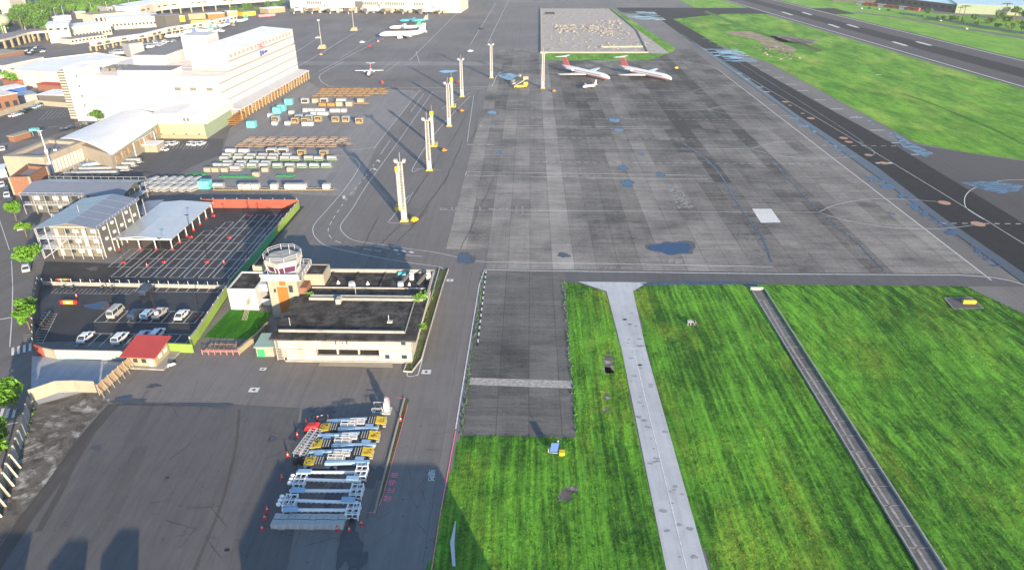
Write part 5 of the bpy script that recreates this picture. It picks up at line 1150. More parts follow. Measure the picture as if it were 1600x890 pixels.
row(CB2, (325,339,353,415,454), 268, 'cream cargo container', 'in the lowest line under the silver carts', 'cream cargo containers', sc=(.75,.75,.7)); CSD.put(P(369,267), 0, 'grey cart between cream containers in the lowest line', 'silver roofed baggage carts'); CB2.put(P(401,275.5), 0, 'cream container standing lowest below the silver carts', 'cream cargo containers', (.75,.75,.7))
row(GF, (303,315), 274, 'bright green flat dolly', 'left of the silver carts', 'green flat dollies'); row(GF, (352,364,377,389), 277.5, 'dark green flat dolly', 'in the lowest dolly line', 'green flat dollies'); row(GF, (440,452), 276, 'dark green flat dolly', 'under the right silver carts', 'green flat dollies')
for x, y in (): pass
# train of dark flats along the yard edge with covers on it
DF = flat('cream2', 'darkbox', 3.6, 2.0)
row(DF, [343+k*14.2 for k in range(13)], 297.5, 'dark bedded dolly', 'in the long train above the red wall', 'dark dollies coupled in a train', jit=.05)
row(SB, (380,388.5,401,430,452,463,474,511), 297, 'silver cargo box', 'on the long dolly train', 'silver boxes on the dolly train', jit=.0)
for o in COL.objects:
    if o.get('group') == 'silver boxes on the dolly train': o.location.z = .55
CSD.put(P(343,294), 0, 'white roofed cart right of the teal box above the red wall', 'silver roofed baggage carts')
LB = cart('silver', 'steel', 3.8, 1.8, 2.0); A = R(66)
for j, (x0, n) in enumerate(((223,3),(237,3),(250,3),(262,3),(276,3),(290,3),(303,2))):
    for i in range(n):
        p = P(x0+i*9, 298-i*6.2); LB.put((p[0]+J(.15), p[1]+J(.15)), A, f'pale grey roofed cart {ORD[i]} from front in {ORD[j]} file behind the car park', 'pale grey carts in files behind the car park')
for j, (y, x0, n) in enumerate(((256,170,5),(262,150,6),(269,128,7),(276,112,7))):
    for i in range(n):
        p = P(x0+i*11, y-i*.3); LB.put((p[0]+J(.3), p[1]+J(.3)), R(12), f'bluish grey roofed cart {ORD[i]} from left in {ORD[j]} line behind the rear prefab', 'bluish grey carts behind the rear prefab')
t = T('covered_trailer', 'long trailer under a light blue sheet among the grey carts', 'trailer', P(148,262), R(38)); MB().loft([[(x,-1.2,.4),(x,1.2,.4),(x,1.1,2.2),(x,-1.1,2.2)] for x in (-4.5,4.5)]).build('cover', 'paleblue', t); MB().bx(-4.4,-1.1,.1,4.4,1.1,.38).build('chassis', 'darkbox', t)
# ---- yellow plated boom trailers ------------------------------------
def boom(num):
    t = T('boom_trailer', '', 'boom trailer')
    m_ = MB(); m_.bx(0,-.95,.35,5.2,.95,.5); m_.bx(5.2,-.25,.35,10.2,.25,.5); m_.build('chassis', 'steel', t)
    p = MB().loft([[(0,-1,1.0),(1.75,-1,1.25),(1.75,1,1.25),(0,1,1.0)],[(0,-1,1.1),(1.75,-1,1.35),(1.75,1,1.35),(0,1,1.1)]]).build('number_plate', 'yellow', t)
    l = lettering('plate_number', num, .9, 0, 1.5, R(90), 'black', 1, 1.27, parent=p, kind=None); l.rotation_euler = (0, -R(8), R(90))
    MB().bx(1.85,-1,.8,3.3,1,1.3).build('grille_box', 'black', t)
    for k in range(3): MB().bx(2.0+k*.42,-.85,1.3,2.12+k*.42,.85,1.36).build('grille_bar', 'whitebox', t)
    MB().bx(3.6,-.1,.6,6.4,.95,1.25).build('equipment_box', 'whitebox', t)
    m_ = MB()
    for x in (3.7,4.9,6.1): m_.bar((x,.2,1.25),(x,.2,1.85),.08,.08); m_.bar((x,.85,1.25),(x,.85,1.85),.08,.08)
    m_.bar((3.7,.2,1.85),(6.1,.2,1.85),.08,.08); m_.bar((3.7,.85,1.85),(6.1,.85,1.85),.08,.08); m_.build('safety_rail', 'whitebox', t)
    MB().loft([[(x,-.75+q,z0),(x,-.22+q,z0),(x,-.22+q,z1),(x,-.75+q,z1)] for x, z0, z1, q in ((3.4,.6,1.35,.0),(6.4,.65,1.3,.2),(10.4,.75,1.15,.35))]).build('boom', 'paleblue', t)
    MB().bx(8.0,.2,.8,9.4,1.0,1.2).build('counter_box', 'paleblue', t)
    for x in (.8, 4.5): 
        for s_ in (-1,1): MB().tube((x,s_*.8,.35),(x,s_*1.02,.35),.35,.35,8).build('wheel', 'tyre', t)
    for x, y in ((5.2,-1.3),(5.2,1.3),(9.9,-.8),(9.9,.9)): MB().bar((x,0,.45),(x,y,.1),.12,.1).build('outrigger', 'whitebox', t)
    return t
for (lx, rx_, y, left, num), pl in zip(((512,604,664,0,'57'),(501,592,675,1,'52'),(497,594,687,0,'56'),(488,588,701,1,'54'),(484,584,713,0,'55'),(477,578,728,1,'53')), ('topmost','second','third','fourth','fifth','lowest')):
    a, b = P(lx, y), P(rx_, y); t = boom(num); t['label'] = f'{pl} boom trailer in the stack with yellow plate at its {"left" if left else "right"} end'; t['group'] = 'boom trailers with yellow number plates'
    t.location = (a[0], a[1], 0) if left else (b[0], b[1], 0); t.rotation_euler = (0,0,R(2) if left else R(182)); s_ = (b[0]-a[0])/10.4; t.scale = (s_,1,1)
# ---- white light towers lying on trailers -----------------------------
M['brightwhite'] = plain('bright_white_steel', (.72,.73,.74), .45, .08, 2)
def tower(lamps):
    t = T('light_tower', '', 'light tower')
    m_ = MB(); W_, D2 = 1.6, 2.3
    for z in (.4, 1.2):
        for y in (-D2/2, 0, D2/2): m_.bar((0,y,z),(W_,y,z),.13,.13)
        for x in (0, W_/2, W_): m_.bar((x,-D2/2,z),(x,D2/2,z),.13,.13)
    for x in (0, W_):
        for y in (-D2/2, 0, D2/2): m_.bar((x,y,0),(x,y,1.4),.13,.13)
        m_.bar((x,-D2/2,.4),(x,0,1.2),.1,.1); m_.bar((x,D2/2,.4),(x,0,1.2),.1,.1)
    m_.build('lattice_frame', 'brightwhite', t)
    MB().bar((W_,.1,1.0),(10.2,.1,1.0),.34,.34).build('arm', 'brightwhite', t)
    m_ = MB(); [m_.bx(W_+.6+k*.75,-.12,.7,W_+.75+k*.75,.32,.82) for k in range(11)]; m_.build('arm_bracket', 'steel', t)
    MB().bx(8.0,-.1,1.2,9.9,.75,1.5).build('panel_box', 'paleblue', t); MB().bar((10.1,-.7,.5),(10.1,.9,.5),.14,.14).build('end_foot', 'brightwhite', t); MB().bar((10.1,.1,0),(10.1,.1,1),.14,.14).build('end_leg', 'brightwhite', t)
    if lamps:
        for k in range(3): MB().ball((-.55,-.85+k*.8,1.1),.38,.36,.36,8,5).build('lamp', 'brightwhite', t)
    for s_ in (-1, 1): MB().tube((.8,s_*1.25,.3),(.8,s_*1.42,.3),.3,.3,8).build('wheel', 'tyre', t)
    return t
for (lx, rx_, y, left, lam), l in zip(((464,574,744,0,0),(462,566,756,1,1),(453,567,773,0,0),(446,561,789,1,1),(441,562,803,0,0)), ('topmost white light tower with lattice frame at its right end','second white light tower from top with three round lamps at left','third white light tower from top with lattice at right','fourth white light tower from top with round lamps at left','lowest white light tower just above the grey crates')):
    a, b = P(lx, y), P(rx_, y); t = tower(lam); t['label'] = l; t['group'] = 'white light towers laid side by side'; t.location = (a[0], a[1], 0) if left else (b[0], b[1], 0); t.rotation_euler = (0,0,R(-1) if left else R(181)); t.scale = ((b[0]-a[0])/10.3, 1, 1)
def crate():
    t = T('grey_crate', '', 'crate'); MB().bx(-.66,-1.15,.12,.66,1.15,.85).build('box', plain('weathered_grey_cover', (.42,.42,.41), .8, .3, 1.2, dirt=.3), t); MB().bx(-.66,-1.2,.0,.66,1.2,.12).build('pallet', 'cream', t); MB().bx(-.68,-.03,.85,.68,.03,.9).build('strap', 'darkbox', t); return t
K = Kind(crate)
a, b = P(433,817), P(534,817)
for i in range(10): K.put((a[0]+(b[0]-a[0])*i/9, a[1]+J(.08)+.12*i/9), J(.03), f'grey covered crate, {ORD[i]} from the left in the crate line', 'grey crates in a line below the light towers', ((b[0]-a[0])/9/1.36,1,1))
for i, (x, y, x2, y2) in enumerate(((463,716,492,676),(473,718,501,678))):
    a, b = Vector(P(x, y)), Vector(P(x2, y2)); t = T('truss_rack', f'black wire truss rack, {"left" if i == 0 else "right"} of the pair below the red machine', 'rack', tuple(a)); d = b-a; L = d.length; t.rotation_euler = (0,0,math.atan2(d.y,d.x)); m_ = MB()
    for z in (.3, 1.2):
        for y_ in (-.5,.5): m_.bar((0,y_,z),(L,y_,z),.07,.07)
        for k in range(11): m_.bar((L*k/10,-.5,z),(L*k/10,.5,z),.06,.06); 
    for k in range(10):
        for y_ in (-.5,.5): m_.bar((L*k/10,y_,.3),(L*(k+1)/10,y_,1.2),.05,.05)
    m_.build('frame', 'steel', t); MB().bx(0,-.45,0,L,.45,.28).build('tray', 'darkbox', t)
t = T('red_machine', 'bright red covered machine at the head of the black truss racks', 'machine', P(489,672)); MB().loft([[(-1.3,-.9,0),(1.3,-.9,0),(1.3,.9,0),(-1.3,.9,0)],[(-1.2,-.8,.9),(1.2,-.8,1.1),(1.2,.8,1.1),(-1.2,.8,.9)],[(-.8,-.5,1.3),(.8,-.5,1.5),(.8,.5,1.5),(-.8,.5,1.3)]]).build('cover', 'red', t); MB().tube((-1.2,-1,.25),(1.2,-1,.25),.25).build('roller', 'tyre', t)
t = T('tyre_pile', 'heap of black tyres at the foot of the truss racks', 'tyre heap', P(470,724)); [MB().tube((x,y,z),(x+.1,y,z+.28),.5,.5,10).build('tyre', 'tyre', t) for x, y, z in ((-.9,0,0),(.2,.1,0),(-.4,.6,.28),(1.0,-.2,0))]
t = T('striped_chain', 'black and white striped chain strung between red cones', 'chain', P(480,660)); a = Vector(P(480,660)); b = Vector(P(505,653))-a
for k in range(8): p, q = b*k/8, b*(k+1)/8; MB().bar((p.x,p.y,.75),(q.x,q.y,.75),.1,.1).build('segment', 'whitebox' if k%2 else 'black', t)
t = T('vertical_pump', 'tall white machine on a skid at the top end of the kerb strip', 'machine', P(605,642)); MB().bx(-.75,-1,0,.75,1,.25).build('skid', 'whitebox', t); MB().bx(-.5,-.5,.25,.5,.6,2.2).build('body', 'whitebox', t); MB().tube((0,0,2.2),(0,0,3.1),.4,.35,8).build('head', 'whitebox', t); MB().bx(.1,-.36,2.4,.5,.36,2.9).build('panel', 'pink', t)
t = T('lifting_platform', 'grey wheeled platform with round foot above the topmost boom trailer', 'platform', P(588,650)); MB().tube((0,-.6,0),(0,-.6,.4),1.3,1.2,14).build('round_foot', 'louvre', t); m_ = MB(); m_.bx(-.9,.6,.2,1.1,2.6,.3)
for x in (-.85,1.05):
    for y in (.65,2.5): m_.bar((x,y,.3),(x,y,1.3),.08,.08)
for y in (.65,2.5): m_.bar((-.85,y,1.3),(1.05,y,1.3),.08,.08)
m_.build('cage', 'steel', t); MB().bx(-.3,1.0,.3,.5,2.2,1.1).build('motor', 'dgrey', t)
# kerb strip with earth
t = T('segmented_kerb', 'white segmented kerb beside the planted strip of the yard road', 'kerb', P(632,622)); a = Vector(P(632,622)); b = Vector(P(585,803))-a
for k in range(44): p, q = b*k/44, b*(k+.82)/44; MB().bar((p.x,p.y,.12),(q.x,q.y,.12),.3,.24).build('kerb_stone', 'cream', t)
sheet('kerb_strip_soil', PP((634,622),(639,624),(632,650),(614,716),(598,774),(590,795),(587,803)), .09, 'scrub')
# things in the turf
t = T('yellow_sign_box', 'bright yellow airfield sign box on a dark slab in the right field', 'sign', P(1513,475)); MB().bx(-1.5,-.35,.1,1.5,.35,1.05).build('sign_box', 'yellow', t); [MB().bx(x,-.1,0,x+.15,.1,.1).build('leg', 'steel', t) for x in (-1.2,1.05)]
sheet('sign_slab', PP((1475,467),(1516,466),(1536,483),(1490,484)), .3, 'patch'); m_ = MB(); pp = PP((1475,467),(1516,466),(1536,483),(1490,484),(1475,467)); ribbon(m_, pp, .25, .31); marks('sign_slab_edge', m_, 'band')
t = T('solar_unit', 'small solar panel unit standing on the end of the old pavement', 'solar panel', P(866,708)); MB().loft([[(-.8,-.4,.7),(.5,-.4,.7),(.8,.5,1.9),(-.5,.5,1.9)],[(-.8,-.46,.75),(.5,-.46,.75),(.8,.44,1.95),(-.5,.44,1.95)]]).build('panel', 'blue', t); m_ = MB(); m_.bar((0,.3,0),(0,.3,1.4),.12,.12); m_.bar((-1,0,.1),(1,0,.1),.2,.15); m_.bar((-1,0,.1),(-1,0,1),.1,.1); m_.build('stand', 'steel', t); MB().ball((.6,.6,2.2),.16,.16,.16).build('lamp', 'whitebox', t)
t = T('yellow_box', 'small yellow battery box beside the solar panel unit', 'box', P(878,710)); MB().bx(-.45,-.4,.05,.45,.4,.7).build('body', 'yellow', t); MB().bx(-.5,-.45,.7,.5,.45,.78).build('lid', 'yellow', t)
t = T('instrument_stand', 'small white instrument frame in a ring of weeds in the middle field', 'instrument', P(1080,507)); m_ = MB(); [m_.bx(x,-.5,0,x+.12,.5,.9) for x in (-.9,-.3,.3,.8)]; m_.bx(-.9,-.5,.9,.2,.5,1.0); m_.build('frame', 'whitebox', t); MB().bx(.2,-.5,0,1.0,.4,.7).build('cabinet', 'dgrey', t)
t = T('white_board', 'long narrow white panel lying along the grass edge near the bottom', 'panel', P(708,885)); q = Vector(P(711,815))-Vector(P(708,885)); MB().loft([[(-.1,0,.1),(.35,0,.1),(.35,0,.2),(-.1,0,.2)],[(q.x-.25,q.y*.45,.6),(q.x+.35,q.y*.45,.6),(q.x+.35,q.y*.45,.7),(q.x-.25,q.y*.45,.7)],[(q.x,q.y,.1),(q.x+.15,q.y,.1),(q.x+.15,q.y,.2),(q.x,q.y,.2)]]).build('board', 'wall_white', t)
# concrete lip of the drainage ditch
t = T('ditch_headwall', 'pale concrete headwall at the top of the drainage ditch', 'headwall', (57.2,150.6)); MB().bx(-1.6,-.2,0,1.5,.3,.7).build('wall', 'wall_stain', t)
for i, x in enumerate((55.7, 59.1)):
    t = T('ditch_wall', f'thin concrete wall along the {"left" if i == 0 else "right"} side of the drainage ditch', 'wall', (x,20)); MB().bx(-.12,0,0,.12,130,.42).build('wall', 'concrete', t)
m_ = MB(); ribbon(m_, [(57.0+.15*sin(k*.7), 20+k*4.3) for k in range(30)], .45, .06); [m_.bx(55.9,22+k*4.1,.045,58.95,22.16+k*4.1,.06) for k in range(31)]; marks('ditch_silt', m_, 'faded')
# lamps, signs at the guardhouse and yard litter
t = T('white_scooter', 'small white object on wheels standing before the guardhouse', 'cart', P(268,572), R(50)); MB().loft([[(-.9,-.3,.2),(.9,-.3,.2),(.9,.3,.2),(-.9,.3,.2)],[(-.5,-.2,.9),(.7,-.2,.6),(.7,.2,.6),(-.5,.2,.9)]]).build('body', 'whitebox', t); MB().tube((-.5,-.3,.2),(-.5,.3,.2),.2).build('wheel', 'tyre', t)
# airport steps and equipment near the far stands
t = T('boarding_stairs', 'yellow mobile boarding stairs with covered flight beside the far mast', 'boarding stairs', P(812,137), R(15)); MB().loft([[(-3.5,-1.2,.8),(-3.5,1.2,.8),(3.2,1.2,4.4),(3.2,-1.2,4.4)],[(-3.5,-1.2,1.2),(-3.5,1.2,1.2),(3.2,1.2,5.0),(3.2,-1.2,5.0)]]).build('flight', 'cream2', t); MB().bx(-3.4,-1.1,.4,3.6,1.1,1.3).build('chassis', 'yellow', t); MB().bx(2.0,-1.2,1.3,4.4,1.2,2.9).build('cab', 'yellow', t); MB().bx(1.6,-1.25,4.4,4.6,1.25,6.0).build('top_canopy', 'cream2', t); [MB().tube((x,s_*1.0,.45),(x,s_*1.25,.45),.45).build('wheel', 'tyre', t) for x in (-2.4,2.8) for s_ in (-1,1)]
t = T('stair_cover', 'second cream covered stairs parked beside the yellow one', 'boarding stairs', P(806,131), R(35)); MB().loft([[(-3,-1,.8),(-3,1,.8),(3,1,4),(3,-1,4)],[(-3,-1,1.6),(-3,1,1.6),(3,1,5.2),(3,-1,5.2)]]).build('flight', 'cream', t); MB().bx(-3,-1,.3,3,1,.79).build('chassis', 'whitebox', t)
for i, (x, y, l) in enumerate(((866,144,'small orange ground unit right of the far mast'),(694,237,'small orange ground unit beside the second light mast'),(721,175,'small orange ground unit beside the third light mast'),(648,346,'small yellow ground unit at the foot of the nearest mast'),(577,74,'small red ground unit before the white airliners'),(591,66,'small pink ground unit before the white airliners'),(597,131,'small red ground unit behind the red propeller plane'),(717,131,'small red ground unit by the blue pool near the masts'),(1057,108,'yellow ground unit near the right hand jet nose'),(502,87,'small cream unit at a slim floodlight foot'))):
    m0 = ('orangeframe','orangeframe','orangeframe','yellow','red','pink','red','red','yellow','cream2')[i]
    t = T('ground_unit', l, 'ground unit', P(x, y), R(20*i)); MB().bx(-1,-.7,.3,1,.7,1.0).build('body', m0, t); MB().bx(-.6,-.5,1.0,.3,.5,1.5).build('hood', m0, t); [MB().tube((q,s_*.6,.25),(q,s_*.75,.25),.25).build('wheel', 'tyre', t) for q in (-.7,.7) for s_ in (-1,1)]
# ================================================================ AIRCRAFT
M['jetwhite'] = N('aircraft_white').out((.6,.6,.61), .3, .5); M['jetred'] = plain('aircraft_red', (.5,.13,.14), .4, .05); M['jetpink'] = plain('pale_red_belly', (.6,.25,.25), .4, .05); M['jetgreen'] = plain('aircraft_green', (.02,.4,.17), .4, .05); M['jetteal'] = plain('aircraft_teal', (.06,.3,.38), .4, .2)
def aircraft(name, L=40, Rr=1.7, span=33, sweep=.42, zc=2.9, tail='T', col='jetwhite', fin='jetred', high=False, eng='rear', belly=None, prop=False):
    """nose along +x"""
    t = T(name, '', 'aircraft'); n = 12
    prof = [(-.5,.12,.7),(-.42,.45,.5),(-.32,.8,.22),(-.2,1,0),(.3,1,0),(.38,.96,-.03),(.44,.78,-.12),(.48,.48,-.22),(.5,.12,-.32)]
    rg = [[(f*L, Rr*k*cos(2*pi*(i+.5)/n), zc+dz*Rr+Rr*k*sin(2*pi*(i+.5)/n)) for i in range(n)] for f, k, dz in prof]
    MB().loft(rg).build('fuselage', col, t, True)
    if belly:
        MB().loft([[(f*L, Rr*k*1.015*cos(2*pi*(i+.5)/n), min(zc-Rr*.3, zc+dz*Rr+Rr*k*1.015*sin(2*pi*(i+.5)/n))) for i in range(n)] for f, k, dz in prof[2:-1]]).build('belly', belly, t)
    MB().bx(L*.45,-Rr*.5,zc+Rr*.12,L*.468,Rr*.5,zc+Rr*.42).build('cockpit_window', 'glass', t)
    for s_ in (-1,1): MB().bx(-L*.28,s_*Rr*.985-.03,zc+.35,L*.36,s_*Rr*.985+.03,zc+.6).build('window_line', 'dgrey', t)
    wz = zc+Rr*.9 if high else zc-Rr*.6; c0, c1 = L*.17, L*.05; x0 = L*.06
    if not sweep: c0 = c1 = L*.09
    for s_ in (-1,1):
        tipx = x0-sweep*span/2
        MB().loft([[(x0,s_*Rr*.5,wz-.2),(x0,s_*Rr*.5,wz+.25),(x0-c0,s_*Rr*.5,wz+.1),(x0-c0,s_*Rr*.5,wz)],[(tipx,s_*span/2,wz+.8*(not high)),(tipx,s_*span/2,wz+.8*(not high)+.12),(tipx-c1,s_*span/2,wz+.8*(not high)+.06),(tipx-c1,s_*span/2,wz+.8*(not high))]]).build('wing', col, t)
    fx, fh = -L*.36, Rr*2.9; top = zc+Rr*.9+fh
    MB().loft([[(fx+L*.06,-.14,zc+Rr*.6),(fx+L*.06,.14,zc+Rr*.6),(fx-L*.1,.1,zc+Rr*.7),(fx-L*.1,-.1,zc+Rr*.7)],[(fx-L*.05,-.1,top),(fx-L*.05,.1,top),(fx-L*.12,.06,top),(fx-L*.12,-.06,top)]]).build('fin', fin, t)
    tz = top if tail == 'T' else zc+Rr*.5
    for s_ in (-1,1): MB().loft([[(fx-L*.045,0,tz),(fx-L*.045,0,tz+.15),(fx-L*.13,0,tz+.1),(fx-L*.13,0,tz)],[(fx-L*.1,s_*span*.17,tz+.1),(fx-L*.1,s_*span*.17,tz+.2),(fx-L*.14,s_*span*.17,tz+.15),(fx-L*.14,s_*span*.17,tz+.1)]]).build('tailplane', col, t)
    if eng == 'rear':
        for s_ in (-1,1): MB().tube((-L*.32,s_*(Rr+.8),zc+.5),(-L*.19,s_*(Rr+.8),zc+.5),.55,.75,10).build('engine', col, t)
    elif eng == 'wing':
        for s_ in (-1,1): MB().tube((x0-L*.03,s_*span*.17,wz-.9),(x0+L*.07,s_*span*.17,wz-.9),.7,.95,10).build('engine', col, t)
    elif eng == 'prop':
        for s_ in (-1,1):
            e = MB().tube((x0-L*.07,s_*span*.16,wz-.3),(x0+L*.05,s_*span*.16,wz-.3),.5,.45,8).build('engine', col, t)
            m_ = MB(); x = x0+L*.055; [m_.bar((x,s_*span*.16,wz-.3),(x,s_*span*.16+1.9*cos(a),wz-.3+1.9*sin(a)),.15,.08) for a in (.3,1.87,3.44,5.0)]; m_.build('propeller', 'dgrey', e)
    for x, y in ((L*.38,0),(-L*.03,Rr*1.3),(-L*.03,-Rr*1.3)):
        g = MB().tube((x,y,.4),(x,y,max(.9,zc-Rr*.7)),.12).build('landing_gear', 'steel', t); MB().tube((x,y-.3,.42),(x,y+.3,.42),.42,.42,8).build('wheel', 'tyre', g)
    return t
def park(t, px, tailpx, label, group=None, back=None):
    a, b = Vector(P(*px)), Vector(P(*tailpx)); d = (a-b).normalized(); L = back; c = a-d*L*.42
    t.location = (c.x, c.y, 0); t.rotation_euler = (0,0,math.atan2(d.y,d.x)); t['label'] = label
    if group: t['group'] = group
J1 = aircraft('jet_airliner', 42, 1.7, 33, .38, 2.6, 'T', belly='jetpink'); park(J1, (946,127), (880,112), 'left of the two white and red rear engined jets on the apron', 'white and red jets parked side by side', 42)
q = Vector(P(1042,128))-Vector(P(946,127)); dup(J1, (J1.location.x+q.x, J1.location.y+q.y, 0), J1.rotation_euler.z, 'right of the two white and red rear engined jets on the apron')
park(aircraft('light_aircraft', 9, .75, 10, 0, 1.3, 'low', 'jetwhite', 'jetwhite', False, None), (912,139), (940,136), 'small white low wing aircraft below the two red tailed jets', None, 9)
t = aircraft('propeller_aircraft', 16, 1.0, 17, 0, 1.9, 'T', 'jetwhite', 'jetred', True, 'prop', belly='jetred'); park(t, (576,121), (582,111), 'red and white twin propeller plane facing the camera beyond the dollies', None, 16)
park(aircraft('jet_airliner', 38, 1.95, 34, .38, 3.2, 'low', 'jetwhite', 'jetwhite', False, 'wing'), (599,60), (672,58), 'large white airliner nearest the camera in the far apron pair', None, 38)
park(aircraft('turboprop_airliner', 28, 1.35, 27, 0, 2.4, 'T', 'jetwhite', 'jetgreen', True, 'prop'), (611,47.5), (684,46), 'white turboprop with bright green fin behind the white airliner', None, 30)
park(aircraft('turboprop_airliner', 27, 1.35, 25, 0, 2.4, 'T', 'jetteal', 'cream', True, 'prop'), (626,36.5), (690,36), 'teal turboprop behind the green finned one on the far apron', None, 30)
for px, tp, fin, l in (((262,62),(302,60),'blue','white airliner with blue fin nearest behind the cargo building'),((290,55),(330,53),'jetgreen','white airliner with green fin second behind the cargo building'),((320,47),(362,44),'blue','white airliner with blue fin third behind the cargo building'),((350,39),(396,36),'jetgreen','white airliner with green fin farthest along the left gates')):
    park(aircraft('gate_airliner', 24, 1.3, 25, 0, 2.6, 'T', 'jetwhite', fin, True, 'prop'), px, tp, l, 'turboprops at the left gates', 24)
for i, (x, y) in enumerate(((495,19),(580,20),(663,21))):
    park(aircraft('gate_airliner', 34, 1.9, 34, .38, 3.2, 'low', 'jetwhite', 'jetwhite', False, 'wing'), (x-14,y-1), (x+12,y+1), f'white airliner at the {ORD[i]} gate from left of the far terminal', 'airliners at the far terminal', 34)

# ================================================================ FAR BUILDINGS
M['creampale'] = plain('pale_cream_render', (.5,.455,.38), .8, .12, .2, dirt=.3)
def pbox(name, label, cat, a, b, depth, h, wall, roof, z0=0, wins=0, wz=(.4,.7), winmat='glass', par=.4):
    a, b = Vector(P(*a)), Vector(P(*b)); L = (b-a).length; t = T(name, label, cat, (a.x,a.y,0), math.atan2(b.y-a.y, b.x-a.x))
    MB().bx(0,0,z0,L,depth,h-.25).build('wall', wall, t); MB().bx(-.4,-.4,h-.24,L+.4,depth+.4,h).build('roof', roof, t)
    for k in range(wins): MB().bx(L*(k+.25)/wins,-.15,h*wz[0],L*(k+.75)/wins,-.0,h*wz[1]).build('window', winmat, t)
    return t
M['pane'] = N('sky_grey_glazing').out((.12,.16,.18), .2, .6)
t = pbox('passenger_terminal', 'long pale green terminal across the top of the far apron', 'terminal', (455,17), (720,20.5), 45, 17, 'creampale', 'roof_white', wins=0)
L = (Vector(P(720,20.5))-Vector(P(455,17))).length
for x0, x1 in ((.1,.19),(.43,.53),(.54,.68),(.73,.79)):
    n = int((x1-x0)*80); [MB().bx(L*(x0+(x1-x0)*k/n),-.3,6.5,L*(x0+(x1-x0)*(k+.75)/n),-.0,9.5).build('window', 'pane', t) for k in range(n)]
MB().bx(L*.39,-1,0,L*.43,0,10).build('glazed_bay', 'dgrey', t); MB().bx(L*.05,-7,4.3,L*.37,0,5.6).build('gate_canopy', 'roof_white', t); MB().bx(L*.5,-7,4.3,L*.93,0,5.6).build('gate_canopy', 'roof_white', t)
for k in range(26): MB().bx(L*(.06+k*.034),-6,0,L*(.06+k*.034)+1,-5,4.3).build('canopy_post', 'cream2', t)
for k in range(9):
    t = pbox('jet_bridge', f'pale boarding bridge, {ORD[k]} from left along the far terminal', 'boarding bridge', (470+k*28,20), (474+k*28,20.2), 0.1, 5, 'wall_white', 'roof_white'); t['group'] = 'boarding bridges of the far terminal'
    MB().bx(0,-14,2.6,2.4,0,5).build('corridor', ('wall_white','cream2')[k%2], t); MB().bx(-.6,-16,2.4,3,-14,5.4).build('cabin', 'dgrey', t); MB().bx(.8,-13,0,1.6,-12.2,2.6).build('leg', 'steel', t)
def strip_building(name, label, cat, pts, width, z0, z1, wall, roof, legs=0, stripe=None):
    o = pts[0]; t = T(name, label, cat, o); Lp = [Vector(p)-Vector(o) for p in pts]
    r = []
    for i, p in enumerate(Lp):
        d = (Lp[min(i+1,len(Lp)-1)]-Lp[max(i-1,0)]).normalized(); nn = Vector((-d.y,d.x)); r.append((p, p+nn*width))
    MB().loft([[(a.x,a.y,z0),(b.x,b.y,z0),(b.x,b.y,z1-.3),(a.x,a.y,z1-.3)] for a, b in r]).build('wall', wall, t)
    MB().loft([[(a.x,a.y,z1-.29),(b.x,b.y,z1-.29),(b.x,b.y,z1),(a.x,a.y,z1)] for a, b in r]).build('roof', roof, t)
    if stripe:
        for i in range(len(r)-1):
            a, b = r[i][0], r[i+1][0]; n = max(1, int((b-a).length/6)); d = (b-a).normalized(); out_ = Vector((d.y,-d.x))*.15
            for k in range(n):
                if (k+i) % 3 == 2: continue
                p, q = a+(b-a)*(k+.2)/n+out_, a+(b-a)*(k+.7)/n+out_; MB().bar((p.x,p.y,(z0+z1)/2),(q.x,q.y,(z0+z1)/2),.2,1.4).build('window', stripe, t)
    if legs:
        for i in range(len(r)-1):
            (a, a2), (b, b2) = r[i], r[i+1]; n = max(1, int((b-a).length/legs))
            for k in range(n):
                for u, v in ((a, b), (a2, b2)): p = u+(v-u)*k/n; MB().bx(p.x-.6,p.y-.6,0,p.x+.6,p.y+.6,z0).build('column', 'cream2', t)
    return t
strip_building('concourse', 'long cream elevated concourse curving across the upper left', 'terminal', [P(*p) for p in smooth_line([(186,36),(222,33),(255,25),(300,20),(360,15),(440,9)], 3)], 26, 5, 13, 'creampale', 'roof_white', 14, 'dgrey')
strip_building('elevated_road', 'curving elevated road with white parapets at the left edge', 'viaduct', [P(*p) for p in smooth_line([(-30,86),(10,77),(40,68),(62,64),(100,62)], 3)], 14, 5.5, 7.2, 'creampale', 'roof_grey', 10)
strip_building('walkway', 'pale covered walkway on posts beside the left gates', 'walkway', [P(*p) for p in ((152,80),(190,72),(232,66),(270,56),(330,46),(372,36))], 5, 3.2, 6.2, 'creampale', 'roof_white', 7, 'dgrey')
pbox('terminal_block', 'tall cream block of the left terminal with two small windows', 'terminal', (80,68), (114,66), 26, 13, 'creampale', 'roof_white', wins=3, wz=(.7,.82))
pbox('terminal_wing', 'long cream wing right of the tall terminal block', 'terminal', (114,62), (176,54), 22, 9, 'creampale', 'roof_white', wins=12, wz=(.2,.4))
pbox('terminal_wing', 'pale flat roofed wing behind the gate walkway', 'terminal', (170,47), (252,42), 26, 9, 'creampale', 'roof_white', wins=14, wz=(.3,.5))
pbox('annex_building', 'cream annex with yellow panel on top of the left terminal', 'building', (150,42), (205,36), 20, 10, 'creampale', 'cream2', wins=8)
pbox('dark_block', 'dark blue grey block at the end of the left terminal', 'building', (261,44), (283,41), 18, 10, 'dgrey', 'roof_grey')
pbox('screen_wall', 'grey ribbed screen block behind the cargo building', 'building', (206,90), (228,87), 10, 9, 'trim_grey', 'roof_grey')
pbox('gate_lounge', 'low maroon roofed lounge before the left terminal', 'building', (112,70), (168,62), 14, 4, 'creampale', 'roof_grey', wins=10)
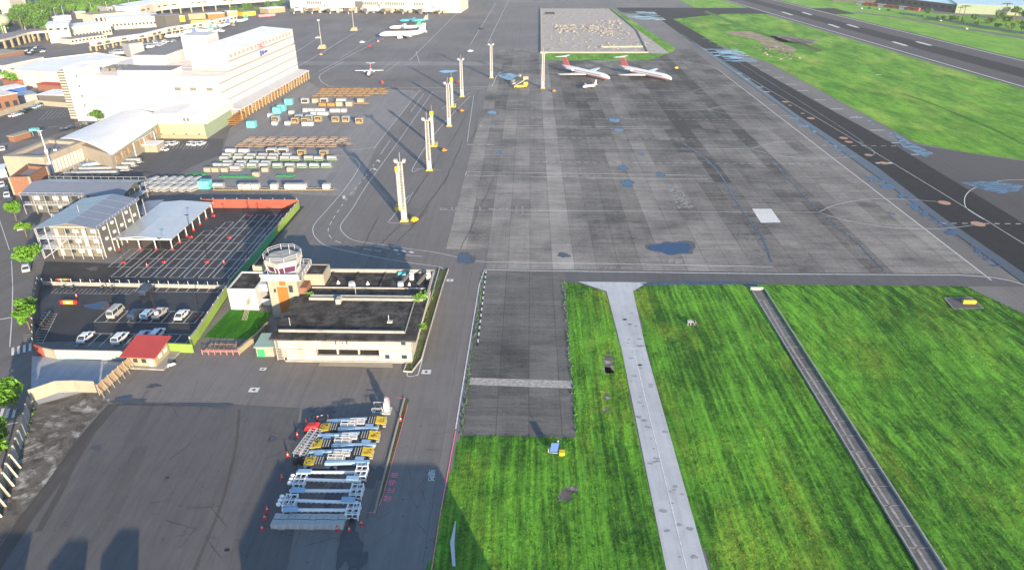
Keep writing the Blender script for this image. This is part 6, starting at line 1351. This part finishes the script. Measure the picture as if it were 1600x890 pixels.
for i, (a, b, d, h, c) in enumerate((((268,36),(290,34),10,5,'yellow'),((296,33),(322,31),10,6,'cream2'),((326,31),(352,29),12,5,'orange'),((300,42),(330,40),8,5,'yellow'),((356,27),(372,26),10,5,'cream2'),((380,26),(400,24),12,4,'yellow'),((420,22),(446,19),14,5,'cream2'),((405,27),(430,25),4,2,'pink'))):
    pbox('service_shed', f'small {"yellow cream orange yellow cream yellow cream pink".split()[i]} shed, {ORD[i]} in the strip below the curving concourse', 'shed', a, b, d, h, c, 'cream' if i % 2 else 'roof_white')
t, L = poly_building('hangar', 'wide low hangar with sloping white roof left of the cargo building', 'hangar', [(10,109),(97,113),(126,97),(205,90),(152,82),(60,93)], 9, 'creampale', 'roof_white', .5, .3, .6)
a, b = Vector(P(12,126)), Vector(P(97,130)); 
for k in range(9): p = a+(b-a)*(k+.5)/9-Vector(t.location[:2]); MB().bx(p.x,p.y-1.8,4.4,p.x+1.4,p.y-1.2,5.8).build('window', 'dgrey', t)
pbox('side_shed', 'pale blue shed at the far left edge beside the hangar', 'shed', (-30,122), (10,124), 30, 8, 'wall_white', 'roof_grey', wins=4)
pbox('awning_block', 'brown and cream porch block under the elevated road', 'building', (2,104), (42,96), 22, 7, 'brick', 'cream', wins=6, wz=(.1,.7), winmat='dgrey')
pbox('red_roof_shed', 'long red roofed shed before the hangar', 'shed', (60,141), (102,145), 8, 3.5, 'brick', 'redroof'); pbox('red_roof_shed', 'short red roofed shed at far left by the tree', 'shed', (6,134), (28,138), 8, 4, 'brick', 'redroof')
pbox('canopy_shed', 'violet edged flat canopy at the far left', 'shed', (-10,156), (44,146), 10, 4, 'blue', 'roof_white'); pbox('green_roof_shed', 'pale green roofed parking shed behind the yard wall', 'shed', (62,160), (106,161), 12, 4, 'dgrey', 'roof_white')
pbox('brown_house', 'brown rendered house at the left edge above the yard', 'house', (-30,184), (34,171), 16, 8, 'brick', 'roof_pink', wins=5, wz=(.3,.6)); pbox('blue_roof_shed', 'grey blue shed between brown house and the yard wall', 'shed', (28,163), (60,158), 10, 4, 'trim_grey', 'ribbed_grey')
wall_run('yard_wall', 'long cream wall around the far left car yard', [P(-40,192),P(0,182),P(58,164),P(106,168)], 2.4, .4, 'cream')
pbox('apartment_tower', 'white apartment tower at the top left corner', 'tower block', (-10,26), (22,26), 18, 42, 'wall_stain', 'roof_grey', wins=5); pbox('apartment_tower', 'beige apartment tower right of the white one at the top left', 'tower block', (24,24), (46,22), 18, 42, 'cream', 'roof_grey', wins=4)
pbox('parking_deck', 'grey parking structure between trees at the upper left', 'car park', (172,24), (212,20), 25, 8, 'trim_grey', 'roof_grey', wins=8); pbox('bus_shelter', 'pale flat shelter roof among the upper left trees', 'shelter', (84,34), (112,31), 10, 4, 'wall_white', 'roof_white'); pbox('bus_shelter', 'small cream shelter by the upper left lamp posts', 'shelter', (120,30), (136,29), 10, 6, 'cream', 'roof_white')
t = T('water_tank', 'round green tank on a stem among the top left trees', 'tank', P(11,56)); MB().tube((0,0,0),(0,0,9),.6).build('stem', 'steel', t); MB().ball((0,0,12),5.5,5.5,4.5,14,8).build('ball', 'palegreen', t, True)
# yard behind the street: scaffolding-like stack and small signs
t = T('teal_awning', 'small bright teal awning by the far left yard road', 'awning', P(57,213)); MB().bx(-1.5,-1.2,2.6,1.5,1.2,3.4).build('canopy', 'teal', t); [MB().bar((x,0,0),(x,0,2.6),.12,.12).build('post', 'steel', t) for x in (-1.3,1.3)]
pbox('gate_kiosk', 'low red white kiosk row beside the teal awning', 'kiosk', (24,222), (50,214), 3, 2.5, 'brick', 'cream'); 
# upper right industrial strip
sheet('service_road_surface', [(330,760),(356,716),(372,640),(392,575),(430,480),(470,380),(484,384),(442,486),(402,580),(382,645),(364,720),(340,765)], .03, 'street')
sheet('industrial_yard_surface', [P(*p) for p in ((1330,4),(1400,14),(1470,22),(1600,32),(1700,40),(1700,-12),(1330,-12))], .03, 'base')
for k, (a, b, d, h) in enumerate((((1385,7),(1488,20),60,8),((1492,21),(1620,26),70,9),((1300,2),(1380,6),50,8))):
    t = pbox('industrial_shed', ('long light blue roofed shed left of the palms at top right','light blue roofed shed behind the palms at the top right corner','pale roofed shed above the red containers at top right')[k], 'industrial shed', a, b, d, h, 'dgrey' if k != 1 else 'palegreen', 'ribbed_blue', wins=10 if k != 1 else 0, winmat='darkbox')
for i in range(9):
    t = pbox('shipping_container', f'{"red" if i%3 else "white"} container, {ORD[i]} from left in the line at upper right', 'container', (1338+i*11,7.5+i*1.15), (1347+i*11,8.4+i*1.15), 3, 3, 'redwall' if i%3 else 'whitebox', 'redwall' if i%3 else 'whitebox'); t['group'] = 'containers at the upper right yard'
for i, (x, y) in enumerate(((1345,14),(1358,14),(1372,15),(1388,17),(1468,33),(1486,31),(1508,46))):
    kk = (CW, CD)[i%2]; kk.put(P(x, y), R(100), f'{"white" if i%2==0 else "dark"} vehicle, {ORD[i]} from left beyond the runway service road', 'vehicles beyond the runway')
strip_building('boundary_wall', 'low pale boundary wall along the yard beyond the runway', 'wall', [P(1405,22),P(1460,30),P(1540,44),P(1640,60)], .4, 0, 1.6, 'concrete', 'concrete')
# construction site
def rocks(name, label, n, x0, y0, x1, y1, smin, smax, seed, mat):
    rnd = random.Random(seed); m_ = MB()
    for i in range(n):
        x, y, s_ = rnd.uniform(x0,x1), rnd.uniform(y0,y1), rnd.uniform(smin,smax); a = rnd.uniform(0,3.1); k = .35
        pts = [(x+s_*cos(a+j*pi/2)*rnd.uniform(.7,1.2), y+s_*sin(a+j*pi/2)*rnd.uniform(.7,1.2)) for j in range(4)]
        m_.loft([[(*p,0) for p in pts], [(x+(p[0]-x)*.7, y+(p[1]-y)*.7, s_*rnd.uniform(.25,.7)) for p in pts]])
    o = m_.build(name, mat); o['kind'] = 'stuff'; return o
M['rock'] = plain('grey_broken_concrete', (.24,.225,.205), .9, .3, .5)
rocks('rubble', '', 200, 22, 600, 66, 655, .5, 2.0, 1, 'rock'); rocks('rubble', '', 120, 14, 512, 90, 600, .4, 1.3, 2, 'rock'); rocks('rubble', '', 70, 60, 590, 84, 690, .6, 2, 3, 'rock')
rocks('rubble', '', 60, 165, 480, 184, 540, .4, 1.3, 4, 'dirt')
wall_run('site_kerb', 'long cream kerb wall along the near edge of the demolition site', [(9,501),(84,503)], 1.0, .6, 'cream'); wall_run('site_kerb', 'pale kerb wall on the left edge of the demolition site', [(9,501),(12.6,788)], 1.0, .8, 'wall_stain'); wall_run('site_wall', 'short cream wall inside the right end of the demolition site', [(53,527),(84,529)], 1.2, 2, 'cream')
wall_run('site_channel', 'dark kerb along the green wedge right of the demolition site', [(84,505),(92,620),(87,785)], .6, .6, 'dgrey'); t = T('site_pit_cover', 'dark square pit cover at the far corner of the demolition site', 'pit cover', (17,735)); MB().bx(0,0,0,9,14,.8).build('cover', 'darkbox', t)
M['grassdark'] = m_grass('tall_dark_grass', R(-20), 4, (.04,.13,.015), (.1,.26,.03), (.2,.3,.05), .4, .3)
M['tanearth'] = plain('dry_tan_earth', (.3,.24,.15), .95, .5, .15)
# airfield ditches
def strip_poly(name, px, z, mat): return sheet(name, PP(*px), z, mat)
strip_poly('field_ditch', ((1104,17.5),(1180,47),(1232,64),(1285,80.5),(1276,82),(1245,76),(1222,66),(1170,48),(1100,19)), .07, 'grassdark'); strip_poly('field_ditch_water', ((1234,62),(1252,66),(1286,79),(1282,81),(1245,68)), .08, 'scrub')
strip_poly('bare_field_patch', ((1130,50),(1178,49),(1196,56),(1246,78),(1236,83),(1200,76),(1180,62),(1150,56)), .06, 'tanearth')

for i, (x, y, w_, h_) in enumerate(((1142,40,22,2.2),(1163,48,18,1.8))):
    c = Vector(P(x, y)); rx = abs(P(x+w_, y)[0]-c.x); ry = abs(P(x, y-h_)[1]-c.y); sheet('rough_grass', blob(c.x, c.y, rx*.8, ry, 40, .4, 60+i), .055+i*.001, 'grassdark', 'stuff')
m_ = MB(); ribbon(m_, [P(*p) for p in smooth_line([(1408,146),(1450,160),(1500,180),(1560,206),(1620,236)], 6)], 1.6, .12); o = m_.build('rough_grass', 'grassdark'); o['kind'] = 'stuff'

# ================================================================ TREES
def m_leaf(name, a, b):
    s = N(name); g = s.n('NewGeometry').outputs['Random Per Island']; c = s.mix(s.ramp(s.noise(.8, 3), .3, .7), a, b); c = s.mix(s.mth('MULTIPLY', g, .5), c, tuple(x*1.5 for x in b))
    m = s.out(c, .7, .2); return m
M['leaf'] = m_leaf('fresh_leaves', (.035,.11,.01), (.1,.23,.02)); M['leafdark'] = m_leaf('dark_leaves', (.025,.07,.012), (.07,.16,.025)); M['leafmid'] = m_leaf('mid_leaves', (.04,.11,.015), (.1,.22,.03)); M['bark'] = plain('bark', (.16,.12,.09), .9, .3, 2)
def tree(seed, h=5, r=2.2, n=900, leaf='leaf', clumps=8, lf=.32):
    def mk():
        rnd = random.Random(seed); t = T('tree', '', 'tree')
        m_ = MB(); m_.tube((0,0,0),(.1,.05,h*.45),.14*h/5,.1*h/5)
        cs = []
        for i in range(clumps):
            a = rnd.uniform(0,6.28); d = rnd.uniform(.15,.75)*r; c = (d*cos(a), d*sin(a), h*rnd.uniform(.5,.9)); cs.append((c, r*rnd.uniform(.32,.58))); m_.tube((.1,.05,h*.42), c, .07*h/5, .025*h/5, 5)
        m_.build('trunk', 'bark', t)
        L = MB()
        for i in range(n):
            c, cr = rnd.choice(cs); v = Vector((rnd.gauss(0,1), rnd.gauss(0,1), rnd.gauss(0,1))).normalized()*cr*rnd.uniform(.55,1.08); v.z *= .75; p = Vector(c)+v
            u = Vector((rnd.gauss(0,1), rnd.gauss(0,1), rnd.gauss(0,.6))).normalized(); w_ = u.orthogonal().normalized(); w_ = (Matrix.Rotation(rnd.uniform(0,6.28), 3, u) @ w_); k = u.cross(w_); s_ = lf*rnd.uniform(.6,1.3)
            L.add([p-w_*s_, p+k*s_*.55, p+w_*s_, p-k*s_*.55], [(0,1,2,3)])
        L.build('crown', leaf, t); return t
    return Kind(mk)
ST = [tree(1, 5.4, 2.3, 1500, 'leaf', 9, .3), tree(2, 5.0, 2.0, 1300, 'leaf', 7, .3), tree(3, 4.6, 2.5, 1500, 'leaf', 10, .32)]
for i, (x, y, l, s_) in enumerate(((26,345,'round bright green street tree left of the rear prefab office',1),(42,370,'bright green street tree left of the front prefab office',.85),(46,416,'large bright green street tree beside the white parked car',1.1),(48,497,'bright green tree just above the slatted fence corner',.9),(47,514,'bright green tree left of the slanted motorbike bays',1.05),(24,640,'bright green tree beside the upper end of the panel fence',1.15),(10,705,'bright green tree over the street crossing at left edge',1.0),(2,735,'bright green tree leaning over the panel fence at left edge',1.25))):
    ST[i%3].put(P(x, y), i*1.3, l, 'street trees along the left fence', s_*1.12)
BT = [tree(11, 9, 4.6, 520, 'leafdark', 9, .75), tree(12, 8, 4.2, 480, 'leafmid', 8, .75), tree(13, 10, 5.2, 560, 'leafdark', 10, .8)]
rt = random.Random(21); k = 0
def grove(pts, label, group, size=1.0):
    for i, (x, y) in enumerate(pts):
        global k; k += 1
        t = BT[k%3].put(P(x, y), rt.uniform(0,6), label, group, size*rt.uniform(.8,1.25))
g1 = [(rt.uniform(-5,75), rt.uniform(20,58)) for _ in range(30)]
grove(g1, 'dark green tree in the grove behind the elevated road at top left', 'trees of the top left grove', 1.15)
g2 = [(75+i*12+rt.uniform(-5,5), 31-i*1.5+rt.uniform(-6,4)) for i in range(15)]+[(70+i*10+rt.uniform(-5,5), 18+rt.uniform(-6,6)) for i in range(20)]
grove(g2, 'green tree in the belt above the left terminal', 'trees above the left terminal', 1.1)
grove([(180+i*24+rt.uniform(-5,5), 12-i*1.5+rt.uniform(-3,3)) for i in range(9)], 'green tree in the belt above the curving concourse', 'trees above the concourse', 1.1)
grove([(368,24),(378,22),(388,21),(402,20),(430,14),(440,12),(418,15)], 'green tree under the right end of the curving concourse', 'trees by the concourse end', .8)
grove([(22,135)], 'single green tree before the hangar at far left', 'single trees', .95); grove([(154,193)], 'round green tree between stair tower and arched warehouse', 'single trees', .55); grove([(104,64)], 'green tree against the tall cream terminal block', 'single trees', .9)
g3 = [(1440+i*11+rt.uniform(-4,4), 27+i*1.6+rt.uniform(-3,6)) for i in range(16)]
grove(g3, 'dark green tree in the belt before the light blue sheds', 'trees at the upper right', .6); grove([(1560,34),(1572,40),(1590,42),(1598,34),(1585,26),(1574,48),(1600,50)], 'dark tree in the upper right corner clump', 'trees in the upper right corner', .9)
def palm(n=11):
    t = T('palm_tree', '', 'palm tree'); MB().tube((0,0,0),(.5,.2,10),.3,.2,6).build('trunk', 'bark', t); m_ = MB()
    for i in range(n):
        a = 2*pi*i/n; pts = [(.5+d*cos(a), .2+d*sin(a), 10+1.2*math.sin(d/3.6*2.4)-d*.25) for d in (0,1.2,2.4,3.6)]
        for j in range(3):
            p, q = Vector(pts[j]), Vector(pts[j+1]); s_ = Vector((-sin(a),cos(a),0))*(.55 if j else .3); s2 = Vector((-sin(a),cos(a),0))*(.5-.15*j); m_.add([p-s_,q-s2,q+s2,p+s_], [(0,1,2,3)])
    m_.build('crown', 'leafdark', t); return t
K = Kind(palm)
for x, y, l, s_ in ((1502,34,'left tall palm before the light blue shed',1.3),(1496,30,'second palm close behind the left tall palm',1.0),(1578,48,'tall leaning palm in the upper right corner',1.6),(1566,32,'dark palm behind the tall leaning one',1.4),(36,50,'palm between the dark trees at top left',1.4),(158,118,'small dark palm on the court behind the cargo building roof',.7)): K.put(P(x, y), 0, l, 'palm trees', s_)
def shrub(seed, n=160, r=.9):
    def mk():
        rnd = random.Random(seed); m_ = MB()
        for i in range(n):
            p = Vector((rnd.gauss(0,.4)*r, rnd.gauss(0,.4)*r, abs(rnd.gauss(.35,.3))*r)); a = rnd.uniform(0,6.28); s_ = .2; m_.add([p+Vector((s_*cos(a),s_*sin(a),0)), p+Vector((0,0,s_*1.2)), p-Vector((s_*cos(a),s_*sin(a),0)), p-Vector((0,0,s_*.6))], [(0,1,2,3)])
        o = m_.build('shrub', 'leaf'); return tag(o, '', 'shrub')
    return Kind(mk)
K = shrub(4)
for (x, y, z), l, s_ in (((657,468,5.7),'large pale green shrub growing on the old terminal roof edge',1.6),((660,512,5.0),'small green shrub on the right side wall of the old terminal',.9),((434,480,.5),'yellow green shrub at the foot of the control tower',1.2),((448,476,1.5),'small shrub on the tower stair side',.8),((447,428,10.2),'green shrub growing on the tower gallery',1.0),((485,462,5.7),'shrub where tower annex meets the black roof',.9),((411,515,0),'green shrub by the orange coping wall',1.1)):
    p = P(x, y, z); o = K.put((p[0], p[1], z), 1.0*s_, l, 'shrubs growing on the old terminal', s_)
def roadlamp():
    t = T('street_lamp', '', 'street lamp'); MB().tube((0,0,0),(0,0,10),.14,.1,6).build('pole', 'wall_white', t); MB().bar((0,0,10),(1.6,0,10.2),.14,.12).build('arm', 'wall_white', t); return t
K = Kind(roadlamp)
for i, (x, y) in enumerate(((72,40),(90,36),(102,32),(146,26),(8,60),(40,48),(170,24),(205,20))): K.put(P(x, y), i, f'pale street lamp, {ORD[i]} among the upper left trees and road', 'street lamps at the upper left', 1.25)
for i, (x, y) in enumerate(((18,420),(0,290),(12,262))): pass
# weeds on the pavement edges
K2 = MB(); rnd = random.Random(9)
for k_ in range(700):
    t_ = rnd.random(); side = rnd.randrange(4)
    if side == 0: x, y = P(720+ (757-720)*t_, 680-(680-422)*t_); x += rnd.uniform(-.3,.2)
    elif side == 1: x, y = 9.3+rnd.uniform(-.3,.4), 95+58*t_
    elif side == 2: x, y = P(640+45*t_, 582-150*t_); x += rnd.uniform(-.6,.3)
    else: x, y = P(48+rnd.uniform(0,10)-50*t_, 636+150*t_); 
    a = rnd.uniform(0,6.28); s_ = rnd.uniform(.08,.25); K2.add([(x-s_*cos(a),y-s_*sin(a),.1),(x+s_*cos(a),y+s_*sin(a),.1),(x+.05,y,.1+s_*1.8)], [(0,1,2)])
o = K2.build('weeds', 'leafdark'); o['kind'] = 'stuff'

# clutter of the left gates and the public car park
for i in range(46):
    t_ = rt.random(); x, y = 165+t_*215, 92-t_*54+rt.uniform(-9,5)
    kk = (CW, CB, CWS, BUS)[i%4] if i%5 else CK
    kk.put(P(x, y), rt.uniform(0,6.2), ('small white service vehicle','small pale blue service vehicle','white boxy service vehicle','white bus')[i%4]+' in the clutter by the left gates' if i%5 else 'dark service vehicle in the clutter by the left gates', 'service vehicles by the left gates')
for i in range(44):
    x, y = 2+(i%15)*4.6+rt.uniform(-.8,.8), 88-(i//15)*3.6-(i%15)*.45
    kk = (CK, CD, CW)[rt.randrange(3)]; kk.put(P(x, y), R(75), {'CK':'black','CD':'dark blue','CW':'white'}['CK' if kk is CK else 'CD' if kk is CD else 'CW']+' car in the packed rows beside the elevated road', 'cars packed beside the elevated road')
for i in range(16):
    x, y = 96+i*3.0+rt.uniform(-1,1), 203-i*.45+rt.uniform(-2,2)
    K_b = car_maker('parked_car', 'carblack', 'hatch') if i == 0 else K_b
    K_b.put(P(x, y), rt.uniform(0,6), 'small dark vehicle in the huddle at the stair tower foot', 'vehicles at the stair tower foot', .7)
# ================================================================ HAZE
def haze():
    m_ = bpy.data.materials.new('haze_air'); m_.use_nodes = True; t_ = m_.node_tree; t_.nodes.clear()
    o_ = t_.nodes.new('ShaderNodeOutputMaterial'); v_ = t_.nodes.new('ShaderNodeVolumePrincipled')
    v_.inputs['Color'].default_value = (.95,.93,.9,1); v_.inputs['Density'].default_value = .0001; v_.inputs['Anisotropy'].default_value = .1
    t_.links.new(v_.outputs[0], o_.inputs['Volume']); M['haze'] = m_
    o = MB().bx(-5000,-3000,-1.5,5000,7000,95).build('haze', 'haze'); o['kind'] = 'stuff'
haze()
SC.cycles.use_denoising = True
SC.cycles.max_bounces = 6
SC.cycles.adaptive_threshold = .02
